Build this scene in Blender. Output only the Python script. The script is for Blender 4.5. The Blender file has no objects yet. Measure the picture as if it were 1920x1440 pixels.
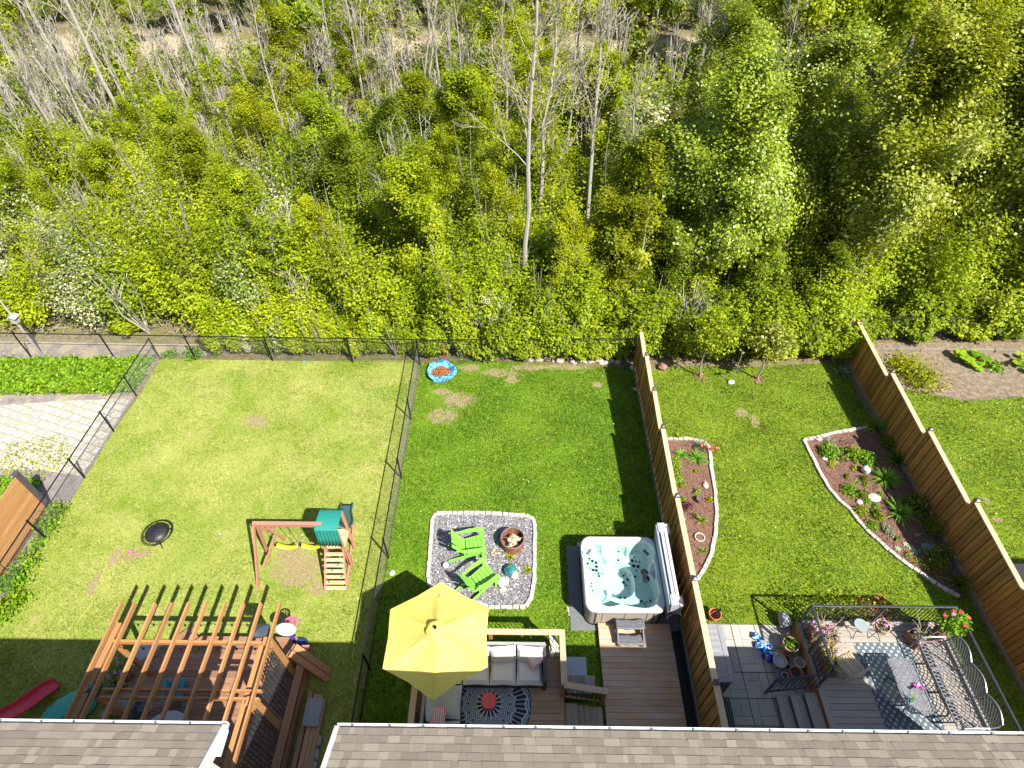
import bpy, math, random
import numpy as np
from mathutils import Vector, Matrix
R = math.radians
random.seed(7)
rng = np.random.default_rng(11)
scene = bpy.context.scene
COL = scene.collection

# ------------------------------------------------------------------ camera
CAM_H = 16.0
FPX = 1130.0                       # focal length in pixels of a 1920 wide picture
PITCH, ROLL, YAW = R(45.67), R(-0.30), R(0.93)
cy_, sy_ = math.cos(YAW), math.sin(YAW)
c_, s_ = math.cos(PITCH), math.sin(PITCH)
cr_, sr_ = math.cos(ROLL), math.sin(ROLL)
Rz_ = Matrix(((cy_, sy_, 0), (-sy_, cy_, 0), (0, 0, 1)))
Rb_ = Matrix(((1, 0, 0), (0, -s_, -c_), (0, c_, -s_)))
Rr_ = Matrix(((cr_, -sr_, 0), (sr_, cr_, 0), (0, 0, 1)))
W2C = Rr_ @ Rb_ @ Rz_              # rows: right, down, forward
cam_d = bpy.data.cameras.new('camera')
cam = bpy.data.objects.new('camera', cam_d)
COL.objects.link(cam)
cm = Matrix((W2C[0], -W2C[1], -W2C[2])).transposed().to_4x4()
cm.translation = (0, 0, CAM_H)
cam.matrix_world = cm
cam_d.sensor_width = 36
cam_d.lens = 36 * FPX / 1920
cam_d.clip_end = 600
scene.camera = cam
# ------------------------------------------------------------------ light
SUN_EL, SUN_AZ = 48.5, 137.0       # azimuth of the sun measured from +Y towards +X
wd = bpy.data.worlds.new('World'); scene.world = wd; wd.use_nodes = True
wn = wd.node_tree
sky = wn.nodes.new('ShaderNodeTexSky'); sky.sky_type = 'NISHITA'; sky.sun_disc = False
sky.sun_elevation = R(SUN_EL); sky.sun_rotation = R(SUN_AZ)
wn.links.new(sky.outputs[0], wn.nodes['Background'].inputs[0])
wn.nodes['Background'].inputs[1].default_value = 0.078
sd = bpy.data.lights.new('sun', 'SUN'); sd.energy = 4.8; sd.angle = R(0.5); sd.color = (1.0, .955, .88)
so = bpy.data.objects.new('sun', sd); COL.objects.link(so)
sdir = Vector((math.sin(R(SUN_AZ)) * math.cos(R(SUN_EL)), math.cos(R(SUN_AZ)) * math.cos(R(SUN_EL)), math.sin(R(SUN_EL))))
so.rotation_euler = sdir.to_track_quat('Z', 'Y').to_euler(); so.location = (10, -10, 30)
scene.view_settings.view_transform = 'Standard'; scene.view_settings.look = 'None'
scene.view_settings.exposure = 1.2; scene.view_settings.gamma = 1
scene.render.engine = 'CYCLES'
scene.cycles.max_bounces = 8; scene.cycles.transparent_max_bounces = 12
scene.cycles.diffuse_bounces = 3; scene.cycles.glossy_bounces = 3

def G(px, py, z=0.0):
    """point of the yard at height z seen at (px, py) of the 1920x1440 photograph"""
    d = W2C.transposed() @ Vector((px - 960, py - 720, FPX))
    t = (z - CAM_H) / d.z
    return Vector((d.x * t, d.y * t, z))

# ------------------------------------------------------------------ mesh helpers
def link_mesh(name, me, mat=None, parent=None, loc=None):
    o = bpy.data.objects.new(name, me)
    COL.objects.link(o)
    if mat is not None: me.materials.append(mat)
    if parent is not None: o.parent = parent
    if loc is not None: o.location = loc
    return o

def np_mesh(name, V, F, var=None, smooth=False):
    V = np.asarray(V, dtype=np.float32); F = np.asarray(F, dtype=np.int32)
    me = bpy.data.meshes.new(name)
    n, k = F.shape
    me.vertices.add(len(V)); me.vertices.foreach_set('co', V.ravel())
    me.loops.add(n * k); me.loops.foreach_set('vertex_index', F.ravel())
    me.polygons.add(n); me.polygons.foreach_set('loop_start', np.arange(0, n * k, k, dtype=np.int32))
    if var is not None:
        a = me.attributes.new('var', 'FLOAT', 'POINT'); a.data.foreach_set('value', np.asarray(var, dtype=np.float32))
    if smooth: me.polygons.foreach_set('use_smooth', np.ones(n, dtype=bool))
    me.update(calc_edges=True)
    return me

class MB:
    def __init__(s): s.v = []; s.f = []; s.r = []
    def _add(s, vs, fs, var=None):
        b = len(s.v); var = random.random() if var is None else var
        s.v += [tuple(p) for p in vs]; s.r += [var] * len(vs)
        s.f += [tuple(b + i for i in f) for f in fs]
        return s
    def box(s, c, size, rz=0, rx=0, ry=0, var=None):
        m = Matrix.Rotation(rz, 3, 'Z') @ Matrix.Rotation(ry, 3, 'Y') @ Matrix.Rotation(rx, 3, 'X')
        c = Vector(c); x, y, z = [k / 2 for k in size]
        vs = [c + m @ Vector((a * x, b * y, d * z)) for d in (-1, 1) for a, b in ((-1, -1), (1, -1), (1, 1), (-1, 1))]
        return s._add(vs, [(0, 3, 2, 1), (4, 5, 6, 7), (0, 1, 5, 4), (1, 2, 6, 5), (2, 3, 7, 6), (3, 0, 4, 7)], var)
    def bx(s, x0, x1, y0, y1, z0, z1, var=None):
        return s.box(((x0 + x1) / 2, (y0 + y1) / 2, (z0 + z1) / 2), (abs(x1 - x0), abs(y1 - y0), abs(z1 - z0)), var=var)
    def beam(s, a, b, w, h, up=(0, 0, 1), var=None):
        a = Vector(a); b = Vector(b); d = (b - a).normalized(); up = Vector(up)
        sx = d.cross(up)
        if sx.length < 1e-4: sx = d.cross(Vector((1, 0, 0)))
        sx.normalize(); sz = sx.cross(d)
        vs = []
        for p in (a, b):
            for i, j in ((-1, -1), (1, -1), (1, 1), (-1, 1)): vs.append(p + sx * i * w / 2 + sz * j * h / 2)
        return s._add(vs, [(0, 1, 2, 3), (4, 7, 6, 5), (0, 4, 5, 1), (1, 5, 6, 2), (2, 6, 7, 3), (3, 7, 4, 0)], var)
    def tube(s, pts, r, n=8, caps=True, closed=False, var=None):
        pts = [Vector(p) for p in pts]; m = len(pts)
        rs = list(r) if hasattr(r, '__len__') else [r] * m
        vs = []; prev = None
        for i, p in enumerate(pts):
            if closed: d = pts[(i + 1) % m] - pts[i - 1]
            else: d = pts[min(i + 1, m - 1)] - pts[max(i - 1, 0)]
            if d.length < 1e-9: d = Vector((0, 0, 1))
            d.normalize()
            if prev is None:
                u = d.cross(Vector((0, 0, 1)))
                if u.length < .05: u = d.cross(Vector((1, 0, 0)))
            else: u = prev - d * prev.dot(d)
            u.normalize(); prev = u; w = d.cross(u)
            for k in range(n):
                a = 2 * math.pi * k / n
                vs.append(p + (u * math.cos(a) + w * math.sin(a)) * rs[i])
        fs = []
        for i in range(m if closed else m - 1):
            j = (i + 1) % m
            for k in range(n):
                k2 = (k + 1) % n
                fs.append((i * n + k, i * n + k2, j * n + k2, j * n + k))
        if caps and not closed:
            fs.append(tuple(range(n - 1, -1, -1))); fs.append(tuple((m - 1) * n + k for k in range(n)))
        return s._add(vs, fs, var)
    def lathe(s, prof, c=(0, 0, 0), n=24, sx=1, sy=1, rot=None, var=None, caps=True):
        c = Vector(c); vs = []
        for r, z in prof:
            for k in range(n):
                a = 2 * math.pi * k / n
                p = Vector((r * math.cos(a) * sx, r * math.sin(a) * sy, z))
                if rot is not None: p = rot @ p
                vs.append(c + p)
        fs = []
        for i in range(len(prof) - 1):
            for k in range(n):
                k2 = (k + 1) % n
                fs.append((i * n + k, i * n + k2, (i + 1) * n + k2, (i + 1) * n + k))
        if caps:
            if prof[0][0] > 1e-4: fs.append(tuple(range(n - 1, -1, -1)))
            if prof[-1][0] > 1e-4: fs.append(tuple((len(prof) - 1) * n + k for k in range(n)))
        return s._add(vs, fs, var)
    def prism(s, pts, z0, z1, var=None):
        n = len(pts)
        ar = sum(pts[i][0] * pts[(i + 1) % n][1] - pts[(i + 1) % n][0] * pts[i][1] for i in range(n))
        if ar < 0: pts = pts[::-1]
        vs = [(p[0], p[1], z0) for p in pts] + [(p[0], p[1], z1) for p in pts]
        fs = [tuple(range(n - 1, -1, -1)), tuple(range(n, 2 * n))] + [(i, (i + 1) % n, n + (i + 1) % n, n + i) for i in range(n)]
        return s._add(vs, fs, var)
    def sheet(s, pts, z, var=None):
        n = len(pts)
        ar = sum(pts[i][0] * pts[(i + 1) % n][1] - pts[(i + 1) % n][0] * pts[i][1] for i in range(n))
        if ar < 0: pts = pts[::-1]
        return s._add([(p[0], p[1], z) for p in pts], [tuple(range(n))], var)
    def stone(s, c, r, seed=None, sz=(1, 1, .7), n=8, m=5, jit=.18, rz=0, var=None):
        rr = random.Random(seed if seed is not None else random.random())
        c = Vector(c); vs = []; q = Matrix.Rotation(rz, 3, 'Z')
        vs.append(c + q @ Vector((0, 0, -r * sz[2])))
        for i in range(1, m):
            ph = math.pi * i / m - math.pi / 2
            for k in range(n):
                a = 2 * math.pi * k / n; j = 1 + rr.uniform(-jit, jit)
                vs.append(c + q @ Vector((r * j * math.cos(ph) * math.cos(a) * sz[0], r * j * math.cos(ph) * math.sin(a) * sz[1], r * j * math.sin(ph) * sz[2])))
        vs.append(c + q @ Vector((0, 0, r * sz[2])))
        fs = [(0, 1 + (k + 1) % n, 1 + k) for k in range(n)]
        for i in range(m - 2):
            for k in range(n):
                k2 = (k + 1) % n; fs.append((1 + i * n + k, 1 + i * n + k2, 1 + (i + 1) * n + k2, 1 + (i + 1) * n + k))
        t = len(vs) - 1; b = 1 + (m - 2) * n
        fs += [(t, b + k, b + (k + 1) % n) for k in range(n)]
        return s._add(vs, fs, var)
    def build(s, name, mat=None, parent=None, base=None, bevel=0, smooth=False, local=False, seg=2):
        """vertices are in yard coordinates unless local; they are stored relative to the parent's (or their own) base"""
        if parent is not None: o0 = Vector((0, 0, 0)) if local else BASE.get(parent.name, Vector((0, 0, 0)))
        else: o0 = Vector(base) if base is not None else Vector((0, 0, 0))
        me = bpy.data.meshes.new(name)
        me.from_pydata([(p[0] - o0.x, p[1] - o0.y, p[2] - o0.z) for p in s.v], [], s.f)
        a = me.attributes.new('var', 'FLOAT', 'POINT'); a.data.foreach_set('value', s.r)
        if smooth:
            me.polygons.foreach_set('use_smooth', [True] * len(me.polygons))
            try: me.set_sharp_from_angle(angle=R(40))
            except Exception: pass
        me.update()
        o = link_mesh(name, me, mat, parent, None if parent is not None else o0)
        BASE[o.name] = o0
        if bevel:
            b = o.modifiers.new('bevel', 'BEVEL'); b.width = bevel; b.segments = seg; b.limit_method = 'ANGLE'
        return o
BASE = {}
def tag(o, label=None, cat=None, group=None, kind=None):
    if label: o['label'] = label
    if cat: o['category'] = cat
    if group: o['group'] = group
    if kind: o['kind'] = kind
    return o
def thing(name, label, cat, loc=(0, 0, 0), rz=0, group=None, scale=None):
    o = bpy.data.objects.new(name, None); COL.objects.link(o)
    o.location = loc; o.rotation_euler = (0, 0, rz); o.empty_display_size = .2
    if scale: o.scale = (scale,) * 3
    BASE[o.name] = Vector(loc)
    return tag(o, label, cat, group)
def copy_thing(src, loc, rz, label, scale=None, group=None, mats=None):
    def cp(o, parent):
        c = o.copy(); COL.objects.link(c); c.parent = parent
        BASE[c.name] = BASE.get(o.name, Vector((0, 0, 0)))
        for ch in kids.get(o.name, []): cp(ch, c)
        return c
    kids = {}
    def walk(o):
        kids[o.name] = list(o.children)
        for ch in o.children: walk(ch)
    walk(src)
    c = cp(src, None); c.location = loc; c.rotation_euler = (0, 0, rz)
    if scale: c.scale = (scale,) * 3 if not hasattr(scale, '__len__') else scale
    c['label'] = label
    if group: c['group'] = group
    return c

# ------------------------------------------------------------------ material helpers
class NT:
    def __init__(s, name):
        s.m = bpy.data.materials.new(name); s.m.use_nodes = True; s.t = s.m.node_tree
        s.b = s.t.nodes['Principled BSDF']; s.out = s.t.nodes['Material Output']
    def n(s, typ, **kw):
        x = s.t.nodes.new('ShaderNode' + typ)
        for k, v in kw.items(): setattr(x, k, v)
        return x
    def l(s, a, b): s.t.links.new(a, b)
    def inp(s, node, key, val):
        if val is None: return
        if hasattr(val, 'is_linked') or isinstance(val, bpy.types.NodeSocket): s.l(val, node.inputs[key])
        else: node.inputs[key].default_value = val
    def math(s, op, a, b=None, c=None, clamp=False):
        x = s.n('Math', operation=op, use_clamp=clamp)
        s.inp(x, 0, a); s.inp(x, 1, b); s.inp(x, 2, c)
        return x.outputs[0]
    def mix(s, fac, a, b, blend='MIX'):
        x = s.n('Mix', data_type='RGBA', blend_type=blend, clamp_factor=True)
        s.inp(x, 0, fac)
        for k, v in ((6, a), (7, b)):
            if isinstance(v, bpy.types.NodeSocket): s.l(v, x.inputs[k])
            else: x.inputs[k].default_value = (*v, 1) if len(v) == 3 else v
        return x.outputs[2]
    def noise(s, scale, detail=4, rough=.6, vec=None, dist=0, out=0):
        x = s.n('TexNoise'); x.inputs['Scale'].default_value = scale; x.inputs['Detail'].default_value = detail
        x.inputs['Roughness'].default_value = rough; x.inputs['Distortion'].default_value = dist
        if vec is not None: s.l(vec, x.inputs['Vector'])
        return x.outputs[out]
    def ramp(s, fac, stops, interp='LINEAR'):
        x = s.n('ValToRGB'); x.color_ramp.interpolation = interp
        e = x.color_ramp.elements
        while len(e) < len(stops): e.new(.5)
        for i, (p, c) in enumerate(stops):
            e[i].position = p; e[i].color = (*c, 1) if len(c) == 3 else c
        s.l(fac, x.inputs[0]); return x.outputs[0]
    def rng(s, v, a, b, c=0, d=1):
        x = s.n('MapRange'); x.clamp = True
        s.inp(x, 0, v); x.inputs[1].default_value = a; x.inputs[2].default_value = b; x.inputs[3].default_value = c; x.inputs[4].default_value = d
        return x.outputs[0]
    def attr(s, name='var'):
        x = s.n('Attribute'); x.attribute_name = name; return x.outputs['Fac']
    def pos(s): return s.n('NewGeometry').outputs['Position']
    def obj(s): return s.n('TexCoord').outputs['Object']
    def xyz(s, v):
        x = s.n('SeparateXYZ'); s.l(v, x.inputs[0]); return x.outputs
    def scaled(s, v, sc, rot=(0, 0, 0), loc=(0, 0, 0)):
        x = s.n('Mapping'); s.l(v, x.inputs[0]); x.inputs['Scale'].default_value = sc; x.inputs['Rotation'].default_value = rot; x.inputs['Location'].default_value = loc
        return x.outputs[0]
    def bump(s, h, strength=.3, dist=.01):
        x = s.n('Bump'); x.inputs['Strength'].default_value = strength; x.inputs['Distance'].default_value = dist
        s.l(h, x.inputs['Height']); s.l(x.outputs[0], s.b.inputs['Normal'])
    def done(s, color=None, rough=.6, metal=0, spec=None):
        if color is not None: s.inp(s.b, 'Base Color', color if isinstance(color, bpy.types.NodeSocket) else (*color, 1))
        s.inp(s.b, 'Roughness', rough); s.b.inputs['Metallic'].default_value = metal
        if spec is not None: s.b.inputs['Specular IOR Level'].default_value = spec
        return s.m

def simple(name, c, rough=.6, metal=0, vary=.18, scale=9, spec=None, bump=0, var=0):
    """paint / plastic / metal with a little mottling, wear in the gloss and optional per-piece variation"""
    t = NT(name)
    n1 = t.noise(scale, 5, .65, t.obj()); n2 = t.noise(scale * 9, 3, .6, t.obj())
    f = t.math('ADD', t.math('MULTIPLY', n1, .6), t.math('MULTIPLY', n2, .4))
    lo = tuple(k * (1 - vary) for k in c); hi = tuple(min(1, k * (1 + vary)) for k in c)
    col = t.mix(t.rng(f, .3, .7), lo, hi)
    if var:
        v = t.math('MULTIPLY_ADD', t.attr(), 2 * var, 1 - var)
        cc = t.n('CombineColor'); [t.l(v, cc.inputs[i]) for i in range(3)]
        col = t.mix(1.0, col, cc.outputs[0], 'MULTIPLY')
    if bump: t.bump(n2, bump, .01)
    return t.done(col, t.rng(n1, .3, .7, max(0, rough - .08), min(1, rough + .1)), metal, spec)

def wood(name, c, dark, axis='X', var=.2, rough=.65, grain=1.0, knots=True, grey=None, scale=1.0):
    """boards with grain along one axis; attribute var tells boards apart"""
    t = NT(name); p = t.obj()
    at = t.attr()
    st = {'X': (1.2, 22, 22), 'Y': (22, 1.2, 22), 'Z': (22, 22, 1.2)}[axis]
    off = t.n('VectorMath', operation='ADD'); t.l(p, off.inputs[0])
    cc = t.n('CombineXYZ'); [t.l(t.math('MULTIPLY', at, 37), cc.inputs[i]) for i in range(3)]
    t.l(cc.outputs[0], off.inputs[1])
    g = t.noise(1.6 * scale, 6, .7, t.scaled(off.outputs[0], st), .6)
    big = t.noise(1.1, 3, .6, off.outputs[0])
    col = t.mix(t.rng(g, .3, .72), dark, c)
    if grey: col = t.mix(t.rng(big, .42, .68), col, grey)
    if knots:
        st2 = {'X': (.6, 1, 1), 'Y': (1, .6, 1), 'Z': (1, 1, .6)}[axis]
        vz = t.n('TexVoronoi'); vz.inputs['Scale'].default_value = 5.5
        t.l(t.scaled(off.outputs[0], st2), vz.inputs['Vector'])
        k = t.rng(vz.outputs['Distance'], .05, .12, 1, 0)
        col = t.mix(t.math('MULTIPLY', k, .55), col, tuple(x * .45 for x in dark))
    v = t.math('MULTIPLY_ADD', at, 2 * var, 1 - var)
    c3 = t.n('CombineColor'); [t.l(v, c3.inputs[i]) for i in range(3)]
    col = t.mix(1.0, col, c3.outputs[0], 'MULTIPLY')
    t.bump(g, .25, .004)
    return t.done(col, rough)

def leafmat(name, stops, trans=.35, rough=.5, spec=.25, shift=.15):
    """foliage: each leaf its own tone, each tree its own shift"""
    t = NT(name)
    at = t.attr(); oi = t.n('ObjectInfo').outputs['Random']
    col = t.ramp(at, stops)
    hs = t.n('HueSaturation'); t.l(col, hs.inputs['Color'])
    t.l(t.math('MULTIPLY_ADD', oi, .022, .489), hs.inputs['Hue'])
    t.l(t.math('MULTIPLY_ADD', t.math('FRACT', t.math('MULTIPLY', oi, 7.3)), 2 * shift, 1 - shift), hs.inputs['Value'])
    col = hs.outputs[0]
    t.done(col, rough, 0, spec)
    tr = t.n('BsdfTranslucent'); t.l(t.mix(1.0, col, (1.35, 1.25, .45), 'MULTIPLY'), tr.inputs[0])
    ms = t.n('MixShader'); ms.inputs[0].default_value = trans
    t.l(t.b.outputs[0], ms.inputs[1]); t.l(tr.outputs[0], ms.inputs[2]); t.l(ms.outputs[0], t.out.inputs[0])
    return t.m
# ================================================================== ground
LAWN_A = [G(*p).to_2d() for p in ((303, 673), (540, 677), (784, 676))] + [Vector((-3.72, 2.2)), Vector((-14.5, 2.2)), Vector((-14.3, 6.5)), Vector((-13.95, 9)), Vector((-14.0, 11.2)), Vector((-14.0, 13.2)), Vector((-13.85, 15))]
XF0, XF1, XF2, XF3 = -14.05, -3.8, 4.42, 12.55
LAWN_B = [Vector(p) for p in ((XF1 + .02, 16.7), (-1.8, 16.9), (.3, 16.75), (2, 16.65), (XF2 - .1, 16.5), (XF2 - .1, 2.2), (XF1 + .02, 2.2))]
LAWN_C = [Vector(p) for p in ((XF2 + .1, 16.35), (6.5, 16.6), (9, 16.6), (12.3, 16.9), (XF3 - .1, 2.2), (XF2 + .1, 2.2))]
LAWN_D = [Vector(p) for p in ((XF3 + .1, 15.9), (14.3, 15.4), (16, 15.0), (22, 15.6), (30, 15.6), (30, 8.6), (13.6, 8.6), (13.4, 2.2), (XF3 + .1, 2.2))]

def grass_group(t, blade=False):
    p = t.pos(); x, y, z = t.xyz(p)
    n1 = t.noise(.55, 5, .65, p, .4); n2 = t.noise(4.2, 6, .75, p, .3); n3 = t.noise(15, 4, .75, p)
    # lawn left of the chain link fence is drier and yellower, the one right of it lusher
    dry = t.rng(x, XF1 - .05, XF1 + .05, 1, 0)
    lush = t.mix(t.rng(t.math('ADD', t.math('MULTIPLY', n1, .45), t.math('MULTIPLY', n2, .55)), .36, .66), (.062, .15, .005), (.155, .245, .014))
    gard = t.mix(t.rng(t.math('ADD', t.math('MULTIPLY', n1, .3), t.math('MULTIPLY', n2, .7)), .36, .64), (.080, .155, .006), (.19, .25, .018))
    lush = t.mix(t.rng(x, XF2 - .05, XF2 + .05, 0, 1), lush, gard)
    dr = t.mix(t.rng(t.math('ADD', t.math('MULTIPLY', n1, .6), t.math('MULTIPLY', n2, .4)), .38, .64), (.16, .225, .022), (.33, .34, .095))
    col = t.mix(dry, lush, dr)
    col = t.mix(t.math('MULTIPLY', t.rng(n3, .54, .70), .6), col, (.40, .38, .11)); col = t.mix(t.math('MULTIPLY', t.rng(n3, .47, .34), .45), col, (.045, .10, .006))
    # straw patches
    n5 = t.noise(1.5, 5, .7, p, .8)
    thr = t.math('MULTIPLY_ADD', dry, -.05, .66)
    st = t.math('MULTIPLY', t.rng(t.math('SUBTRACT', n5, thr), 0, .06), .55)
    col = t.mix(st, col, (.37, .28, .13))
    # worn spots: (x, y, rx, ry)
    n6 = t.noise(3.2, 5, .75, p, .6)
    bare = None
    for (cx, cy, rx, ry) in BARE:
        d = t.math('ADD', t.math('POWER', t.math('MULTIPLY', t.math('SUBTRACT', x, cx), 1 / rx), 2.0), t.math('POWER', t.math('MULTIPLY', t.math('SUBTRACT', y, cy), 1 / ry), 2.0))
        b = t.rng(t.math('ADD', d, t.math('MULTIPLY', t.math('SUBTRACT', n6, .5), 3.4)), .35, .95, 1, 0)
        b = t.math('MULTIPLY', b, t.rng(n3, .28, .5, .45, 1)); bare = b if bare is None else t.math('MAXIMUM', bare, b)
    soil = t.mix(t.rng(n3, .35, .7), (.20, .145, .08), (.34, .26, .155))
    if not blade: col = t.mix(t.math('MULTIPLY', bare, .9), col, soil)
    return col, n3, bare
BARE = []
for px, py, rx, ry in ((560, 1068, 62, 36), (545, 1040, 35, 28), (600, 1105, 28, 16), (480, 790, 26, 14), (255, 1040, 34, 14), (215, 1045, 12, 22), (176, 1095, 12, 26), (860, 750, 34, 18), (830, 780, 36, 16), (830, 735, 22, 8), (880, 690, 26, 8), (940, 700, 40, 10), (960, 712, 14, 10), (990, 690, 40, 8), (1060, 688, 70, 7), (1120, 722, 12, 6),
                       (1120, 1010, 26, 6), (1085, 1150, 14, 10), (1390, 775, 14, 10), (1415, 790, 10, 14), (1870, 975, 12, 6), (1850, 940, 8, 8), (540, 1165, 34, 12), (1590, 1320, 8, 4)):
    c = G(px, py); e = G(px + rx, py); f = G(px, py - ry)
    BARE.append((c.x, c.y, abs(e.x - c.x), abs(f.y - c.y)))

t = NT('lawn_ground'); col, n3, bare = grass_group(t)
t.bump(t.noise(55, 3, .7, t.pos()), .6, .02)
M_lawn = t.done(col, .95, 0, .1)
t = NT('grass_blades'); col, n3, bare = grass_group(t, True)
v = t.math('MULTIPLY_ADD', t.attr(), 1.0, .58); c3 = t.n('CombineColor'); [t.l(v, c3.inputs[i]) for i in range(3)]
col = t.mix(1.0, col, c3.outputs[0], 'MULTIPLY')
t.done(col, .5, 0, .25)
tr = t.n('BsdfTranslucent'); t.l(col, tr.inputs[0]); ms = t.n('MixShader'); ms.inputs[0].default_value = .35
t.l(t.b.outputs[0], ms.inputs[1]); t.l(tr.outputs[0], ms.inputs[2]); t.l(ms.outputs[0], t.out.inputs[0])
M_blade = t.m

# forest floor : one sheet out to beyond everything
t = NT('forest_floor'); p = t.pos(); x, y, z = t.xyz(p)
n1 = t.noise(.35, 6, .7, p, .5); n2 = t.noise(5, 6, .75, p, .4); n3 = t.noise(32, 3, .7, p)
col = t.mix(t.rng(n2, .35, .68), (.10, .078, .042), (.27, .215, .13))
col = t.mix(t.math('MULTIPLY', t.rng(n1, .45, .62), .5), col, (.10, .13, .02))
col = t.mix(t.math('MULTIPLY', t.rng(n3, .55, .75), .6), col, (.33, .27, .18))
w = t.math('ADD', y, t.math('MULTIPLY', t.math('SINE', t.math('MULTIPLY', x, .23)), 1.2)); w = t.math('ADD', w, t.math('MULTIPLY', t.math('SUBTRACT', n1, .5), 3))
trk = t.math('MULTIPLY', t.rng(w, 50.2, 51.6), t.rng(w, 55.8, 57.4, 1, 0))
col = t.mix(trk, col, t.mix(n2, (.33, .25, .165), (.46, .375, .27)))
t.bump(n2, .8, .06)
M_floor = t.done(col, .95, 0, .1)
g = MB(); g.sheet([(-260, -120), (260, -120), (260, 330), (-260, 330)], 0)
tag(g.build('ground', M_floor), kind='structure')

def sheet(name, pts, z, mat, **kw):
    m = MB(); m.sheet([(p[0], p[1]) for p in pts], z)
    return tag(m.build(name, mat), kind='structure', **kw)
for nme, L in zip(('lawn',) * 4, (LAWN_A, LAWN_B, LAWN_C, LAWN_D)): sheet(nme, L, .012, M_lawn)

def inside(P, poly):
    x, y = P[:, 0], P[:, 1]; c = np.zeros(len(P), bool); n = len(poly)
    for i in range(n):
        x1, y1 = poly[i][0], poly[i][1]; x2, y2 = poly[(i + 1) % n][0], poly[(i + 1) % n][1]
        k = ((y1 > y) != (y2 > y)) & (x < (x2 - x1) * (y - y1) / ((y2 - y1) + 1e-12) + x1)
        c ^= k
    return c
NOGRASS = []      # polygons where nothing grows, filled in by the yards below
def grow_grass():
    out = []; var = []
    for L, dens, hh in ((LAWN_A, 900, .034), (LAWN_B, 1250, .045), (LAWN_C, 1100, .042), (LAWN_D, 900, .042)):
        a = np.array([(p[0], p[1]) for p in L]); mn = a.min(0); mx = a.max(0); mx[0] = min(mx[0], 20); mn[1] = max(mn[1], 3.2)
        n = int((mx - mn).prod() * dens)
        P = rng.uniform(mn, mx, (n, 2)); P = P[inside(P, L)]
        for q in NOGRASS: P = P[~inside(P, q)]
        for (cx, cy, rx, ry) in BARE:
            d = ((P[:, 0] - cx) / rx) ** 2 + ((P[:, 1] - cy) / ry) ** 2
            P = P[(d > rng.uniform(.3, 1.1, len(P))) | (rng.uniform(0, 1, len(P)) < .25)]
        n = len(P)
        cl = .5 + .5 * np.sin(P[:, 0] * 1.9 + np.sin(P[:, 1] * 1.3) * 2) * np.cos(P[:, 1] * 2.3)
        h = hh * rng.uniform(.5, 1.5, n) * (.6 + .7 * cl) * np.where(rng.uniform(0, 1, n) < .06, 1.7, 1)
        a = rng.uniform(0, 2 * np.pi, n); w = rng.uniform(.007, .016, n)
        lx = rng.normal(0, .6, n) * h; ly = rng.normal(0, .6, n) * h
        z0 = np.full(n, .012)
        A = np.stack([P[:, 0] - np.cos(a) * w, P[:, 1] - np.sin(a) * w, z0], 1)
        B = np.stack([P[:, 0] + np.cos(a) * w, P[:, 1] + np.sin(a) * w, z0], 1)
        C = np.stack([P[:, 0] + lx, P[:, 1] + ly, z0 + h], 1)
        out.append(np.stack([A, B, C], 1).reshape(-1, 3)); var.append(np.repeat(rng.uniform(0, 1, n), 3))
    V = np.concatenate(out); F = np.arange(len(V)).reshape(-1, 3)
    tag(link_mesh('grass', np_mesh('grass', V, F, np.concatenate(var)), M_blade), 'short mown grass of the back yards', 'grass', kind='stuff')
    n = 420; P = np.concatenate([rng.uniform((-13.8, 5), (-4, 16.6), (n, 2)), rng.uniform((-3.6, 5), (4.2, 16.4), (int(n * .5), 2)), rng.uniform((4.6, 7), (12.3, 16.3), (int(n * .35), 2)), rng.uniform((12.8, 8.8), (18, 15), (300, 2))])
    for q in NOGRASS: P = P[~inside(P, q)]
    t = NT('wild_petals'); t.done(t.ramp(t.attr(), [(0, (.50, .42, .16)), (.35, (.55, .50, .05)), (.7, (.42, .34, .20)), (1, (.55, .55, .50))]), .8)
    tag(link_mesh('lawn_weeds', leaf_mesh('lawn_weeds', np.column_stack([P, np.full(len(P), .045)]), .034, up=2, jit=.6, aspect=.9), t.m), 'tiny yellow and pale weeds and clippings dotted over the lawns', 'lawn weeds', kind='stuff')
# ================================================================== vegetation
def leaves_np(P, size, up=.5, jit=.35, r=None, aspect=.7, droop=0.0, out=None):
    """leaf faces (a folded diamond each) at points P, facing mostly up"""
    r = r or rng; n = len(P)
    N = r.normal(size=(n, 3)); N[:, 2] = np.abs(N[:, 2]) * 1.0 + up
    if out is not None: N = N * .62 + out * 1.25
    N /= np.linalg.norm(N, axis=1)[:, None]
    A = r.normal(size=(n, 3)); A[:, 2] -= droop
    U = np.cross(N, A); U /= np.linalg.norm(U, axis=1)[:, None]
    W = np.cross(N, U)
    if droop: U, W = W, U
    s = (size * (1 + jit * r.uniform(-1, 1, n)))[:, None]
    f = N * s * .12
    V = np.stack([P - U * s * .5, P + W * s * .5 * aspect - U * s * .08 + f, P + U * s * .55, P - W * s * .5 * aspect - U * s * .08 + f], 1)
    return V.reshape(-1, 3)
def leaf_mesh(name, P, size, var=None, **kw):
    V = leaves_np(P, size, **kw); n = len(P)
    F = np.arange(n * 4).reshape(n, 4)
    if var is None: var = rng.uniform(0, 1, n)
    return np_mesh(name, V, F, np.repeat(var, 4))

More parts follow.
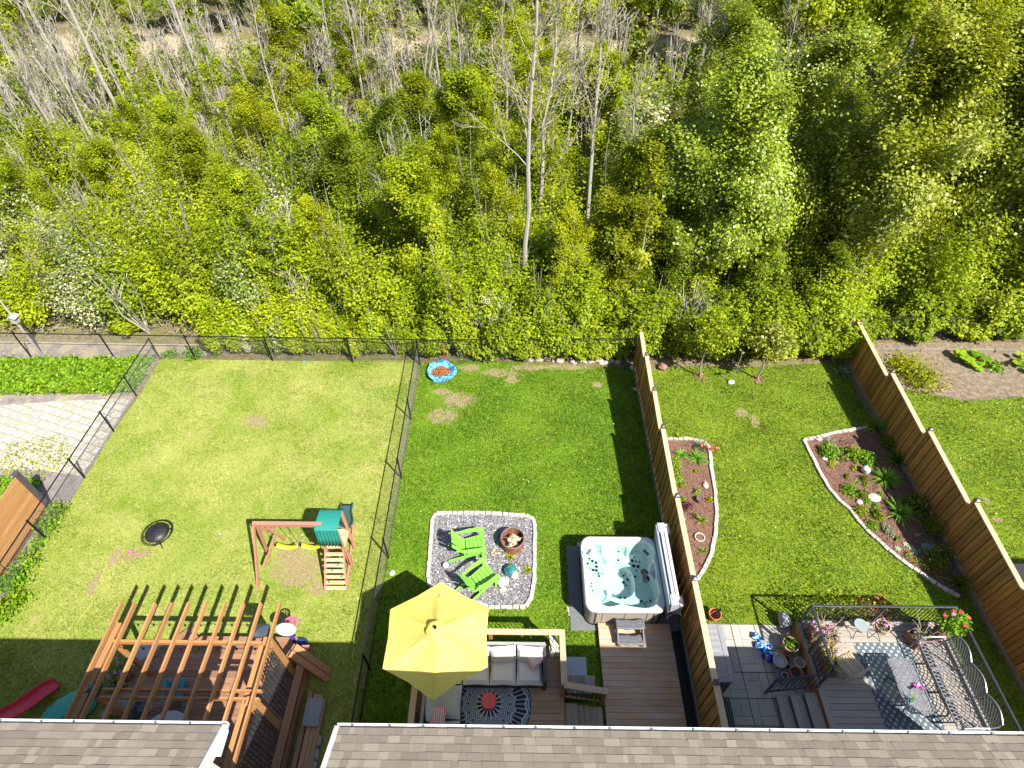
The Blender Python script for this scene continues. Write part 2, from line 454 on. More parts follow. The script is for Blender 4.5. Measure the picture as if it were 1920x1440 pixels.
def skeleton(rr, H, r0, h0=.35, nbr=16, blen=.35, ang=50, sub=6, subsub=4, wob=.04, upturn=.25, lean=(0, 0), top=.05, twigr=.006, n0=7, stems=1, spread=0.0):
    """trunk with limbs, boughs and twigs; returns the mesh builder and twig points"""
    mb = MB(); tw = []
    def grow(p, d, L, r, steps, up):
        pts = [p.copy()]; q = p.copy(); dd = d.copy()
        for i in range(steps):
            dd = dd + Vector((rr.gauss(0, .16), rr.gauss(0, .16), rr.gauss(0, .1) + up / steps)); dd.normalize()
            q = q + dd * (L / steps); pts.append(q.copy())
        return pts
    for st in range(stems):
        a0 = rr.uniform(0, 6.28)
        p = Vector((spread * .25 * math.cos(a0), spread * .25 * math.sin(a0), 0)) if stems > 1 else Vector((0, 0, 0))
        L = H * rr.uniform(.8, 1) if stems > 1 else H
        tr = [p.copy()]; N = 9
        lx = lean[0] + (spread * math.cos(a0) if stems > 1 else 0); ly = lean[1] + (spread * math.sin(a0) if stems > 1 else 0)
        wx = wy = 0
        for i in range(1, N + 1):
            t = i / N; wx += rr.gauss(0, wob * H / N * 2); wy += rr.gauss(0, wob * H / N * 2)
            tr.append(p + Vector((lx * t ** 1.1 + wx, ly * t ** 1.1 + wy, L * t)))
        rad = [r0 * (1 - t / N) ** .8 * (1 - top) + r0 * top for t in range(N + 1)]
        rad[0] *= 1.3
        mb.tube(tr, rad, n0)
        def at(t):
            x = t * N; i = min(int(x), N - 1); return tr[i].lerp(tr[i + 1], x - i)
        for k in range(nbr):
            t = h0 + (1 - h0) * ((k + rr.random()) / nbr) * .98
            a = k * 2.4 + rr.uniform(-.5, .5); el = R(90 - ang * rr.uniform(.75, 1.25) * (1.1 - .5 * t))
            d = Vector((math.cos(a) * math.cos(el), math.sin(a) * math.cos(el), math.sin(el)))
            bl = H * blen * (1.05 - .75 * (t - h0) / (1 - h0)) * rr.uniform(.7, 1.2)
            b = grow(at(t), d, bl, 0, 4, upturn)
            br = max(twigr * 2, r0 * .38 * (1.05 - t))
            mb.tube(b, [br, br * .8, br * .6, br * .4, br * .22], 4, caps=False)
            for m in range(sub):
                i = rr.uniform(.3, 1) * 4; j = min(int(i), 3); q = b[j].lerp(b[j + 1], i - j)
                dd = (b[j + 1] - b[j]).normalized() + Vector((rr.gauss(0, .6), rr.gauss(0, .6), rr.gauss(.15, .4))); dd.normalize()
                c = grow(q, dd, bl * rr.uniform(.25, .5), 0, 3, upturn)
                mb.tube(c, [br * .4, br * .3, br * .2, twigr * .7], 3, caps=False)
                tw.extend([c[1], c[2], c[3]])
                for s in range(subsub):
                    i2 = rr.uniform(.2, 1) * 3; j2 = min(int(i2), 2); q2 = c[j2].lerp(c[j2 + 1], i2 - j2)
                    d3 = (c[j2 + 1] - c[j2]).normalized() + Vector((rr.gauss(0, .6), rr.gauss(0, .6), rr.gauss(.1, .4))); d3.normalize()
                    e = grow(q2, d3, bl * rr.uniform(.12, .25), 0, 2, upturn)
                    mb.tube(e, [twigr, twigr * .8, twigr * .5], 3, caps=False)
                    tw.extend([e[1], e[2]])
            tw.extend(b[2:])
        tw.append(tr[-1])
    return mb, np.array([tuple(p) for p in tw])

def scatter(tw, n, sig, r, zs=.8):
    i = r.integers(0, len(tw), n)
    return tw[i] + r.normal(size=(n, 3)) * np.array([sig, sig, sig * zs])

BARK = {}
def make_tree(name, seed, mats, nleaf, lsize, sig, skel, leafkw={}, density=None):
    """one prototype: root > trunk, crown (its leaves)"""
    rr = random.Random(seed); r = np.random.default_rng(seed)
    mb, tw = skeleton(rr, **skel)
    root = thing(name, None, 'tree')
    mb.build('trunk', mats[0], root, local=True, smooth=True)
    if nleaf:
        P = scatter(tw, nleaf, sig, r)
        P[:, 2] = np.maximum(P[:, 2], .15)
        # clumps share a tone
        ci = r.uniform(0, 1, len(tw)); 
        var = np.clip(r.uniform(0, 1, nleaf) ** 1.3 * .62 + .38 * (np.sin(P[:, 0] * 2.1 + seed) * np.cos(P[:, 1] * 2.4 + P[:, 2] * 1.7) * .5 + .5), 0, 1)
        q = P - np.array([0, 0, skel['H'] * .45]); cl_ = np.stack([np.sin(P[:, 1] * 2.3 + P[:, 2] * 1.1), np.sin(P[:, 0] * 2.6 + P[:, 2] * 1.4 + 1), np.sin(P[:, 0] * 1.9 + P[:, 1] * 2.1) * .6], 1)
        q /= np.linalg.norm(q, axis=1)[:, None] + 1e-6; me = leaf_mesh('crown', P, lsize, var, r=r, **dict(leafkw, out=q + cl_ * .45))
        link_mesh('crown', me, mats[1], root)
    return root

M_bark = simple('bark_grey', (.23, .20, .165), .9, vary=.5, scale=14, bump=.6)
M_bark_pale = simple('bark_pale', (.33, .30, .25), .85, vary=.35, scale=11, bump=.4)
M_bark_dark = simple('bark_dark', (.10, .078, .06), .9, vary=.4, scale=14, bump=.6)
L_maple = leafmat('leaves_maple', [(0, (.10, .15, .006)), (.4, (.23, .30, .008)), (.75, (.37, .43, .012)), (1, (.52, .53, .03))], .45)
L_gold = leafmat('leaves_gold', [(0, (.13, .16, .006)), (.45, (.27, .335, .008)), (.8, (.42, .48, .014)), (1, (.52, .52, .04))], .45)
L_deep = leafmat('leaves_deep', [(0, (.06, .10, .006)), (.5, (.14, .20, .008)), (.85, (.26, .32, .014)), (1, (.38, .41, .03))], .4)
L_poplar = leafmat('leaves_poplar', [(0, (.12, .16, .010)), (.45, (.25, .31, .014)), (.75, (.38, .45, .04)), (.95, (.44, .50, .13)), (1, (.34, .18, .03))], .35, .42, .5)
L_bloom = leafmat('leaves_bloom', [(0, (.10, .17, .02)), (.35, (.17, .24, .03)), (.55, (.38, .36, .2)), (1, (.62, .56, .42))], .3)
L_bud = leafmat('leaves_bud', [(0, (.20, .22, .03)), (.6, (.32, .32, .05)), (1, (.42, .34, .12))], .4)

SK_broad = dict(H=8.5, r0=.13, h0=.18, nbr=19, blen=.36, ang=60, sub=6, subsub=3)
SK_round = dict(H=7.0, r0=.11, h0=.15, nbr=16, blen=.36, ang=66, sub=6, subsub=3)
SK_pop = dict(H=10.8, r0=.19, h0=.08, nbr=26, blen=.40, ang=58, sub=7, subsub=3)
SK_bare = dict(H=12.5, r0=.105, h0=.42, nbr=17, blen=.20, ang=42, sub=5, subsub=4, wob=.02, twigr=.009, upturn=.5, top=.12)
SK_bare2 = dict(H=11.0, r0=.10, h0=.35, nbr=20, blen=.22, ang=48, sub=5, subsub=4, wob=.03, twigr=.009, upturn=.4, top=.12)
SK_many = dict(H=9.5, r0=.085, h0=.25, nbr=10, blen=.25, ang=38, sub=4, subsub=4, stems=4, spread=1.5, twigr=.010, upturn=.3, top=.12)
SK_oldbare = dict(H=7.5, r0=.20, h0=.38, nbr=17, blen=.62, ang=62, sub=7, subsub=5, wob=.05, twigr=.012, upturn=.2)
SK_thin = dict(H=7.5, r0=.05, h0=.22, nbr=14, blen=.16, ang=42, sub=4, subsub=2, wob=.02)

PROTO = {
 'maple': [make_tree('maple_tree', s, (M_bark, L_maple), 32000, .138, .26, SK_broad) for s in (1, 2)],
 'round': [make_tree('leafy_tree', s, (M_bark, L_maple), 26000, .13, .24, SK_round) for s in (3,)],
 'gold': [make_tree('young_tree', s, (M_bark_dark, L_gold), 19000, .12, .24, SK_broad) for s in (4, 5)],
 'deep': [make_tree('dense_tree', s, (M_bark_dark, L_deep), 24000, .13, .26, SK_round) for s in (6,)],
 'poplar': [make_tree('poplar_tree', s, (M_bark, L_poplar), 46000, .125, .32, SK_pop, dict(up=.1, droop=.8, aspect=.8)) for s in (7, 8)],
 'bare': [make_tree('bare_tree', s, (M_bark_pale, L_bud), 700, .09, .08, SK_bare if s % 2 else SK_bare2) for s in (9, 10, 11)],
 'many': [make_tree('many_stemmed_tree', s, (M_bark_pale, L_bud), 1200, .09, .10, SK_many) for s in (12,)],
 'old': [make_tree('old_bare_tree', 14, (M_bark_pale, L_bud), 250, .08, .06, SK_oldbare)],
 'thin': [make_tree('slender_tree', s, (M_bark_pale, L_gold), 2200, .12, .14, SK_thin) for s in (15,)],
 'bloom': [make_tree('blossoming_tree', s, (M_bark, L_bloom), 6500, .10, .18, dict(SK_round, H=4.6, h0=.1, stems=2, spread=.7, nbr=9)) for s in (16,)],
}
_used = set()
def plant(kind, px, py, label, sc=1.0, k=0, rz=None, z=0, lean=None, sz=None, group=None):
    pr = PROTO[kind][k % len(PROTO[kind])]
    p = G(px, py, 0)
    rz = random.uniform(0, 6.28) if rz is None else rz
    s = (sc, sc, sc * (sz or 1))
    if pr.name not in _used:
        _used.add(pr.name); pr.location = p; pr.rotation_euler = (0, 0, rz); pr.scale = s; o = pr
        pr['label'] = label
    else:
        o = copy_thing(pr, p, rz, label, s)
    if lean: o.rotation_euler = (lean[0], lean[1], rz)
    o['group'] = group or {'maple': 'green broadleaf trees in the wood', 'round': 'round leafy trees in the wood', 'gold': 'yellow green young trees in the wood', 'deep': 'dark green trees in the wood',
                  'poplar': 'glossy leaved poplars at the right', 'bare': 'bare pale trees in the wood', 'many': 'many stemmed bare trees', 'old': 'old bare trees', 'thin': 'slender young trees', 'bloom': 'pale blossoming trees'}[kind]
    return o
T = plant
# bare pale trees of the left and middle
T('bare', 272, 312, 'tall bare pale tree leaning over the shrubs left of centre, tallest of the left stand', 1.15, 0, 1.0)
T('bare', 127, 305, 'bare pale tree nearest the left edge, straight trunk above yellow shrubs', 1.0, 1)
T('bare', 178, 235, 'bare pale tree between the two tallest leaning trunks at the left', 1.1, 2)
T('bare', 258, 248, 'thin bare tree standing just behind the tallest left trunk', .9, 1)
T('bare', 404, 230, 'bare pale tree in front of the sandy track, left of the bright green tree', 1.05, 0, 2.2)
T('bare', 360, 300, 'crooked grey sapling with dead twigs below the sandy track', .7, 2)
T('bare', 485, 225, 'bare white sapling between the sandy track and the bright green tree', .62, 1)
T('bare', 60, 175, 'bare grey tree in the upper left corner by the fallen branch', .9, 0)
T('bare', 695, 262, 'leaning bare tree left of the many stemmed clump', .8, 2)
T('bare', 832, 245, 'straight bare tree right of the many stemmed clump', .95, 1)
T('many', 790, 240, 'many stemmed bare tree fanning up in front of the sandy track', 1.15)
T('many', 230, 180, 'many stemmed bare grey tree at the upper left behind the leaning trunks', .85)
T('bare', 1012, 500, 'bare pale tree left of the middle of the yard with a branch pointing left', 1.05, 1, .4)
T('bare', 982, 575, 'bare pale tree standing closest to the back fence above the rock row', 1.1, 0, 3.3)
T('bare', 1095, 520, 'bare pale tree with many side twigs above the wooden fence end', 1.0, 2, 5.0)
T('bare', 1165, 440, 'slim pale trunk beside the white blossoming tree', .7, 1)
T('old', 1297, 195, 'old bare tree with a dark trunk and a wide crown of pale curved branches', .92, 0, .5)
T('old', 905, 130, 'old bare tree at the top edge with dark forked limbs', .85, 0, 2.0)
# leafy trees
T('maple', 590, 150, 'bright green leafy tree standing on the sandy track at the upper left', 1.15, 0)
T('maple', 555, 235, 'lower bright green tree in front of the sandy track', .72, 1)
T('round', 455, 60, 'bright green crown at the top edge left of the tall track tree', 1.0)
T('round', 60, 110, 'loose green tree in the upper left corner behind bare trunks', .95)
T('gold', 985, 150, 'tall yellow green tree at the top, left of the middle', 1.15, 0)
T('gold', 940, 260, 'yellow green tree below the top edge right of the bare clump', .9, 1)
T('gold', 1085, 110, 'sparse golden tree left of the sandy track at the top middle', 1.05, 1)
T('gold', 1190, 60, 'sparse golden tree at the top edge beside the old bare tree', .95, 0)
T('gold', 40, 420, 'yellow shrubby tree at the left edge', .55, 0)
T('gold', 150, 400, 'yellow shrubby tree right of the one at the left edge', .5, 1)
T('gold', 300, 350, 'olive shrubby tree below the tallest leaning trunk', .5, 0)
T('maple', 430, 470, 'mid green tree in the middle of the left thicket', .62, 1)
T('deep', 670, 480, 'dark green rounded tree left of the bright one in the middle', .72, 0)
T('maple', 800, 560, 'bright yellow green tree above the end of the chain link fence', .68, 0)
T('gold', 840, 470, 'upper bright yellow tree behind the one at the fence end', .6, 1)
T('deep', 740, 350, 'dark green crown below the many stemmed bare tree', .6, 0)
T('maple', 1130, 580, 'light green young tree left of the wooden fence end', .6, 1)
T('gold', 1060, 590, 'young yellow tree at the rock row between two bare trunks', .5, 0)
T('thin', 560, 600, 'slender sapling with a pale forked trunk by the chain link fence', .85)
T('thin', 1180, 610, 'slender sapling leaning over the end of the wooden fence', .95, 0, 1.2)
T('thin', 1045, 625, 'slender sapling rising behind the rock row', .6, 0, 4.2)
T('bloom', 1195, 400, 'pale blossoming tree in front of the old bare tree', 1.35)
T('bloom', 190, 560, 'pale blossoming shrub of the left thicket nearest the grey strip', .85)
T('bloom', 340, 520, 'pale blossoming shrub right of the one near the grey strip', .7)
T('bloom', 590, 430, 'small blossoming shrub in the middle of the left thicket', .75)
T('bloom', 900, 640, 'white flowered shrub right of the blue paddling pool', .55)
T('bloom', 60, 560, 'brownish blossoming shrub at the left edge above the fence', .7)
# right side maples and poplars
T('maple', 1480, 210, 'large bright green maple at the top right', 1.6, 0)
T('maple', 1640, 230, 'large green maple right of the biggest one', 1.55, 1)
T('maple', 1800, 200, 'green maple at the top right with a thick dark trunk', 1.5, 0)
T('maple', 1400, 120, 'green maple at the top edge behind the old bare tree', 1.0, 1)
T('round', 1880, 110, 'round tree in the upper right corner by the sand', .9)
T('poplar', 1300, 540, 'poplar with glossy leaves nearest the left wooden fence', .8, 0)
T('poplar', 1450, 470, 'tall glossy poplar above the middle of the flower bed yard', .78, 1)
T('poplar', 1560, 560, 'tall glossy poplar in front, above the right wooden fence', .9, 0)
T('poplar', 1700, 500, 'tall glossy poplar behind the right wooden fence', .85, 1)
T('poplar', 1830, 560, 'glossy poplar near the right edge leaning over the mulch', .95, 0)
T('poplar', 1940, 520, 'glossy poplar cut by the right edge', 1.05, 1)
T('poplar', 1330, 380, 'poplar behind the blossoming tree', .75, 1)
T('poplar', 1640, 380, 'poplar in the middle of the right wood', .6, 0)
T('poplar', 1860, 360, 'poplar high on the right side behind the front row', .6, 1)
T('deep', 1380, 600, 'dark green low tree behind the two mulched saplings', .5, 0)
T('deep', 1520, 610, 'dark green low tree beside the leaning trunk', .5, 0)
# feathery young trees rising out of the middle of the thicket
for n_, (k_, px, py, sc_, kk, lb) in enumerate((
 ('maple', 500, 520, .55, 0, 'light green young tree a little left of the forked sapling'), ('gold', 620, 560, .5, 1, 'yellow green young tree behind the middle of the chain link fence'),
 ('maple', 640, 400, .65, 1, 'mid green tree left of the dark rounded crown in the middle'), ('gold', 520, 380, .6, 0, 'yellowish tree in the centre of the left thicket'),
 ('gold', 380, 400, .6, 1, 'olive young tree beside the lower end of the tallest leaning trunk'), ('maple', 260, 440, .5, 0, 'green young tree above the left blossoming shrub'),
 ('gold', 110, 480, .5, 1, 'yellow tree between the left edge and the blossoming shrub'), ('maple', 880, 380, .7, 0, 'bright green tree behind the yellow tree at the fence end'),
 ('maple', 1010, 420, .6, 1, 'green tree between the two bare trunks above the rock row'), ('gold', 930, 520, .55, 0, 'yellow green tree left of the bare trunk closest to the fence'),
 ('maple', 1180, 520, .7, 1, 'green tree right of the bare pale tree above the wooden fence'), ('deep', 1240, 590, .55, 0, 'dark green tree just right of the wooden fence end'),
 ('gold', 680, 250, .7, 0, 'yellow green tree below the bright track tree'), ('gold', 520, 300, .55, 1, 'small olive tree in front of the sandy track'),
 ('maple', 1110, 330, .7, 0, 'green tree left of the white blossoming crown'), ('gold', 1000, 320, .7, 1, 'pale yellow tree behind the bare trunk with the left branch'),
 ('maple', 800, 340, .6, 1, 'green tree right of the dark crown below the many stemmed tree'), ('round', 720, 90, .9, 0, 'green crown at the top edge left of the many stemmed clump'),
 ('maple', 240, 90, .8, 1, 'green tree at the top edge behind the tall leaning trunks'), ('deep', 330, 60, .9, 0, 'dark tree beyond the sandy track near the top left'),
 ('deep', 860, 50, 1.0, 0, 'dark tree beyond the track behind the many stemmed clump'), ('round', 1220, 80, .9, 0, 'bright rounded tree above the sandy track at the top right of centre'),
 ('maple', 1540, 90, 1.2, 0, 'green maple cut by the top edge at the right'), ('maple', 1720, 60, 1.2, 1, 'green maple at the top edge left of the corner sand'),
 ('bare', 20, 235, .95, 2, 'bare pale trunk at the left edge above the yellow trees'), ('bare', 215, 345, .8, 0, 'bare trunk between the two leaning trunks low on the left'), ('bare', 300, 265, .8, 2, 'bare grey trunk just right of the tallest left trunk'),
 ('bare', 445, 265, .6, 2, 'short bare sapling left of the white sapling near the track'), ('bare', 530, 215, .65, 0, 'bare stem just left of the lower bright green tree'), ('many', 90, 250, .7, 0, 'small many stemmed bare tree near the left edge'),
 ('bare', 870, 300, .7, 2, 'bare pale stem right of the straight trunk at the top middle'), ('bare', 950, 330, .8, 1, 'bare stem left of the two central bare trunks'), ('bare', 1060, 330, .8, 0, 'bare stem between the central bare trunks and the blossoming tree'),
 ('bare', 1400, 330, .75, 2, 'bare grey stem at the left edge of the poplars'), ('bare', 130, 190, .95, 0, 'bare pale trunk crossing the first left trunks near the top'), ('bare', 385, 180, .8, 1, 'bare trunk on the edge of the sandy track at the upper left'),
 ('bare', 1110, 250, .8, 0, 'bare grey tree between the sandy track and the blossoming tree'), ('bare', 560, 330, .7, 2, 'grey bare sapling in the middle of the left thicket'),
 ('bare', 330, 210, .8, 1, 'leaning bare grey tree left of the dead twig sapling'), ('bare', 640, 200, .7, 0, 'bare sapling right of the bright track tree'),
 ('bare', 745, 260, .85, 1, 'bare pale trunk just left of the many stemmed clump'), ('many', 1010, 200, .7, 0, 'small many stemmed bare tree at the top middle'),
 ('thin', 455, 300, .9, 0, 'slender pale stem right of the tallest leaning trunk'), ('thin', 1360, 300, .9, 0, 'slender sapling below the old bare tree'))):
    T(k_, px, py, lb, sc_, kk)
for kind in PROTO:
    for pr in PROTO[kind]:
        if pr.name not in _used:
            for ch in list(pr.children): bpy.data.objects.remove(ch)
            bpy.data.objects.remove(pr)

# two saplings inside the fenced garden
M_mulchchunk = simple('bark_chunks', (.20, .085, .055), .9, vary=.35, scale=30, var=.4)
def sapling(px, py, h, label):
    p = G(px, py); rr = random.Random(int(px))
    mb, tw = skeleton(rr, H=h, r0=.045, h0=.35, nbr=9, blen=.42, ang=60, sub=4, subsub=2)
    t = thing('sapling', label, 'tree', p, 0, 'saplings in mulch rings')
    mb.build('trunk', M_bark, t, local=True, smooth=True)
    r = np.random.default_rng(int(px)); P = scatter(tw, 2600, .15, r)
    link_mesh('crown', leaf_mesh('crown', P, .10, r=r), L_poplar if px > 1350 else L_maple, t)
    k = MB()
    for i in range(26):
        a = rr.uniform(0, 6.28); q = rr.uniform(.03, .24); k.stone((q * math.cos(a), q * math.sin(a), .03), rr.uniform(.03, .06), rr.random(), sz=(1.2, .8, .5))
    k.build('mulch_ring', M_mulchchunk, t, local=True)
# thicket : everything between the trees that nobody could count

sapling(1312, 707, 2.6, 'small sapling in a ring of reddish mulch, left of the two at the lawn end')
sapling(1420, 712, 2.3, 'small sapling in a ring of reddish mulch, right of the two at the lawn end')

def shrub_cloud(seed, n, H=3.0, Rr=1.3, sig=.14):
    """points of one multi-stemmed bush: boughs that fan out, leaves clustered along them"""
    r = np.random.default_rng(seed)
    nb = 46
    a = r.uniform(0, 2 * np.pi, nb); t = r.uniform(.25, 1, nb) ** .6
    ex = np.cos(a) * Rr * r.uniform(.2, 1, nb); ey = np.sin(a) * Rr * r.uniform(.2, 1, nb)
    ez = H * np.sqrt(np.clip(1 - (ex ** 2 + ey ** 2) / (Rr * 1.12) ** 2, .1, 1)) * r.uniform(.6, 1.08, nb)
    i = r.integers(0, nb, n); u = r.uniform(.3, 1.05, n)[:, None]
    E = np.stack([ex, ey, ez], 1)[i]
    P = E * np.concatenate([u, u, u ** .8], 1) + r.normal(size=(n, 3)) * sig
    P[:, 2] = np.abs(P[:, 2]) + .05
    Ec = E * .8; o = P - np.array([0, 0, H * .3]); o /= np.linalg.norm(o, axis=1)[:, None]; o2 = P - Ec; o2 /= np.linalg.norm(o2, axis=1)[:, None]
    return P, np.stack([ex, ey, ez], 1), o * .75 + o2 * .5
near = [shrub_cloud(s, 4800, 3.0, 1.3, .16) for s in range(5)]
far = [shrub_cloud(50 + s, 1050, 2.6, 1.4, .2) for s in range(4)]
def in_wood(x, y):
    if y < (17.1 if x > -3.6 and x < 12.4 else 17.45): return False
    if x < -11.8: return y > 18.35 + .3 * math.sin(x * 1.7) + (.3 if x < -17 else 0)
    if x > 12.7: return y > 18.7
    return True
groups = {k: ([], [], [], []) for k in ('gold', 'green', 'deep', 'bloom')}
twigs = MB()
rs = random.Random(5)
cells = []
yy = 17.25
while yy < 78:
    step = .95 if yy < 24 else (1.25 if yy < 36 else 2.2)
    half = 14 + yy * .82
    xx = -half
    while xx < half:
        cells.append((xx + rs.uniform(-.5, .5) * step, yy + rs.uniform(-.5, .5) * step, step)); xx += step * (1.15 if yy < 36 else 1.1)
    yy += step * .93
for i in range(62):                                       # low growth pushing through the back fence
    cells.append((-11.6 + i * .4 + rs.uniform(-.1, .1), 17.12 + rs.uniform(-.05, .3), -1))
for i in range(40):
    cells.append((12.9 + i * .45, 18.3 + rs.uniform(-.1, .5), -1))
for (x, y, st) in cells:
    if st > 0 and not in_wood(x, y): continue
    if 50.6 < y + 1.2 * math.sin(x * .23) < 56.8 and x < 26 and rs.random() < (.97 if (-34 < x < -17 or 3 < x < 16) else .75): continue        # the sandy track
    left = x < -6 - .12 * (y - 18)
    dens = 1.0
    if y > 30 and left: dens = .85
    if 44 < y < 51 and x < 14: dens = .8
    if rs.random() > dens: continue
    nr = y < 31
    pr, ends, on = (rs.choice(near) if nr else rs.choice(far))
    sc = rs.uniform(.55, 1.2) * (.78 if y < 18.6 else 1.0) * (1.25 if y > 57 else 1)
    h = sc * rs.choice((rs.uniform(.55, 1.0), rs.uniform(.9, 1.7)))
    if y > 57: h *= 2.2
    if st < 0: sc = rs.uniform(.3, .55); h = rs.uniform(.3, .62)
    a = rs.uniform(0, 6.28); ca, sa = math.cos(a), math.sin(a)
    ON = np.stack([on[:, 0] * ca - on[:, 1] * sa, on[:, 0] * sa + on[:, 1] * ca, on[:, 2]], 1)
    Q = np.stack([(pr[:, 0] * ca - pr[:, 1] * sa) * sc + x, (pr[:, 0] * sa + pr[:, 1] * ca) * sc + y, pr[:, 2] * h], 1)
    if y < 19.0:
        mk = (Q[:, 1] > (16.95 if x < -3.6 else 16.6) + .14 * np.sin(Q[:, 0] * 2.3)); Q = Q[mk]; ON = ON[mk]
    nz = math.sin(x * .31 + 1.3) + math.cos(y * .37 + x * .11) + rs.gauss(0, .7)
    if y > 57: key = 'deep' if rs.random() < .75 else 'green'
    elif x > 5: key = 'deep' if nz > .3 else 'green'
    elif left: key = 'bloom' if rs.random() < (.15 if y < 28 else .05) else ('gold' if nz > -.2 else ('green' if nz > -1.3 else 'deep'))
    else: key = 'green' if nz > .1 else ('gold' if nz > -.6 else 'deep')
    keep = rs.choice((.08, .5, .7, .85, 1.0, 1.0)) if (left and y > 20) else rs.uniform(.5, 1) * (1 if y < 36 else .8)
    pk = np.random.default_rng(int(abs(x * 77))).permutation(len(Q))[: int(len(Q) * keep)]; Q = Q[pk]; ON = ON[pk]
    g = groups[key]; g[3].append(ON); g[0].append(Q); g[1].append(np.full(len(Q), (.095 if key == 'bloom' else .108 if nr else .20) * (1 if nr or y < 45 else 1.15)))
    g[2].append(np.clip(np.random.default_rng(int(abs(x * 100))).uniform(0, 1, len(Q)) ** 1.2 * .62 + rs.uniform(0, .38), 0, 1))
    if rs.random() < (.75 if nr else .5):
        for e in ends[:11]:
            ex = (e[0] * ca - e[1] * sa) * sc; ey = (e[0] * sa + e[1] * ca) * sc; ez = e[2] * h * rs.uniform(.95, 1.5)
            twigs.tube([(x, y, 0), (x + ex * .4, y + ey * .4, ez * .5), (x + ex, y + ey, ez)], [.03, .02, .008], 3, caps=False)
mts = {'gold': L_gold, 'green': L_maple, 'deep': L_deep, 'bloom': L_bloom}
nm = {'gold': 'yellow green undergrowth filling the wood behind the fence', 'green': 'bright green undergrowth filling the wood behind the fence', 'deep': 'dark green undergrowth of the right and far wood', 'bloom': 'pale flowering undergrowth in the left thicket'}
for k, (a, b, c, d_) in groups.items():
    if not a: continue
    P = np.concatenate(a); S = np.concatenate(b); C = np.concatenate(c)
    me = leaf_mesh('undergrowth', P, S, C, up=.5, out=np.concatenate(d_))
    tag(link_mesh('undergrowth', me, mts[k]), nm[k], 'undergrowth', kind='stuff')
tag(twigs.build('thicket_stems', M_bark), 'grey brown stems and twigs of the thicket', 'stems', kind='stuff')
# leafless twiggy bushes standing among the leafy ones
tb = MB(); qn = 0
while qn < 150:
    x, y = rs.uniform(-34, 10), rs.uniform(18.2, 49)
    if rs.random() > (1.0 if x < -4 else .5) or abs(x) > 14 + .8 * y: continue
    qn += 1; hh_ = rs.uniform(2.2, 5.2) * (.75 if y < 20 else 1)
    for k in range(9):
        a = rs.uniform(0, 6.28); sp = rs.uniform(.15, .9); e = Vector((x + sp * math.cos(a), y + sp * math.sin(a), hh_ * rs.uniform(.7, 1))); b0 = Vector((x, y, 0)); mid = b0.lerp(e, .5) + Vector((rs.gauss(0, .12), rs.gauss(0, .12), .1))
        r_ = .016 + .0006 * y; tb.tube([b0, mid, e], [r_ * 1.5, r_, r_ * .35], 3, caps=False)
        for j in range(5):
            u = rs.uniform(.45, .95); p0 = mid.lerp(e, (u - .45) * 2) if u > .45 else mid; a2 = rs.uniform(0, 6.28); l = rs.uniform(.25, .8)
            tb.tube([p0, p0 + Vector((l * .6 * math.cos(a2), l * .6 * math.sin(a2), l * .7))], [r_ * .5, r_ * .2], 3, caps=False)
tag(tb.build('bare_twigs', M_bark_pale), 'leafless grey twiggy bushes standing in the thicket', 'twigs', kind='stuff')
# dead brush lying in the open strip and between the trees
br = MB()
for i in range(900):
    x = rs.uniform(-45, 40); y = rs.uniform(18.4, 56)
    if i < 260: x, y = rs.uniform(-24, -11), rs.uniform(17.7, 22)
    if x > 5 and y < 24: continue
    a = rs.uniform(0, 3.14); L = rs.uniform(.3, 1.6); z = rs.uniform(.02, .3)
    br.tube([(x, y, z), (x + L * .5 * math.cos(a), y + L * .5 * math.sin(a), z + rs.uniform(0, .2)), (x + L * math.cos(a + .3), y + L * math.sin(a + .3), z * .5)], [.010, .007, .003], 3, caps=False)
tag(br.build('fallen_branches', M_bark_pale), 'dead sticks and fallen branches on the forest floor', 'dead branches', kind='stuff')
# ================================================================== fences
M_black = simple('black_metal', (.018, .018, .02), .4, .6, vary=.3)
M_wire = simple('chain_link_wire', (.05, .052, .055), .45, .7, vary=.3)
M_fencewood = wood('fence_boards', (.46, .235, .06), (.21, .095, .022), 'Z', var=.34)
M_fencecap = wood('fence_cap', (.60, .45, .28), (.42, .29, .16), 'Y', var=.08, knots=False)
M_kick = wood('kick_board', (.30, .25, .19), (.16, .13, .10), 'Y', var=.15)
M_capblk = simple('post_cap', (.06, .075, .10), .35, .3)
M_cedar = wood('cedar_boards', (.50, .27, .11), (.33, .15, .05), 'Y', var=.14)

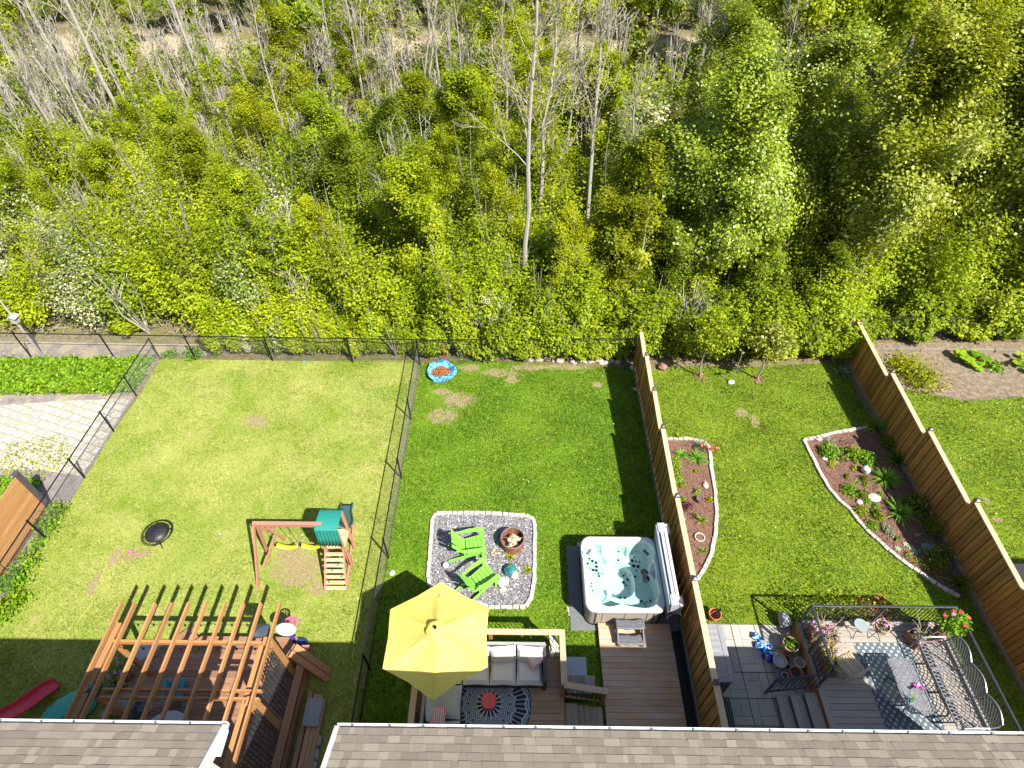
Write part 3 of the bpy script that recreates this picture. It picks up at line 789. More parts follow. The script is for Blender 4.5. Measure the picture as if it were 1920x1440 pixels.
def chain_fence(label, a, b, spacing_pts, h=1.05, ends=(True, True), wire=.0022, cell=.055):
    a = Vector(a); b = Vector(b); d = (b - a).normalized(); L = (b - a).length
    t = thing('chain_link_fence', label, 'fence', a, 0)
    m = MB(); r = wire
    nn = int((L + h) / (cell * 1.4142)) + 1
    st = cell * 1.4142
    for sgn in (1, -1):
        for i in range(-int(h / st) - 1, int(L / st) + 1):
            s0 = i * st; z0, z1 = .03, h - .02
            # line s = s0 + (z - z0) (or mirrored)
            pa, pb = s0, s0 + (z1 - z0)
            ta, tb = max(0, -pa / (pb - pa) if pa < 0 else 0), min(1, (L - pa) / (pb - pa))
            if tb <= ta: continue
            q = []
            for tt in (ta, tb):
                zz = z0 + tt * (z1 - z0); zz = zz if sgn > 0 else z0 + z1 - zz
                q.append(a + d * (pa + tt * (pb - pa)) + Vector((0, 0, zz)))
            m.tube(q, r, 3, caps=False)
    m.build('mesh_panel', M_wire, t)
    m = MB(); m.tube([a + Vector((0, 0, h)), b + Vector((0, 0, h))], .019, 8); m.build('top_rail', M_black, t)
    for s in spacing_pts:
        p = a + d * s
        m = MB(); m.tube([p, p + Vector((0, 0, h + .03))], .028, 10); m.lathe([(.034, h + .03), (.02, h + .06), (.001, h + .065)], (p.x, p.y, 0), 10)
        m.build('post', M_black, t)
    return t
BY = 17.0
chain_fence('long black chain link fence along the thicket at the back, left of the blue pool', (-24, BY, 0), (XF1, BY - .3, 0), [1.0, 5.0, 8.3, 11.5, 14.5, 17.6, 20.19], h=1.22)
chain_fence('black chain link fence between the paved strip and the yellowish lawn', (XF0, 2.6, 0), (XF0 + .1, BY - .1, 0), [.6, 3.4, 6.45, 8.65, 10.6, 12.3, 14.3], h=1.0)
chain_fence('black chain link fence dividing the yellowish lawn from the greener lawn', (XF1 + .1, 3.0, 0), (XF1, BY - .35, 0), [2.45, 5.55, 8.35, 10.85, 13.6], h=1.02)
# rails half hidden by leaves further right
chain_fence('black chain link fence under the shrubs behind the row of stones', (XF1, BY - .3, 0), (XF2, BY - .15, 0), [2.4, 5.2, 8.1], h=1.2)
chain_fence('black chain link fence behind the garden with the flower beds', (XF2, BY + .1, 0), (XF3, 17.9, 0), [3, 6], h=1.25)
chain_fence('black chain link fence behind the mulch patch at the right', (XF3, 18.1, 0), (26, 18.6, 0), [2.9, 5.3, 8.3], h=1.2)

def wood_fence(label, x, segs, h_of, side=-1, slope=lambda i: 0):
    """segs: list of y from near to far; a board panel between neighbours, posts at each"""
    t = thing('wooden_fence', label, 'fence', (x, segs[-1], 0))
    for i in range(len(segs) - 1):
        y0, y1 = segs[i], segs[i + 1]; h_ = h_of(i); sl = slope(i)
        m = MB(); w = .14; n = max(1, round((y1 - y0 - .08) / w)); w = (y1 - y0 - .08) / n
        for k in range(n):
            yy = y0 + .04 + (k + .5) * w; h = h_ + sl * ((k + .5) / n - .5)
            m.box((x + side * (.012 + (.016 if k % 2 else 0)), yy, (h - .06 + .12) / 2), (.018, w - .020, h - .06 - .12), rx=random.uniform(-.003, .003))
            if k < n - 1: m.box((x - side * .03, yy + w / 2, (h - .06 + .12) / 2), (.018, w - .014, h - .06 - .12))
        m.build('board_panel', M_fencewood, t)
        m = MB(); m.beam((x, y0 + .05, h_ - sl / 2 - .035), (x, y1 - .05, h_ + sl / 2 - .035), .14, .04); m.build('cap_rail', M_fencecap, t, bevel=.004)
        m = MB(); m.bx(x + side * .035, x + side * .075, y0 + .02, y1 - .02, .02, .15); m.build('kick_board', M_kick, t, bevel=.004)
    for i, y in enumerate(segs):
        j_ = min(i, len(segs) - 2); h = h_of(j_) - slope(j_) / 2 + (.05 if i < len(segs) - 1 else -.1); h = max(h, (h_of(i - 1) + slope(i - 1) / 2 + .04) if i else 0)
        m = MB(); m.bx(x - .045 + side * .015, x + .045 + side * .015, y - .045, y + .045, 0, h); po = m.build('post', M_fencewood, t)
        if i < len(segs) - 1:
            m = MB(); m.lathe([(.078, h), (.078, h + .03), (.001, h + .062)], (x + side * .0, y, 0), 4, rot=None)
            m2 = MB(); m2.bx(x - .06, x + .06, y - .06, y + .06, h, h + .025)
            m2._add([(x - .06, y - .06, h + .025), (x + .06, y - .06, h + .025), (x + .06, y + .06, h + .025), (x - .06, y + .06, h + .025), (x, y, h + .06)], [(0, 1, 4), (1, 2, 4), (2, 3, 4), (3, 0, 4)])
            c = m2.build('post_cap', M_capblk, po)
            BASE[c.name] = Vector((0, 0, 0))
    return t
def hh1(i): return [1.85, 1.86, 1.88, 1.84, 1.78, 1.74, 1.70, 1.66][min(i, 7)]
wood_fence('tall brown wooden fence between the hot tub and the garden with flower beds', XF2 - .02, [2.2, 4.63, 7.06, 9.48, 11.95, 13.6, 15.3, 16.6], hh1, -1, lambda i: .04 if i < 3 else .17)
def hh2(i): return [1.96, 1.90, 1.82, 1.74, 1.66, 1.56, 1.45][min(i, 6)]
wood_fence('tall brown wooden fence at the right side of the flower bed garden', XF3, [1.9, 4.35, 6.85, 9.4, 12.0, 14.6, 17.4], hh2, -1, lambda i: .17)
# left neighbour's board screen
t = thing('board_screen', 'low orange cedar board screen with a dark corner post outside the left chain link fence', 'fence', (-14.5, 10.1, 0))
for y0, y1 in ((7.95, 10.05), (5.4, 7.9)):
    m = MB()
    for k in range(11): m.box((-14.53, (y0 + y1) / 2, .16 + k * .148), (.03, y1 - y0, .143), ry=random.uniform(-.02, .02))
    m.build('board_panel', M_cedar, t)
m = MB(); m.bx(-14.58, -14.44, 10.06, 10.2, 0, 1.85); m.build('corner_post', simple('charred_post', (.06, .05, .055), .7, var=.1), t, bevel=.01)
m = MB(); m.bx(-14.55, -14.46, 7.88, 7.97, 0, 1.8); m.build('post', M_cedar, t)

# ================================================================== houses
t_ = NT('shingles')
v = t_.attr(); p = t_.obj(); n1 = t_.noise(60, 3, .7, p); n2 = t_.noise(3, 3, .6, p)
col = t_.ramp(v, [(0, (.175, .145, .115)), (.35, (.225, .188, .148)), (.6, (.255, .213, .168)), (.85, (.31, .26, .205)), (1, (.36, .30, .235))])
col = t_.mix(t_.math('MULTIPLY', t_.rng(n1, .35, .7), .35), col, (.14, .115, .09))
col = t_.mix(t_.math('MULTIPLY', n2, .3), col, (.26, .225, .185))
t_.bump(n1, .5, .004)
M_shingle = t_.done(col, .92, 0, .2)
M_white = simple('white_aluminium', (.62, .62, .61), .4, vary=.04)
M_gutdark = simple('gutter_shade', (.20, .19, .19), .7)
M_clip = simple('gutter_clip', (.30, .30, .31), .35, .8)
M_siding = simple('cream_siding', (.60, .56, .49), .6, vary=.05)
EZ, EY, PIT = 5.0, 2.86, R(27)
def house(label, x0, x1, xa, xb, seed):
    t = thing('house', label, 'house', ((x0 + x1) / 2, -1, 0))
    rr = random.Random(seed)
    m = MB(); m.bx(x0 + .32, x1 - .32, -9.6, EY - .4, 0, EZ - .15); wl = m.build('wall', M_siding, t)
    # roof deck
    Lr = 7.0; ca, sa = math.cos(PIT), math.sin(PIT)
    def P(x, s, up=0): return (x, EY - .03 - s * ca + up * sa, EZ + .03 + s * sa + up * ca)
    m = MB(); a0 = P(x0, 0, -.05); 
    vs = [P(x0, 0, -.12), P(x1, 0, -.12), P(x1, Lr, -.12), P(x0, Lr, -.12), P(x0, 0, -.01), P(x1, 0, -.01), P(x1, Lr, -.01), P(x0, Lr, -.01)]
    m._add(vs, [(0, 1, 2, 3), (4, 7, 6, 5), (0, 4, 5, 1), (1, 5, 6, 2), (2, 6, 7, 3), (3, 7, 4, 0)])
    # far slope
    yb = EY - .03 - Lr * ca; zb = EZ + .03 + Lr * sa
    m._add([(x0, yb, zb), (x1, yb, zb), (x1, yb - Lr * ca, EZ), (x0, yb - Lr * ca, EZ)], [(0, 1, 2, 3)])
    rf = m.build('roof', M_shingle, t)
    # courses of tabs
    m = MB(); ex = .145; rows = int(Lr / ex)
    xa = max(xa, x0); xb = min(xb, x1)
    for r_ in range(rows):
        x = xa - rr.uniform(0, .3)
        while x < xb:
            w = rr.choice((.09, .12, .16, .2, .26)); X0 = max(x, xa); X1 = min(x + w, xb)
            if X1 > X0:
                th = .012 + rr.choice((0, .003, .006)); s0 = r_ * ex - .0; s1 = s0 + ex + .02
                vv = rr.choice((rr.uniform(.15, .5), rr.uniform(.5, .95)))
                q = [P(X0 + .001, s0, th), P(X1 - .001, s0, th), P(X1 - .001, s1, .004), P(X0 + .001, s1, .004), P(X0 + .001, s0, 0), P(X1 - .001, s0, 0)]
                m._add(q, [(0, 1, 2, 3), (0, 4, 5, 1), (0, 3, 4), (1, 5, 2)], vv)
            x += w
    c = m.build('shingles', M_shingle, rf)
    # eave: fascia, soffit, gutter
    m = MB(); m.bx(x0, x1, EY - .06, EY - .03, EZ - .16, EZ - .01); m.bx(x0, x1, EY - .42, EY - .065, EZ - .17, EZ - .15); m.build('fascia', M_white, t)
    m = MB(); g0, g1 = EY - .027, EY + .05
    vs = []
    prof = [(g0, EZ + .0), (g0, EZ - .10), (g0 + .06, EZ - .115), (g1 - .02, EZ - .10), (g1 - .012, EZ - .05), (g1, EZ - .015), (g1, EZ + .0), (g1 - .03, EZ + .0), (g1 - .03, EZ - .01), (g0 + .012, EZ - .09), (g0 + .008, EZ + .0)]
    n = len(prof)
    for xx in (x0, x1): vs += [(xx, a, b) for a, b in prof]
    m._add(vs, [(i, (i + 1) % n, n + (i + 1) % n, n + i) for i in range(n)])
    m.bx(x0 - .004, x0, g0, g1, EZ - .11, EZ); m.bx(x1, x1 + .004, g0, g1, EZ - .11, EZ)
    gt = m.build('gutter', M_white, t)
    m = MB(); m.bx(x0 + .01, x1 - .01, g0 + .009, g1 - .031, EZ - .07, EZ - .03); m.build('trough_shade', M_gutdark, gt)  # dark filler strip, paints the shade inside the gutter
    xx = xa + .25
    k = 0
    while xx < xb - .1 and k < 40:
        m = MB(); m.bx(xx - .010, xx + .010, g0 - .03, g1 - .02, EZ + .004, EZ + .010); m.box((xx, g1 - .03, EZ + .012), (.035, .02, .02)); m.box((xx, g0 + .0, EZ + .01), (.05, .012, .02), rz=.5)
        m.build('clip', M_clip, gt); xx += rr.uniform(.5, .72); k += 1
    # rakes
    for xx in (x0, x1):
        m = MB(); s = -1 if xx == x0 else 1
        a = Vector(P(xx + s * .015, -.02, -.06)); b = Vector(P(xx + s * .015, Lr, -.06)); m.beam(a, b, .03, .17)
        a = Vector(P(xx - s * .02, -.02, .018)); b = Vector(P(xx - s * .02, Lr, .018)); m.beam(a, b, .05, .012)
        m.build('rake_board', M_white, t)
    return t
HX1 = G(425, 1357, EZ).x; HX2 = G(633, 1357, EZ).x
ha = house('house with brown shingle roof and white gutter at the lower left corner', -19, HX1, -9.5, HX1, 3)
hb = house('house with long brown shingle roof and white gutter across the bottom right', HX2, 11.25, HX2, 10.5, 4)
hc = house('brown shingle roofed neighbour house beyond the right edge of the frame', 16.4, 24, 16.4, 16.6, 5); [setattr(hc, 'location', (hc.location.x, hc.location.y + 2.6, 0))]
# small cream bump-out on the left house's side wall
m = MB(); q = G(402, 1422, 3.2)
m.bx(HX1 - .35, HX1 + .28, 1.2, 2.05, 1.0, 3.2); b_ = m.build('side_bay', M_siding, ha)
m = MB()
m.beam((HX1 + .30, 2.08, 3.22), (HX1 + .30, 1.0, 3.22), .1, .06)
m.beam((HX1 - .3, 2.08, 3.22), (HX1 + .34, 2.08, 3.22), .1, .06)
for i in range(8): m.bx(HX1 + .281, HX1 + .29, 1.22 + i * .1, 1.29 + i * .1, 1.0, 3.18)
m.build('bay_trim', M_white, ha)

# birdhouse pole
p = G(80, 668)
M_greyw = wood('weathered_grey_wood', (.42, .40, .37), (.27, .25, .23), 'Z', var=.15)
t = thing('birdhouse_pole', 'grey weathered pole with a small birdhouse at the far left', 'birdhouse', p)
m = MB(); m.tube([(0, 0, 0), (0, 0, 1.8)], [.05, .045], 10); m.tube([(0, 0, 1.8), (.0, 0, 3.2)], [.035, .02], 8); m.build('pole', M_greyw, t, local=True)
m = MB(); m.bx(-.1, .1, -.1, .1, 1.72, 1.98); m.build('birdhouse', M_greyw, t, local=True)
m = MB(); m.beam((-.08, -.16, 2.0), (-.08, .16, 2.0), .2, .02, up=(-.5, 0, 1)); m.beam((.08, -.16, 2.0), (.08, .16, 2.0), .2, .02, up=(.5, 0, 1)); m.build('birdhouse_roof', M_greyw, t, local=True)
# ================================================================== strip outside the left fence
t = NT('grey_fabric'); n1 = t.noise(4, 5, .7, t.pos()); n2 = t.noise(30, 4, .7, t.pos())
t.bump(n2, .4, .02); yy_ = t.xyz(t.pos())[1]; M_fabric = t.done(t.mix(t.math('MULTIPLY', t.rng(t.math('ADD', t.noise(1.6, 6, .75, t.pos()), t.math('MULTIPLY', yy_, .02)), .78, .9), t.rng(n2, .3, .5, .5, 1)), t.mix(t.rng(t.math('ADD', t.math('MULTIPLY', n1, .5), t.math('MULTIPLY', n2, .5)), .38, .62), (.12, .105, .10), (.28, .245, .215)), (.36, .29, .19)), .95)
sheet('gravel_strip', [(-26, 17.9), (-12.2, 17.7), (-12.2, 17.05), (XF0 + .05, 17.0), (XF0 + .02, 3), (-15.8, 3), (-26, 3)], .006, M_fabric)
t = NT('white_pavers'); p = t.pos()
bt = t.n('TexBrick'); bt.inputs['Scale'].default_value = 1; bt.inputs['Mortar Size'].default_value = .022; bt.inputs['Brick Width'].default_value = .42; bt.inputs['Row Height'].default_value = .30
bt.inputs['Color1'].default_value = (.50, .46, .41, 1); bt.inputs['Color2'].default_value = (.40, .37, .33, 1); bt.inputs['Mortar'].default_value = (.19, .19, .12, 1); bt.inputs['Mortar Smooth'].default_value = .3
dn = t.n('VectorMath', operation='ADD'); t.l(t.scaled(p, (1, 1, 1), (0, 0, .32)), dn.inputs[0])
nn = t.n('TexNoise'); nn.inputs['Scale'].default_value = 5; t.l(p, nn.inputs['Vector']); sc = t.n('VectorMath', operation='SCALE'); t.l(nn.outputs['Color'], sc.inputs[0]); sc.inputs['Scale'].default_value = .13; t.l(sc.outputs[0], dn.inputs[1])
t.l(dn.outputs[0], bt.inputs['Vector'])
n2 = t.noise(7, 5, .7, p); n3 = t.noise(40, 3, .7, p)
col = t.mix(t.rng(n2, .46, .60), bt.outputs['Color'], (.30, .27, .18)); col = t.mix(t.math('MULTIPLY', t.rng(n3, .5, .8), .4), col, (.33, .30, .24))
t.bump(bt.outputs['Fac'], -.5, .03); M_paver = t.done(col, .9)
a, b, c_p, d = G(0, 762), G(250, 750), G(178, 880), G(0, 868)
sheet('paved_area', [(-22, a.y - .05), (-19, a.y + .0), (-16.5, b.y - .08), (XF0 - .03, b.y + .05), (XF0 - .05, 11.3), (-15.5, 11.55), (-18, 11.6), (-22, 11.7)], .02, M_paver)

def cover_patch(name, poly, n, size, z, mat, label, cat, seed, h=.2, up=.6):
    r = np.random.default_rng(seed); a = np.array(poly, dtype=float); mn, mx = a.min(0), a.max(0)
    P = r.uniform(mn, mx, (n * 3, 2)); P = P[inside(P, poly)][:n]
    edge = r.normal(0, .06, P.shape); P = P + edge
    hh = z + h * r.uniform(0, 1, len(P)) * (.6 + .4 * np.sin(P[:, 0] * 5) * np.cos(P[:, 1] * 6))
    me = leaf_mesh(name, np.column_stack([P, hh]), size, r.uniform(0, 1, len(P)), r=r, up=up)
    return tag(link_mesh(name, me, mat), label, cat, kind='stuff')
L_fresh = leafmat('leaves_fresh', [(0, (.07, .18, .008)), (.5, (.17, .31, .012)), (1, (.30, .44, .02))], .35, shift=.03)
cover_patch('ground_cover', [(-24, 16.6), (-18, 16.75), (-16, 16.75), (-14.1, 16.9), (-14.1, 15.05), (-16, 15.0), (-18, 14.95), (-24, 14.75)], 26000, .11, .04, L_fresh, 'bright green leafy ground cover left of the chain link fence', 'ground cover', 1, .24)
cover_patch('weeds', [(-17.2, 12.6), (-15.6, 13.0), (-14.6, 11.9), (-15.4, 11.2), (-17, 11.3)], 900, .055, .03, L_gold, 'weeds growing through the pale pavers', 'weeds', 2, .2)
cover_patch('weeds', [(-17.4, 11.3), (-15.2, 11.1), (-15.3, 10.4), (-16.4, 10.2), (-17.4, 10.4)], 1500, .09, .03, L_fresh, 'green weeds at the near edge of the pale pavers', 'weeds', 3, .22)
def fence_plant(x, y, n, label, r=.35, h=.4, mat=None, size=.09):
    rr = np.random.default_rng(int(abs(x * 31 + y * 17) * 10)); P = rr.normal(size=(n, 3)) * np.array([r * .5, r * .5, 0]); P[:, 2] = np.abs(rr.normal(0, h * .45, n)) + .02
    me = leaf_mesh('leaves', P, size, rr.uniform(0, 1, n), r=rr, up=.6)
    t = thing('leafy_plant', label, 'plant', (x, y, 0), 0); link_mesh('leaves', me, mat or L_fresh, t)
    m = MB()
    for k in range(6): a = k * 1.05; m.tube([(0, 0, 0), (math.cos(a) * r * .3, math.sin(a) * r * .3, h * .4), (math.cos(a) * r * .6, math.sin(a) * r * .6, h * .6)], [.01, .008, .003], 4)
    m.build('stem', M_bark, t, local=True)
    return t
for i, (px, py, s, lb) in enumerate(((108, 962, 1, 'leafy plant at the foot of the dark corner post'), (92, 990, 1.1, 'leafy plant between the corner post and the next fence post'), (76, 1020, .7, 'small leafy plant below the second chain link post'), (58, 1055, 1.1, 'leafy plant halfway along the orange board screen'), (30, 1095, 1.3, 'big leafy plant at the near end of the board screen'), (14, 1150, 1.2, 'leafy plant lowest at the left edge'), (40, 1125, 1.0, 'leafy plant just right of the lowest one at the left edge'), (322, 667, .8, 'green tuft at the foot of the back fence by the left corner'), (365, 668, 1.2, 'bluish green clump at the foot of the back fence'))):
    q = G(px, py); fence_plant(q.x, q.y, int(380 * s), lb, .27 * s, .3 * s)['group'] = 'leafy plants along the left fences'

# ================================================================== pergola yard
M_perg = wood('stained_cedar', (.50, .265, .11), (.32, .145, .05), 'Y', var=.16, rough=.5)
M_pergX = wood('stained_cedar_cross', (.48, .25, .10), (.31, .135, .045), 'X', var=.14, rough=.5)
M_pergZ = wood('stained_cedar_post', (.48, .25, .10), (.31, .13, .045), 'Z', var=.12, rough=.5)
M_deck1 = wood('brown_deck_boards', (.36, .19, .11), (.21, .10, .055), 'X', var=.2, rough=.55)
M_deck1d = wood('brown_deck_step', (.34, .18, .10), (.20, .10, .055), 'Y', var=.2, rough=.55)
M_screen = simple('black_screen', (.06, .06, .066), .4, .2)
ZP = 2.6
pg = thing('pergola', 'open stained cedar pergola with ten rafters over the left deck', 'pergola', (-7.2, 4.4, 0))
for i, px in enumerate((226, 251, 289, 321, 352, 384, 421, 455, 488, 524)):
    e = G(px, 1129, ZP); yend = .9 if i > 6 else 2.5
    m = MB(); m.bx(e.x - .022, e.x + .022, yend, e.y, ZP - .135, ZP)
    m.build('rafter', M_perg, pg, bevel=.004)
yb1 = G(350, 1203, ZP - .15).y; yb2 = G(350, 1293, ZP - .15).y; yb3 = G(350, 1308, ZP - .15).y
xl, xr = G(203, 1203, ZP).x, G(507, 1200, ZP).x
m = MB(); m.bx(xl, xr, yb1 - .03, yb1 + .03, ZP - .28, ZP - .14); m.build('beam', M_pergX, pg, bevel=.004)
for yb in (yb2, yb3):
    m = MB(); m.bx(xl + .25, xr + .05, yb - .02, yb + .02, ZP - .28, ZP - .14); m.build('beam', M_pergX, pg, bevel=.004)
sx0 = G(222, 1172, 2.3).x; sx1 = G(496, 1200, 2.3).x
for sx, y1 in ((sx0, 5.62), (sx1, 5.4)):
    m = MB(); m.bx(sx - .07, sx - .03, 2.55, y1, 2.1, 2.3); m.bx(sx - .07, sx + .07, 2.55, y1, 2.302, 2.34); m.build('side_beam', M_perg, pg)
for n_, (x, y, z) in enumerate(((sx0 + .1, yb1, 2.2), (xr - .12, yb1 + .02, 2.5), (xr - .12, yb2 - .2, 2.45), (sx0 + .1, yb3 + .1, 2.2))):
    m = MB(); k_ = .09 if n_ in (1, 2) else .045; m.bx(x - k_, x + k_, y - k_, y + k_, 0.0, z); m.build('post', M_pergZ, pg, bevel=.008)
for (px, py, z) in ((170, 1292, 2.32), (488, 1181, 2.45)):
    c = G(px, py, z); m = MB(); m.bx(c.x - .16, c.x + .16, c.y - .14, c.y + .14, z - .12, z - .02)
    m._add([(c.x - .17, c.y - .15, z - .02), (c.x + .17, c.y - .15, z - .02), (c.x + .17, c.y + .15, z - .02), (c.x - .17, c.y + .15, z - .02), (c.x, c.y, z + .08)], [(0, 1, 4), (1, 2, 4), (2, 3, 4), (3, 0, 4)])
    m.build('post_lantern', M_capblk, pg)
# string of small bulbs along the back beam
m = MB(); pts = []
for i in range(60):
    u = i / 59; pts.append((xl + u * (xr - xl), yb1 - .07, ZP - .30 - .05 * abs(math.sin(u * math.pi * 8))))
m.tube(pts, .006, 4); 
for i in range(8): 
    q = pts[3 + i * 7]; m.lathe([(.008, .02), (.02, 0), (.03, -.04), (.018, -.075), (.001, -.085)], q, 8)
m.build('string_lights', M_black, pg)
# cut metal screens between the right posts: a sheet of leaf-shaped holes
def cut_screen(x, y0, y1, z0, z1, seed):
    """panel in the plane x, voronoi cells shrunk into holes; solid between them"""
    rr = random.Random(seed); m = MB(); W = y1 - y0; Hh = z1 - z0
    nx, nz = max(2, int(W / .085)), max(2, int(Hh / .11)); th = .006
    for i in range(nx):
        for j in range(nz):
            cy0, cy1 = y0 + i * W / nx, y0 + (i + 1) * W / nx; cz0, cz1 = z0 + j * Hh / nz, z0 + (j + 1) * Hh / nz
            cc = ((cy0 + cy1) / 2 + rr.uniform(-.008, .008), (cz0 + cz1) / 2 + rr.uniform(-.01, .01))
            a = rr.uniform(-.9, .9) + .6 * math.sin(i * .7) ; rl = .5 * Hh / nz * rr.uniform(.7, .98); rw = .5 * W / nx * rr.uniform(.45, .8)
            hole = []
            for k in range(8):
                t = 2 * math.pi * k / 8 + math.pi / 8; u = rw * math.cos(t); v = rl * math.sin(t)
                dy = u * math.cos(a) - v * math.sin(a) * .5; dz = u * math.sin(a) * .5 + v * math.cos(a)
                hole.append((min(cy1 - .004, max(cy0 + .004, cc[0] + dy)), min(cz1 - .004, max(cz0 + .004, cc[1] + dz))))
            rim = [(cy1, (cz0 + cz1) / 2 + Hh / nz * .2), ((cy0 + cy1) / 2 + W / nx * .2, cz1), ((cy0 + cy1) / 2 - W / nx * .2, cz1), (cy0, (cz0 + cz1) / 2 + Hh / nz * .2), (cy0, (cz0 + cz1) / 2 - Hh / nz * .2), ((cy0 + cy1) / 2 - W / nx * .2, cz0), ((cy0 + cy1) / 2 + W / nx * .2, cz0), (cy1, (cz0 + cz1) / 2 - Hh / nz * .2)]
            hole.sort(key=lambda q: math.atan2(q[1] - cc[1], q[0] - cc[0])); rim.sort(key=lambda q: math.atan2(q[1] - cc[1], q[0] - cc[0]))
            vs = [(x, q[0], q[1]) for q in rim] + [(x, q[0], q[1]) for q in hole]
            fs = [(k, (k + 1) % 8, 8 + (k + 1) % 8, 8 + k) for k in range(8)]
            m._add(vs, fs)
            # corners
            for cyy, s1 in ((cy0, -1), (cy1, 1)):
                for czz, s2 in ((cz0, -1), (cz1, 1)):
                    A = (x, cyy, (cz0 + cz1) / 2 + s2 * Hh / nz * .2); B = (x, (cy0 + cy1) / 2 + s1 * W / nx * .2, czz)
                    m._add([(x, cyy, czz), A, B], [(0, 1, 2)])
    m.bx(x - th, x + th, y0 - .01, y0, z0, z1); m.bx(x - th, x + th, y1, y1 + .01, z0, z1)
    return m
xs = xr - .02
py_ = [yb2 - .1, yb1 - .12]
for (a, b) in ((yb2 + .0, (yb1 + yb2) / 2 - .01), ((yb1 + yb2) / 2 + .01, yb1 - .1), (2.55, 3.35), (3.37, yb2 - .3)):
    cut_screen(xs, a, b, .45, 2.25, int(a * 100)).build('privacy_screen', M_screen, pg)
# deck
dk = thing('wooden_deck', 'brown wooden deck under the cedar pergola', 'deck', (-7, 4, 0))
zd = .38
dx0, dx1, dy1 = -9.35, xr + .06, G(400, 1197, zd).y
m = MB(); y = 1.0; k = 0
cut = lambda yy: max(dx0, dx0 + .05 + max(0, (yy - (dy1 - 1.05))) * 1.05)      # the far left corner is cut off at 45 degrees
while y < dy1 - .02:
    xa0, xa1 = cut(y), cut(y + .135)
    xr_ = dx1 if y < 5.25 else dx1 - .28
    m._add([(xa0, y, zd - .03), (xr_, y, zd - .03), (xr_, y + .135, zd - .03), (xa1, y + .135, zd - .03), (xa0, y, zd), (xr_, y, zd), (xr_, y + .135, zd), (xa1, y + .135, zd)],
           [(0, 3, 2, 1), (4, 5, 6, 7), (0, 1, 5, 4), (1, 2, 6, 5), (2, 3, 7, 6), (3, 0, 4, 7)])
    y += .142
m.build('deck_boards', M_deck1, dk)
m = MB(); m.bx(dx0 + .03, dx1 - .02, 1.0, dy1 - 1.3, .05, zd - .032); m.bx(dx0 + 1.3, dx1 - .3, 1.0, dy1 - .03, .03, zd - .034); m.build('deck_skirt', M_deck1, dk)
# two steps along the cut corner
cA = Vector((cut(dy1 - 1.05), dy1 - 1.05)); cB = Vector((cut(dy1), dy1)); dd = (cB - cA).normalized(); nn_ = Vector((-dd.y, dd.x))
for i, (w, z) in enumerate(((.0, .25), (.30, .12))):
    m = MB(); 
    for k in range(2):
        o = nn_ * (w + .075 + k * .148 + .01); a = cA + o - dd * .05; b = cB + o + dd * .0
        m.beam((a.x, a.y, z), (b.x, b.y, z), .14, .035)
    m.build('step', M_deck1d, dk)
m = MB(); m.beam((dx1 + .03, 1.0, .5), (dx1 + .03, dy1 - .2, .5), .2, .06); m.beam((dx1 + .10, 1.0, .3), (dx1 + .10, dy1 - .2, .3), .06, .5); m.build('edge_board', wood('edge_board', (.40, .22, .12), (.25, .12, .06), 'Y'), dk)
# grey slabs beside the step
M_slab = simple('concrete_slab', (.42, .41, .385), .85, vary=.12, scale=6, bump=.3)
m = MB(); q0 = G(255, 1206); q1 = G(352, 1265)
for i in range(3):
    for j in range(3):
        X = -9.85 + i * .62; Y = 6.12 - .6 * j
        m.bx(X, X + .612, Y - .592, Y, .0, .06)
tag(m.build('patio_slabs', M_slab, base=(-8.2, 5, 0), bevel=.008), 'grey concrete slabs beside the deck corner under the pergola', 'patio slabs')
# leaning bundle of boards
M_lum = wood('reclaimed_boards', (.42, .22, .105), (.25, .115, .05), 'X', var=.22)
t = thing('leaning_timber', 'bundle of brown boards leaning on the pergola and resting on the lawn', 'timber', G(628, 1275))
A = G(552, 1222, .95); B = G(618, 1268, .03); dd = (B - A).normalized(); si = dd.cross(Vector((0, 0, 1))).normalized()
for i in range(2):
    for j in range(5):
        off = si * ((i - .5) * .17) + dd.cross(si) * (j * .042)
        m = MB(); m.beam(A + off - dd * random.uniform(0, .05) + Vector((0, 0, .05)), B + off + dd * random.uniform(-.1, .1) + Vector((0, 0, .05)), .15, .038); m.build('board', M_lum, t)
# lumber pile and slab at the house side
t = thing('lumber_pile', 'pile of long planks lying between the two houses', 'timber', G(590, 1400))
for k, (px0, px1) in enumerate(((582, 546), (592, 556), (601, 565), (608, 574))):
    a = G(px0, 1297 + random.uniform(-4, 6), .22); b_x = a.x - .02
    for lay in range(2):
        m = MB(); m.bx(a.x - .055 + lay * .01, a.x + .055 + lay * .01, .8, a.y - (.1 if k == 3 else 0), .04 + lay * .1, .13 + lay * .1); m.build('plank', wood('plank_%s' % 'ab'[0], (.46, .29, .16), (.28, .15, .075), 'Y', var=.3) if (k == 0 and lay == 0) else bpy.data.materials['plank_a'], t, bevel=.004)
a = G(588, 1335, .3)
m = MB(); m.box((0, 0, 0), (.34, .62, .05), ry=.12); m.box((-.17, 0, .045), (.05, .62, .05), ry=.12)
o = m.build('concrete_step_slab', simple('grey_slab', (.25, .27, .28), .8, vary=.12, bump=.2), base=(0, 0, 0), bevel=.006); o.location = a; tag(o, 'grey slab lying on the pile of planks between the houses', 'slab')
pr = None
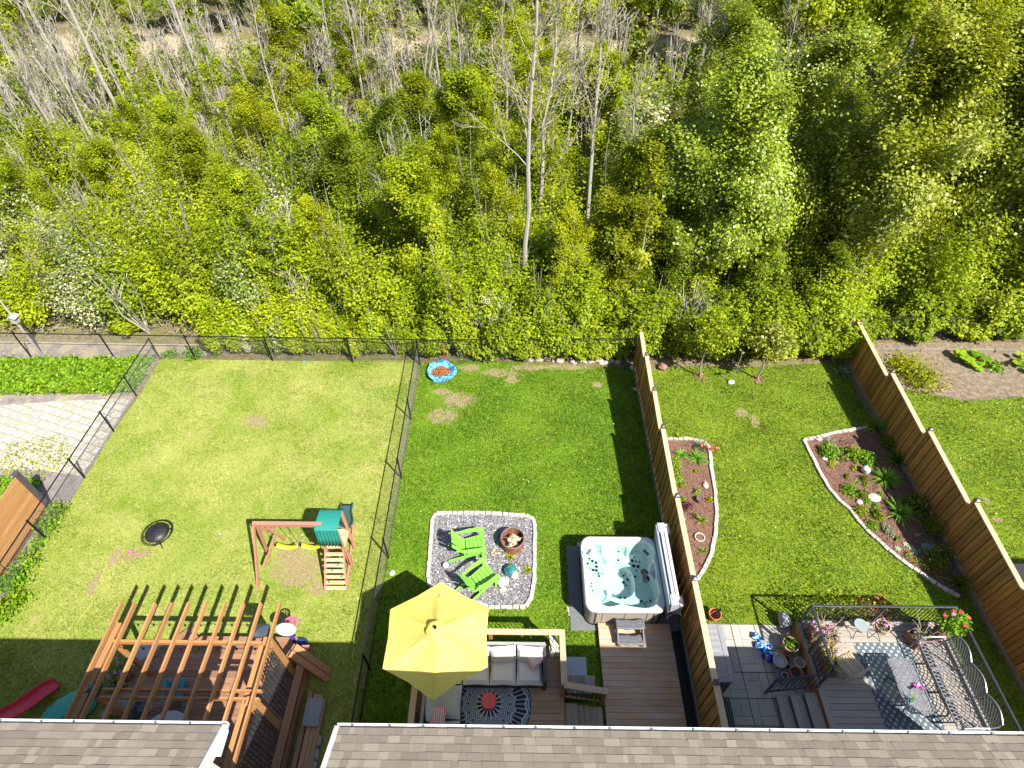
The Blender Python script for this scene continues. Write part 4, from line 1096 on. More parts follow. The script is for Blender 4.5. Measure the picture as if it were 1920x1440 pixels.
for i, (px, py) in enumerate(((592, 1388), (587, 1413), (583, 1437))):
    lb = ('farthest', 'middle', 'nearest')[i] + ' of three grey concrete deck blocks in a row beside the planks'
    q = G(px, py, .16); q.z = 0
    if pr is None:
        pr = thing('deck_block', lb, 'concrete block', q, 0, 'concrete deck blocks by the planks')
        m = MB(); m.box((0, 0, .08), (.22, .22, .16)); m.build('body', simple('concrete_block', (.36, .37, .38), .85, vary=.2, bump=.4), pr, local=True, bevel=.03)
        m = MB()
        for sx in (-1, 1):
            for sy in (-1, 1): m.box((sx * .055, sy * .055, .175), (.07, .07, .03))
        m.build('lug', bpy.data.materials['concrete_block'], pr, local=True, bevel=.012)
        m = MB(); m.lathe([(.02, .162), (.001, .1615)], n=10); m.build('socket', M_black, pr, local=True)
    else: copy_thing(pr, q, .1 * i, lb)
# toy basketball hoop
c = G(560, 1214); M_hwhite = simple('white_plastic', (.38, .40, .40), .4, vary=.05); M_pink = simple('pink_plastic', (.72, .10, .30), .45); M_purple = simple('purple_plastic', (.07, .04, .32), .4)
t = thing('toy_basketball_hoop', 'toddler basketball hoop with a white backboard and pink net by the deck', 'toy', c)
m = MB(); m.tube([(0, 0, .12), (0, 0, 1.05)], .05, 12); m.build('pole', M_purple, t, local=True)
m = MB(); m.lathe([(.3, 0), (.3, .07), (.24, .14), (.07, .16)], n=20, sy=.8); m.build('foot', simple('navy_plastic', (.02, .035, .12), .4), t, local=True)
m = MB(); m.tube([(.24 * math.cos(a), .0, 1.2 + .17 * math.sin(a)) for a in np.linspace(0, 6.28, 28)[:-1]], .02, 6, closed=True)
vs = [(.24 * math.cos(a), y, 1.2 + .17 * math.sin(a)) for y in (-.012, .012) for a in np.linspace(0, 6.283, 29)[:-1]]; m._add(vs, [tuple(range(28)), tuple(range(55, 27, -1))])
bb = m.build('backboard', M_hwhite, t, local=True); bb.rotation_euler = (R(-30), 0, 0); bb.location = (0, -.62, .16)
m = MB()
for i in range(9): m.lathe([(.014, 0), (.001, .004)], ((-.16 + .08 * (i % 5)), -.014, 1.14 + .1 * (i // 5)), 8, rot=Matrix.Rotation(R(90), 3, 'X'))
o = m.build('dots', M_white, bb, local=True)
m = MB(); ring = [(.15 * math.cos(a), .15 * math.sin(a) + .2, 1.05) for a in np.linspace(0, 6.28, 22)[:-1]]
m.tube(ring, .022, 6, closed=True); m.build('rim', M_pink, t, local=True)
m = MB()
for i in range(12):
    for s in (1, -1):
        a = i * math.pi / 6; m.tube([(.145 * math.cos(a), .145 * math.sin(a) + .2, 1.04), (.12 * math.cos(a + s * .3), .12 * math.sin(a + s * .3) + .2, .93), (.1 * math.cos(a + s * .6), .1 * math.sin(a + s * .6) + .2, .84)], .008, 4)
m.build('net', M_pink, t, local=True)
# kettle grill, teal kid chair, round table, flower pot, toys on the left
c = G(263, 1332, zd + .5); c.z = zd if c.x > dx0 else 0
t = thing('kettle_grill', 'black kettle grill standing on the left deck under the pergola', 'grill', (c.x, c.y, zd))
m = MB(); m.lathe([(.02, .30), (.17, .36), (.245, .5), (.25, .56)], n=28); m.build('bowl', simple('black_enamel', (.012, .012, .014), .2, spec=.8), t, local=True, smooth=True)
m = MB(); m.lathe([(.255, .56), (.25, .6), (.19, .7), (.08, .745), (.001, .75)], n=28); m.build('lid', bpy.data.materials['black_enamel'], t, local=True, smooth=True)
m = MB(); m.tube([(.26 * math.cos(a), .26 * math.sin(a), .56) for a in np.linspace(0, 6.28, 30)[:-1]], .008, 5, closed=True); m.build('ring', simple('steel', (.5, .5, .52), .3, .9), t, local=True)
for a in (0.3, 2.4, 4.5):
    m = MB(); m.tube([(.15 * math.cos(a), .15 * math.sin(a), .4), (.26 * math.cos(a), .26 * math.sin(a), 0)], .012, 6); m.build('leg', bpy.data.materials['steel'], t, local=True)
m = MB(); m.tube([(-.06, .1, .72), (-.03, .1, .78), (.03, .1, .78), (.06, .1, .72)], .01, 6); m.build('handle', M_black, t, local=True)

def adirondack(name, label, loc, rz, mat, sc=1.0, group=None):
    t = thing(name, label, 'chair', loc, rz, group, sc)
    # seat slopes down to the back (-y is front)
    m = MB()
    for k in range(5):
        y = -.28 + k * .108; z = .36 - (y + .28) * .28
        m.box((0, y, z), (.52, .098, .02), rx=-.27)
    m.build('seat', mat, t, local=True, bevel=.003)
    m = MB(); n = 5
    for k in range(n):
        x = (k - (n - 1) / 2) * .105; top = .92 - .10 * abs((k - (n - 1) / 2) / 2) ** 2 * 1.0
        a = Vector((x * .85, .23, .22)); b = Vector((x * 1.15, .58, top)); m.beam(a, b, .098, .018, up=(0, -.8, .4))
    m.beam((-.27, .26, .27), (.27, .26, .27), .03, .06); m.beam((-.29, .45, .62), (.29, .45, .62), .03, .06)
    m.build('backrest', mat, t, local=True, bevel=.003)
    for s in (-1, 1):
        m = MB(); vs = [(s * .26, -.36, .57), (s * .39, -.36, .57), (s * .385, .1, .57), (s * .31, .48, .57), (s * .275, .48, .57), (s * .275, .1, .57)]
        m.prism([(v[0], v[1]) for v in vs], .56, .582); m.build('armrest', mat, t, local=True, bevel=.003)
        m = MB(); m.bx(s * .29 - .012, s * .29 + .012, -.33, -.22, 0, .56); m.build('leg', mat, t, local=True)
        m = MB(); m.beam((s * .265, -.30, .33), (s * .265, .72, .03), .022, .12); m.build('leg', mat, t, local=True)
    m = MB(); m.box((0, -.33, .30), (.54, .02, .12)); m.build('apron', mat, t, local=True)
    return t
M_teal = simple('teal_plastic', (.02, .25, .36), .45, vary=.08)
c = G(335, 1300, zd); adirondack('toddler_chair', 'small teal toddler adirondack chair on the left deck', c, R(-170), M_teal, .62)
c = G(318, 1352, zd + .7)
t = thing('round_patio_table', 'pale blue grey round patio table half under the left gutter', 'table', (c.x, c.y - .35, zd))
m = MB(); m.lathe([(.001, .70), (.55, .70), (.56, .72), (.55, .74), (.001, .74)], n=40, caps=False); m.build('tabletop', simple('blue_grey_top', (.36, .43, .50), .5, vary=.06), t, local=True)
m = MB(); m.tube([(0, 0, .02), (0, 0, .7)], .04, 10); m.lathe([(.28, 0), (.26, .03), (.04, .05)], n=24); m.build('pedestal', M_black, t, local=True)
def flower_pot(name, label, loc, pot_r, pot_h, potmat, leafm, nleaf, fl=None, nfl=0, spread=None, h=.3, group=None, lsize=.05, tall=0, fsize=.045):
    t = thing(name, label, 'plant pot', loc, 0, group)
    m = MB(); m.lathe([(pot_r * .72, 0), (pot_r * .95, pot_h * .85), (pot_r * 1.06, pot_h * .86), (pot_r * 1.06, pot_h), (pot_r * .93, pot_h), (pot_r * .9, pot_h - .03)], n=24, caps=False); m.build('pot', potmat, t, local=True)
    m = MB(); m.lathe([(pot_r * .92, pot_h - .035), (.001, pot_h - .02)], n=18); m.build('soil', M_soil, t, local=True)
    sp = spread or pot_r; r = np.random.default_rng(int(abs(loc[0] * 100 + loc[1] * 37)) % 9999)
    if nleaf:
        P = r.normal(size=(nleaf, 3)) * np.array([sp * .42, sp * .42, h * .28]); P[:, 2] = np.abs(P[:, 2]) + pot_h + tall
        link_mesh('foliage', leaf_mesh('foliage', P, lsize, r.uniform(0, 1, nleaf), r=r, up=.5), leafm, t)
        m = MB()
        for k in range(5): a = k * 1.3; m.tube([(0, 0, pot_h - .03), (sp * .3 * math.cos(a), sp * .3 * math.sin(a), pot_h + tall + h * .3)], .006, 4)
        m.build('stem', M_bark, t, local=True)
    if nfl:
        P = r.normal(size=(nfl, 3)) * np.array([sp * .5, sp * .5, h * .2]); P[:, 2] = np.abs(P[:, 2]) + pot_h + tall + h * .35
        rr = np.repeat(P, 9, 0) + r.normal(0, fsize * .35, (nfl * 9, 3))
        link_mesh('flowers', leaf_mesh('flowers', rr, fsize, r.uniform(0, 1, len(rr)), r=r, up=.8, aspect=1), fl, t)
    return t
M_soil = simple('potting_soil', (.035, .024, .016), .95, vary=.4, scale=40, bump=.6)
M_terra = simple('terracotta', (.46, .17, .075), .8, vary=.15, scale=12, var=.1)
M_terra2 = simple('weathered_terracotta', (.45, .26, .17), .85, vary=.2, scale=10)
F_pink = leafmat('petals_pink', [(0, (.45, .10, .40)), (.6, (.70, .30, .62)), (1, (.85, .55, .80))], .2, shift=.02)
F_purple = leafmat('petals_purple', [(0, (.15, .02, .2)), (.6, (.32, .06, .36)), (1, (.5, .2, .5))], .2, shift=.02)
F_red = leafmat('petals_red', [(0, (.6, .03, .04)), (.6, (.80, .08, .07)), (1, (.85, .25, .2))], .2, shift=.02)
c = G(226, 1256, .5); flower_pot('flower_pot', 'pot of pink petunias with bright green leaves under the pergola', (c.x, c.y, 0), .2, .45, M_terra, L_fresh, 420, F_pink, 16, .34, .3)
c = G(216, 1284, .3); flower_pot('flower_pot', 'pot of purple flowers in the shade below the pink petunias', (c.x, c.y, 0), .16, .25, M_terra, L_deep, 150, F_purple, 16, .3, .2)
# red slide, green scalloped sandbox, dark toy, bench boards
c = G(66, 1325); t = thing('toy_slide', 'red plastic toddler slide on the shaded lawn at the lower left', 'slide', c, R(-30))
M_red = simple('red_plastic', (.62, .035, .06), .35, vary=.08, spec=.6)
m = MB(); prof = []
L = 13
for i in range(L):
    u = i / (L - 1); y = .62 - u * 1.3; z = .05 + .55 * u ** 1.15 + .03 * math.sin(u * 9)
    w = .19 if u > .12 else .19 * (.75 + 2 * u)
    prof.append([(-w - .03, y, z + .08), (-w + .0, y, z + .1), (-w + .03, y, z + .0), (w - .03, y, z), (w, y, z + .1), (w + .03, y, z + .08)])
vs = [p for r_ in prof for p in r_]; fs = []
for i in range(L - 1):
    for k in range(5): fs.append((i * 6 + k, i * 6 + k + 1, (i + 1) * 6 + k + 1, (i + 1) * 6 + k))
m._add(vs, fs); o = m.build('chute', M_red, t, local=True, smooth=True); sm = o.modifiers.new('thick', 'SOLIDIFY'); sm.thickness = .015
for s in (-.17, .17):
    m = MB(); m.tube([(s, -.66, .6), (s, -.85, 0)], .025, 8); m.build('leg', M_red, t, local=True)
m = MB(); 
for k in range(3): m.tube([(-.17, -.7 - .04 * k, .45 - .16 * k), (.17, -.7 - .04 * k, .45 - .16 * k)], .02, 8)
m.build('ladder_rung', M_red, t, local=True)
c = G(125, 1330, .2); t = thing('shell_sandbox', 'green scalloped plastic sandbox lid beside the red slide', 'sandbox', (c.x, c.y, 0), R(35))
M_grn = simple('sea_green_plastic', (.03, .36, .27), .4, vary=.08)
m = MB(); n = 96; prof = [(.62, .0), (.66, .10), (.60, .18), (.35, .24), (.001, .26)]
vs = []; 
for r_, z in prof:
    for k in range(n):
        a = 2 * math.pi * k / n; q = r_ * (1 + .05 * abs(math.sin(a * 6))); vs.append((q * math.cos(a), q * .62 * math.sin(a), z))
fs = [(i * n + k, i * n + (k + 1) % n, (i + 1) * n + (k + 1) % n, (i + 1) * n + k) for i in range(len(prof) - 1) for k in range(n)]
m._add(vs, fs); m.build('lid', M_grn, t, local=True, smooth=True)
m = MB(); m.box((.1, -.28, .25), (.55, .3, .06), rz=.2); m.build('dark_panel', simple('dark_blue_plastic', (.03, .05, .09), .5), t, local=True, bevel=.02)
m = MB(); a = G(190, 1312, .5); 
t = thing('garden_bench', 'low brown wooden bench boards beside the kettle grill', 'bench', (a.x, a.y, 0))
m.beam(G(208, 1315, .35), G(245, 1350, .35), .16, .04); m.build('seat', M_deck1d, t)
m = MB(); m.beam(G(188, 1340, .3), G(212, 1332, .3), .16, .04); m.build('side_board', M_deck1d, t)
for q in (G(212, 1320, 0), G(240, 1348, 0)):
    m = MB(); m.bx(q.x - .04, q.x + .04, q.y - .04, q.y + .04, 0, .34); m.build('leg', M_deck1d, t)
# blue lattice rug seen between the roofs
def rugmat(name, a, b, kind, sc=1.0, r0=1.0):
    t = NT(name); p = t.obj(); x, y, z = t.xyz(p)
    if kind == 'diamond':
        u = t.math('MULTIPLY', t.math('ADD', x, y), sc); v = t.math('MULTIPLY', t.math('SUBTRACT', x, y), sc)
        fu = t.math('ABSOLUTE', t.math('SUBTRACT', t.math('FRACT', u), .5)); fv = t.math('ABSOLUTE', t.math('SUBTRACT', t.math('FRACT', v), .5))
        m = t.math('MAXIMUM', fu, fv); w = t.math('FRACT', t.math('MULTIPLY', m, 5)); f = t.math('GREATER_THAN', w, .5)
        col = t.mix(f, a, b)
    elif kind == 'trellis':
        u = t.math('MULTIPLY', x, sc); v = t.math('MULTIPLY', y, sc)
        fu = t.math('ABSOLUTE', t.math('SUBTRACT', t.math('FRACT', u), .5)); fv = t.math('ABSOLUTE', t.math('SUBTRACT', t.math('FRACT', v), .5))
        s = t.math('ADD', fu, fv); big = t.math('LESS_THAN', t.math('FRACT', t.math('MULTIPLY', s, 4)), .42)
        cu = t.math('SUBTRACT', t.math('FRACT', t.math('MULTIPLY', t.math('ADD', x, y), sc * 4)), .5); cv = t.math('SUBTRACT', t.math('FRACT', t.math('MULTIPLY', t.math('SUBTRACT', x, y), sc * 4)), .5)
        dot = t.math('LESS_THAN', t.math('ADD', t.math('MULTIPLY', cu, cu), t.math('MULTIPLY', cv, cv)), .085)
        f = t.math('MAXIMUM', t.math('MULTIPLY', big, dot), t.math('MULTIPLY', t.math('LESS_THAN', s, .2), dot))
        f = t.math('MAXIMUM', f, t.math('MULTIPLY', dot, t.math('GREATER_THAN', t.math('FRACT', t.math('MULTIPLY', s, 2.3)), .5)))
        col = t.mix(f, a, b)
    else:
        r_ = t.math('SQRT', t.math('ADD', t.math('MULTIPLY', x, x), t.math('MULTIPLY', y, y))); r_ = t.math('DIVIDE', r_, r0)
        th = t.math('ARCTAN2', y, x); N = 16
        tri = t.math('MULTIPLY', t.math('ABSOLUTE', t.math('SUBTRACT', t.math('FRACT', t.math('MULTIPLY', th, N / (2 * math.pi))), .5)), 2)   # 0..1 zigzag
        rr = t.math('ADD', r_, t.math('MULTIPLY', tri, .07))
        zz = t.math('GREATER_THAN', t.math('FRACT', t.math('MULTIPLY', rr, 19)), .55)          # fine zigzag lines
        spoke = t.math('LESS_THAN', t.math('FRACT', t.math('MULTIPLY', th, N * 3 / (2 * math.pi))), .16)
        ring = lambda a_, b_, q=rr: t.math('MULTIPLY', t.math('GREATER_THAN', q, a_), t.math('LESS_THAN', q, b_))
        dark = t.math('MULTIPLY', ring(.66, .90), t.math('SUBTRACT', 1, spoke))
        core = t.math('MULTIPLY', t.math('LESS_THAN', rr, .33), t.math('GREATER_THAN', tri, .35))
        f = t.math('MULTIPLY', zz, t.math('SUBTRACT', 1, t.math('MAXIMUM', ring(.66, .90), t.math('LESS_THAN', rr, .33))))
        f = t.math('MAXIMUM', f, t.math('MULTIPLY', ring(.66, .90), spoke)); f = t.math('MAXIMUM', f, t.math('SUBTRACT', t.math('LESS_THAN', rr, .33), core))
        f = t.math('MAXIMUM', f, ring(.90, .915)); f = t.math('MAXIMUM', f, ring(.645, .66))
        # row of diamonds
        qa = t.math('ABSOLUTE', t.math('SUBTRACT', t.math('FRACT', t.math('MULTIPLY_ADD', th, N / (2 * math.pi), .5)), .5)); qd = t.math('ADD', t.math('MULTIPLY', qa, .42), t.math('ABSOLUTE', t.math('SUBTRACT', r_, .5)))
        dm = t.math('LESS_THAN', qd, .042); f = t.math('MULTIPLY', f, t.math('SUBTRACT', 1, dm))
        f = t.math('MULTIPLY', f, t.math('LESS_THAN', r_, .975))
        blue = t.mix(t.math('MAXIMUM', t.math('MAXIMUM', dark, dm), core), a, (.012, .016, .03))
        col = t.mix(f, blue, b)
    n = t.noise(90, 2, .6, p); t.bump(n, .4, .003)
    col = t.mix(t.math('MULTIPLY', n, .25), col, (.2, .2, .2))
    return t.done(col, .95, 0, .1)
m = MB(); m.bx(-6.9, -5.72, .6, 2.75, zd + .002, zd + .012); tag(m.build('lattice_rug', rugmat('blue_lattice', (.012, .02, .06), (.03, .20, .46), 'diamond', 2.6), base=(-6.2, 1.8, zd)), 'blue and black diamond rug on the deck between the roofs', 'rug')

# fire bowl with ring guard
c = G(303, 1010)
t = thing('fire_bowl', 'black round fire bowl with a ring guard and mesh lid on the yellowish lawn', 'fire pit', c)
M_soot = simple('soot_black', (.012, .012, .014), .55, .4)
m = MB(); m.lathe([(.001, .14), (.16, .16), (.27, .24), (.33, .34)], n=32, caps=False); m.build('bowl', M_soot, t, local=True, smooth=True)
m = MB(); m.lathe([(.33, .345), (.30, .40), (.20, .46), (.001, .49)], n=32, caps=False); m.build('mesh_lid', simple('dark_mesh', (.03, .03, .034), .5, .5), t, local=True, smooth=True)
m = MB(); 
for rr_, z in ((.43, .34), (.40, .34)): m.tube([(rr_ * math.cos(a), rr_ * math.sin(a), z) for a in np.linspace(0, 6.2832, 41)[:-1]], .010, 6, closed=True)
for a in (0.4, 1.97, 3.54, 5.11): m.tube([(.3 * math.cos(a), .3 * math.sin(a), .34), (.43 * math.cos(a), .43 * math.sin(a), .34)], .012, 5)
for a in (.2, 1.77): m.tube([(.30 * math.cos(a) * k, .30 * math.sin(a) * k, .5 - .1 * k * k + .008) for k in (-1, -.6, -.2, .2, .6, 1)], .008, 4)
m.build('ring_guard', M_soot, t, local=True)
for a in (1, 3.1, 5.2):
    m = MB(); m.tube([(.25 * math.cos(a), .25 * math.sin(a), .24), (.36 * math.cos(a), .36 * math.sin(a), 0)], .014, 6); m.build('leg', M_soot, t, local=True)
m = MB(); 
c = G(246, 1034, .05); m.lathe([(.001, -.055), (.03, -.046), (.052, -.02), (.057, 0), (.052, .02), (.03, .046), (.001, .055)], n=14, caps=False); o = m.build('small_ball', M_pink, smooth=True); o.location = (c.x, c.y, .06); tag(o, 'small pink ball lying on the lawn near the black fire bowl', 'ball')
m = MB(); m.lathe([(.05, 0), (.06, .03), (.03, .06), (.001, .065)], n=10); o = m.build('toy_cup', M_teal); o.location = G(570, 678, .01); tag(o, 'tiny turquoise toy at the foot of the back fence', 'toy')

# swing set
sw = thing('swing_set', 'wooden play set with two yellow swings, green canopy, ladder and slide', 'play set', G(560, 1040))
M_sw = wood('playset_wood', (.50, .25, .17), (.36, .15, .095), 'X', var=.12)
M_swZ = wood('playset_post', (.50, .24, .16), (.36, .15, .09), 'Z', var=.12)
M_swl = wood('playset_light', (.60, .41, .25), (.46, .28, .15), 'X', var=.1)
zb_ = 2.15
A = G(478, 980, zb_); B = G(598, 984, zb_)
m = MB(); m.bx(A.x - .08, B.x + .05, A.y - .05, A.y + .05, zb_ - .13, zb_); m.build('beam', M_sw, sw, bevel=.006)
m = MB(); m.beam((A.x + .05, A.y, zb_ - .4), (A.x + .55, A.y, zb_ - .14), .04, .09, up=(0, 1, 0)); m.build('brace', M_sw, sw)
for foot in (G(484, 1103), G(504, 1042), ):
    pass
f1, f2 = G(484, 1102), G(505, 1043)
ym = A.y; m = MB(); m.beam((A.x - .03, ym - .02, zb_), (f1.x, f1.y - .0, 0), .09, .05, up=(1, 0, 0)); m.build('leg', M_swZ, sw)
m = MB(); m.beam((A.x + .03, ym, zb_ - .02), (f2.x, f2.y, 0), .09, .05, up=(1, 0, 0)); m.beam((A.x + .06, ym + .1, zb_ - .35), (A.x + .02, ym + .75, .0), .07, .04, up=(1, 0, 0)); m.build('leg', M_swZ, sw)
m = MB(); m.beam((A.x - .02, ym - .55, .75), (A.x + .02, ym + .45, .75), .09, .03, up=(1, 0, 0)); m.build('leg_tie', M_swZ, sw)
# tower
tx0, tx1 = -5.27, -4.77
ty0, ty1 = 8.26, 8.84
for x in (tx0, tx1):
    for y in (ty0, ty1):
        m = MB(); m.bx(x - .03, x + .03, y - .03, y + .03, 0, 1.95); m.build('post', M_swZ, sw)
m = MB()
for k in range(6): m.bx(tx0 - .03, tx1 + .03, ty0 + .02 + k * .1, ty0 + .11 + k * .1, 1.0, 1.03)
m.build('platform', M_swl, sw)
M_canv = simple('green_canvas', (.012, .20, .16), .65, vary=.1)
m = MB(); W = 14; vs = []; cx0, cx1 = tx0 - .06, tx1 + .06
pro = [(ty0 - .10, 1.35), (ty0 - .085, 1.7), (ty0 - .05, 2.05), (ty0 + .05, 2.12), (ty1 - .05, 2.10), (ty1 + .08, 2.0)]
for j, (y, z) in enumerate(pro):
    for i in range(W * 3 + 1):
        u = i / (W * 3); rip = .018 * math.sin(u * W * math.pi) * (1.2 if j == 0 else (.9 if j == 1 else (.15)))
        vs.append((cx0 + u * (cx1 - cx0), y + rip, z))
n = W * 3 + 1
m._add(vs, [(j * n + i, j * n + i + 1, (j + 1) * n + i + 1, (j + 1) * n + i) for j in range(5) for i in range(n - 1)])
o = m.build('canopy', M_canv, sw, smooth=True); md = o.modifiers.new('thick', 'SOLIDIFY'); md.thickness = .006
# climbing ladder sloping from the platform towards the viewer
la, lb = Vector((tx0, ty0 - .02, 1.05)), Vector((G(612, 1108).x - .02, G(612, 1108).y, .03)); ra, rb = Vector((tx1, ty0 - .02, 1.05)), Vector((G(651, 1108).x, G(651, 1108).y, .03))
for a, b in ((la, lb), (ra, rb)):
    m = MB(); m.beam(a, b, .035, .08); m.build('ladder_rail', M_swZ, sw)
for k in range(7):
    u = .14 + k * .136; a = la.lerp(lb, u); b = ra.lerp(rb, u); d = (lb - la).normalized()
    m = MB(); m.beam(a + Vector((0, 0, .045)), b + Vector((0, 0, .045)), .10, .02, up=Vector((0, -d.z, d.y)) * -1 if False else d.cross(Vector((1, 0, 0)))); m.build('ladder_rung', M_swl, sw)
for k, u in ((2, .66), (3, .35), (4, .82), (5, .2)):
    uu = .14 + k * .136; a = la.lerp(lb, uu).lerp(ra.lerp(rb, uu), u); m = MB(); m.stone((a.x, a.y, a.z + .07), .035, k); m.build('hand_hold', M_canv, sw)
# slide on the far right
sl = thing  # keep the play set one thing: the slide is a part of it
m = MB(); e0 = Vector((tx1 - .1, ty1 + .05, 1.0)); e1 = G(652, 945, .05); prof = []
for i in range(12):
    u = i / 11; z = 1.0 * (1 - u) ** 1.3 * (1) + .06; x = e0.x + (e1.x - e0.x) * u + .04 * math.sin(u * 6.3); y = e0.y + (e1.y - e0.y) * u; w = .17
    prof.append([(x - w - .03, y, z + .07), (x - w, y, z + .09), (x - w + .02, y, z), (x + w - .02, y, z), (x + w, y, z + .09), (x + w + .03, y, z + .07)])
vs = [p for r_ in prof for p in r_]; fs = [(i * 6 + k, i * 6 + k + 1, (i + 1) * 6 + k + 1, (i + 1) * 6 + k) for i in range(11) for k in range(5)]
m._add(vs, fs); o = m.build('slide', simple('dark_teal_plastic', (.06, .13, .14), .35, vary=.1), sw, smooth=True); md = o.modifiers.new('thick', 'SOLIDIFY'); md.thickness = .02
# sand frame on the grass right of the tower
q = [G(645, 986), G(664, 988), G(651, 1104)]
m = MB(); m.beam(q[0] + Vector((0, 0, .06)), q[1] + Vector((0, 0, .06)), .09, .04); m.beam(q[1] + Vector((0, 0, .06)), q[2] + Vector((0, 0, .06)), .05, .09); m.build('ground_frame', M_sw, sw)
m = MB(); m.beam((tx1 + .05, ty0, 1.0), (tx1 + .12, ty0 - .1, .35), .09, .04, up=(1, 0, 0)); m.build('side_board', M_swZ, sw)
M_yel = simple('yellow_plastic', (.80, .60, .02), .35, vary=.05); M_chain = simple('swing_chain', (.62, .62, .64), .35, .8)
for (pxa, pxb, pxs0, pxs1) in ((497, 533, 519, 558), (551, 586, 566, 601)):
    p0, p1 = G(pxa + 2, 986, zb_ - .1), G(pxb, 986, zb_ - .1); s0, s1 = G(pxs0, 1022, .55), G(pxs1, 1024, .55)
    m = MB(); vs = []; N = 10
    for i in range(N + 1):
        u = i / N; x = s0.x + (s1.x - s0.x) * u; y = s0.y; z = .55 - .14 * math.sin(u * math.pi)
        vs += [(x, y - .07, z), (x, y + .07, z)]
    m._add(vs, [(2 * i, 2 * i + 1, 2 * i + 3, 2 * i + 2) for i in range(N)])
    sg = m.build('swing_seat', M_yel, sw, smooth=True); md = sg.modifiers.new('thick', 'SOLIDIFY'); md.thickness = .012
    for a, b in ((p0, s0), (p1, s1)):
        m = MB(); m.tube([(a.x, A.y, zb_ - .12), b], .008, 5); m.build('chain', M_chain, sg)
# ================================================================== middle yard
M_cedarL = wood('pale_cedar_deck', (.52, .34, .20), (.38, .23, .125), 'X', var=.10, grey=(.46, .36, .27))
M_cedarY = wood('pale_cedar_rail_y', (.56, .39, .25), (.42, .27, .16), 'Y', var=.08, knots=False)
M_cedarXr = wood('pale_cedar_rail_x', (.56, .39, .25), (.42, .27, .16), 'X', var=.08, knots=False)
M_cedarZ = wood('cedar_post', (.36, .19, .08), (.22, .105, .04), 'Z', var=.1)
def planks(x0, x1, y0, y1, z, axis='X', w=.138, gap=.006, th=.03):
    m = MB()
    if axis == 'X':
        y = y1
        while y > y0 + .02:
            m.bx(x0, x1, max(y - w, y0), y, z - th, z); y -= w + gap
    else:
        x = x0
        while x < x1 - .02:
            m.bx(x, min(x + w, x1), y0, y1, z - th, z); x += w + gap
    return m
# stone edged gravel pad
def poly_px(pts, z=0): return [G(*p, z).to_2d() for p in pts]
GP = poly_px(((811, 975), (818, 964), (900, 963), (985, 968), (1000, 975), (1003, 990), (1002, 1085), (997, 1120), (985, 1139), (915, 1140), (806, 1100), (803, 1085)))
t = NT('slate_chips'); p = t.pos()
vz = t.n('TexVoronoi'); vz.inputs['Scale'].default_value = 26; vz.inputs['Randomness'].default_value = 1; t.l(t.scaled(p, (1, 1.6, 1), (0, 0, .5)), vz.inputs['Vector'])
g_ = t.n('SeparateColor'); t.l(vz.outputs['Color'], g_.inputs[0])
col = t.ramp(g_.outputs[0], [(0, (.075, .075, .085)), (.4, (.15, .148, .16)), (.75, (.25, .24, .25)), (.93, (.36, .34, .34)), (1, (.6, .58, .55))])
col = t.mix(t.math('MULTIPLY', t.rng(t.noise(4, 5, .7, p), .5, .75), .4), col, (.30, .25, .22))
t.bump(t.math('ADD', vz.outputs['Distance'], g_.outputs[1]), .9, .02)
M_slate = t.done(col, .8)
sheet('gravel_pad', GP, .03, M_slate)
M_edge = simple('edging_stone', (.43, .395, .34), .9, vary=.16, scale=18, bump=.5, var=.16)
def edging(label, pts, L=.17, w=.11, h=.09, mat=None, closed=False):
    pts = [Vector(p) for p in pts]; rr = random.Random(len(pts))
    segs = list(zip(pts, pts[1:] + ([pts[0]] if closed else []))) if closed else list(zip(pts, pts[1:]))
    t = MB()
    for a, b in segs:
        n = max(1, round((b - a).length / L)); d = (b - a) / n; an = math.atan2(d.y, d.x)
        for i in range(n):
            c = a + d * (i + .5); t.box((c.x + rr.uniform(-.008, .008), c.y + rr.uniform(-.008, .008), h / 2), (d.length - rr.uniform(.008, .02), w * rr.uniform(.88, 1.08), h * rr.uniform(.9, 1.12)), rz=an + rr.uniform(-.06, .06), rx=rr.uniform(-.05, .05), ry=rr.uniform(-.04, .04))
    o = t.build('stone_edging', mat or M_edge, base=(pts[0].x, pts[0].y, 0), bevel=.012)
    return tag(o, label, 'edging')
edging('pale stone edging around the grey gravel pad with the green chairs', GP, closed=True)
cm_ = MB(); rr = random.Random(3)
gx = [p.x for p in GP]; gy = [p.y for p in GP]
n = 0
while n < 2600:
    P = np.array([[rr.uniform(min(gx), max(gx)), rr.uniform(min(gy), max(gy))]])
    if not inside(P, GP)[0]: continue
    n += 1; cm_.box((P[0, 0], P[0, 1], .034), (rr.uniform(.02, .06), rr.uniform(.015, .035), .012), rz=rr.uniform(0, 3.1), rx=rr.uniform(-.6, .6), ry=rr.uniform(-.5, .5))
t = NT('slate_loose'); col = t.ramp(t.attr(), [(0, (.08, .08, .09)), (.5, (.17, .168, .18)), (.85, (.30, .29, .30)), (1, (.62, .6, .57))]); M_chip = t.done(col, .75)
tag(cm_.build('slate_chips', M_chip), 'loose slate chips on the gravel pad', 'gravel', kind='stuff')
NOGRASS.append(GP)
# two green chairs
M_lime = simple('lime_paint', (.20, .50, .06), .45, vary=.06)
def adir(label, px, py, rz):
    c = G(px, py); return adirondack('adirondack_chair', label, (c.x, c.y, .03), rz, M_lime, 1.0, 'lime green adirondack chairs')
c1 = adir('lime green adirondack chair farther from the umbrella, facing right', 888, 1033, R(98))
c2 = G(905, 1095); copy_thing(c1, (c2.x, c2.y, .03), R(128), 'lime green adirondack chair nearer the umbrella, turned to the rusty fire pit')
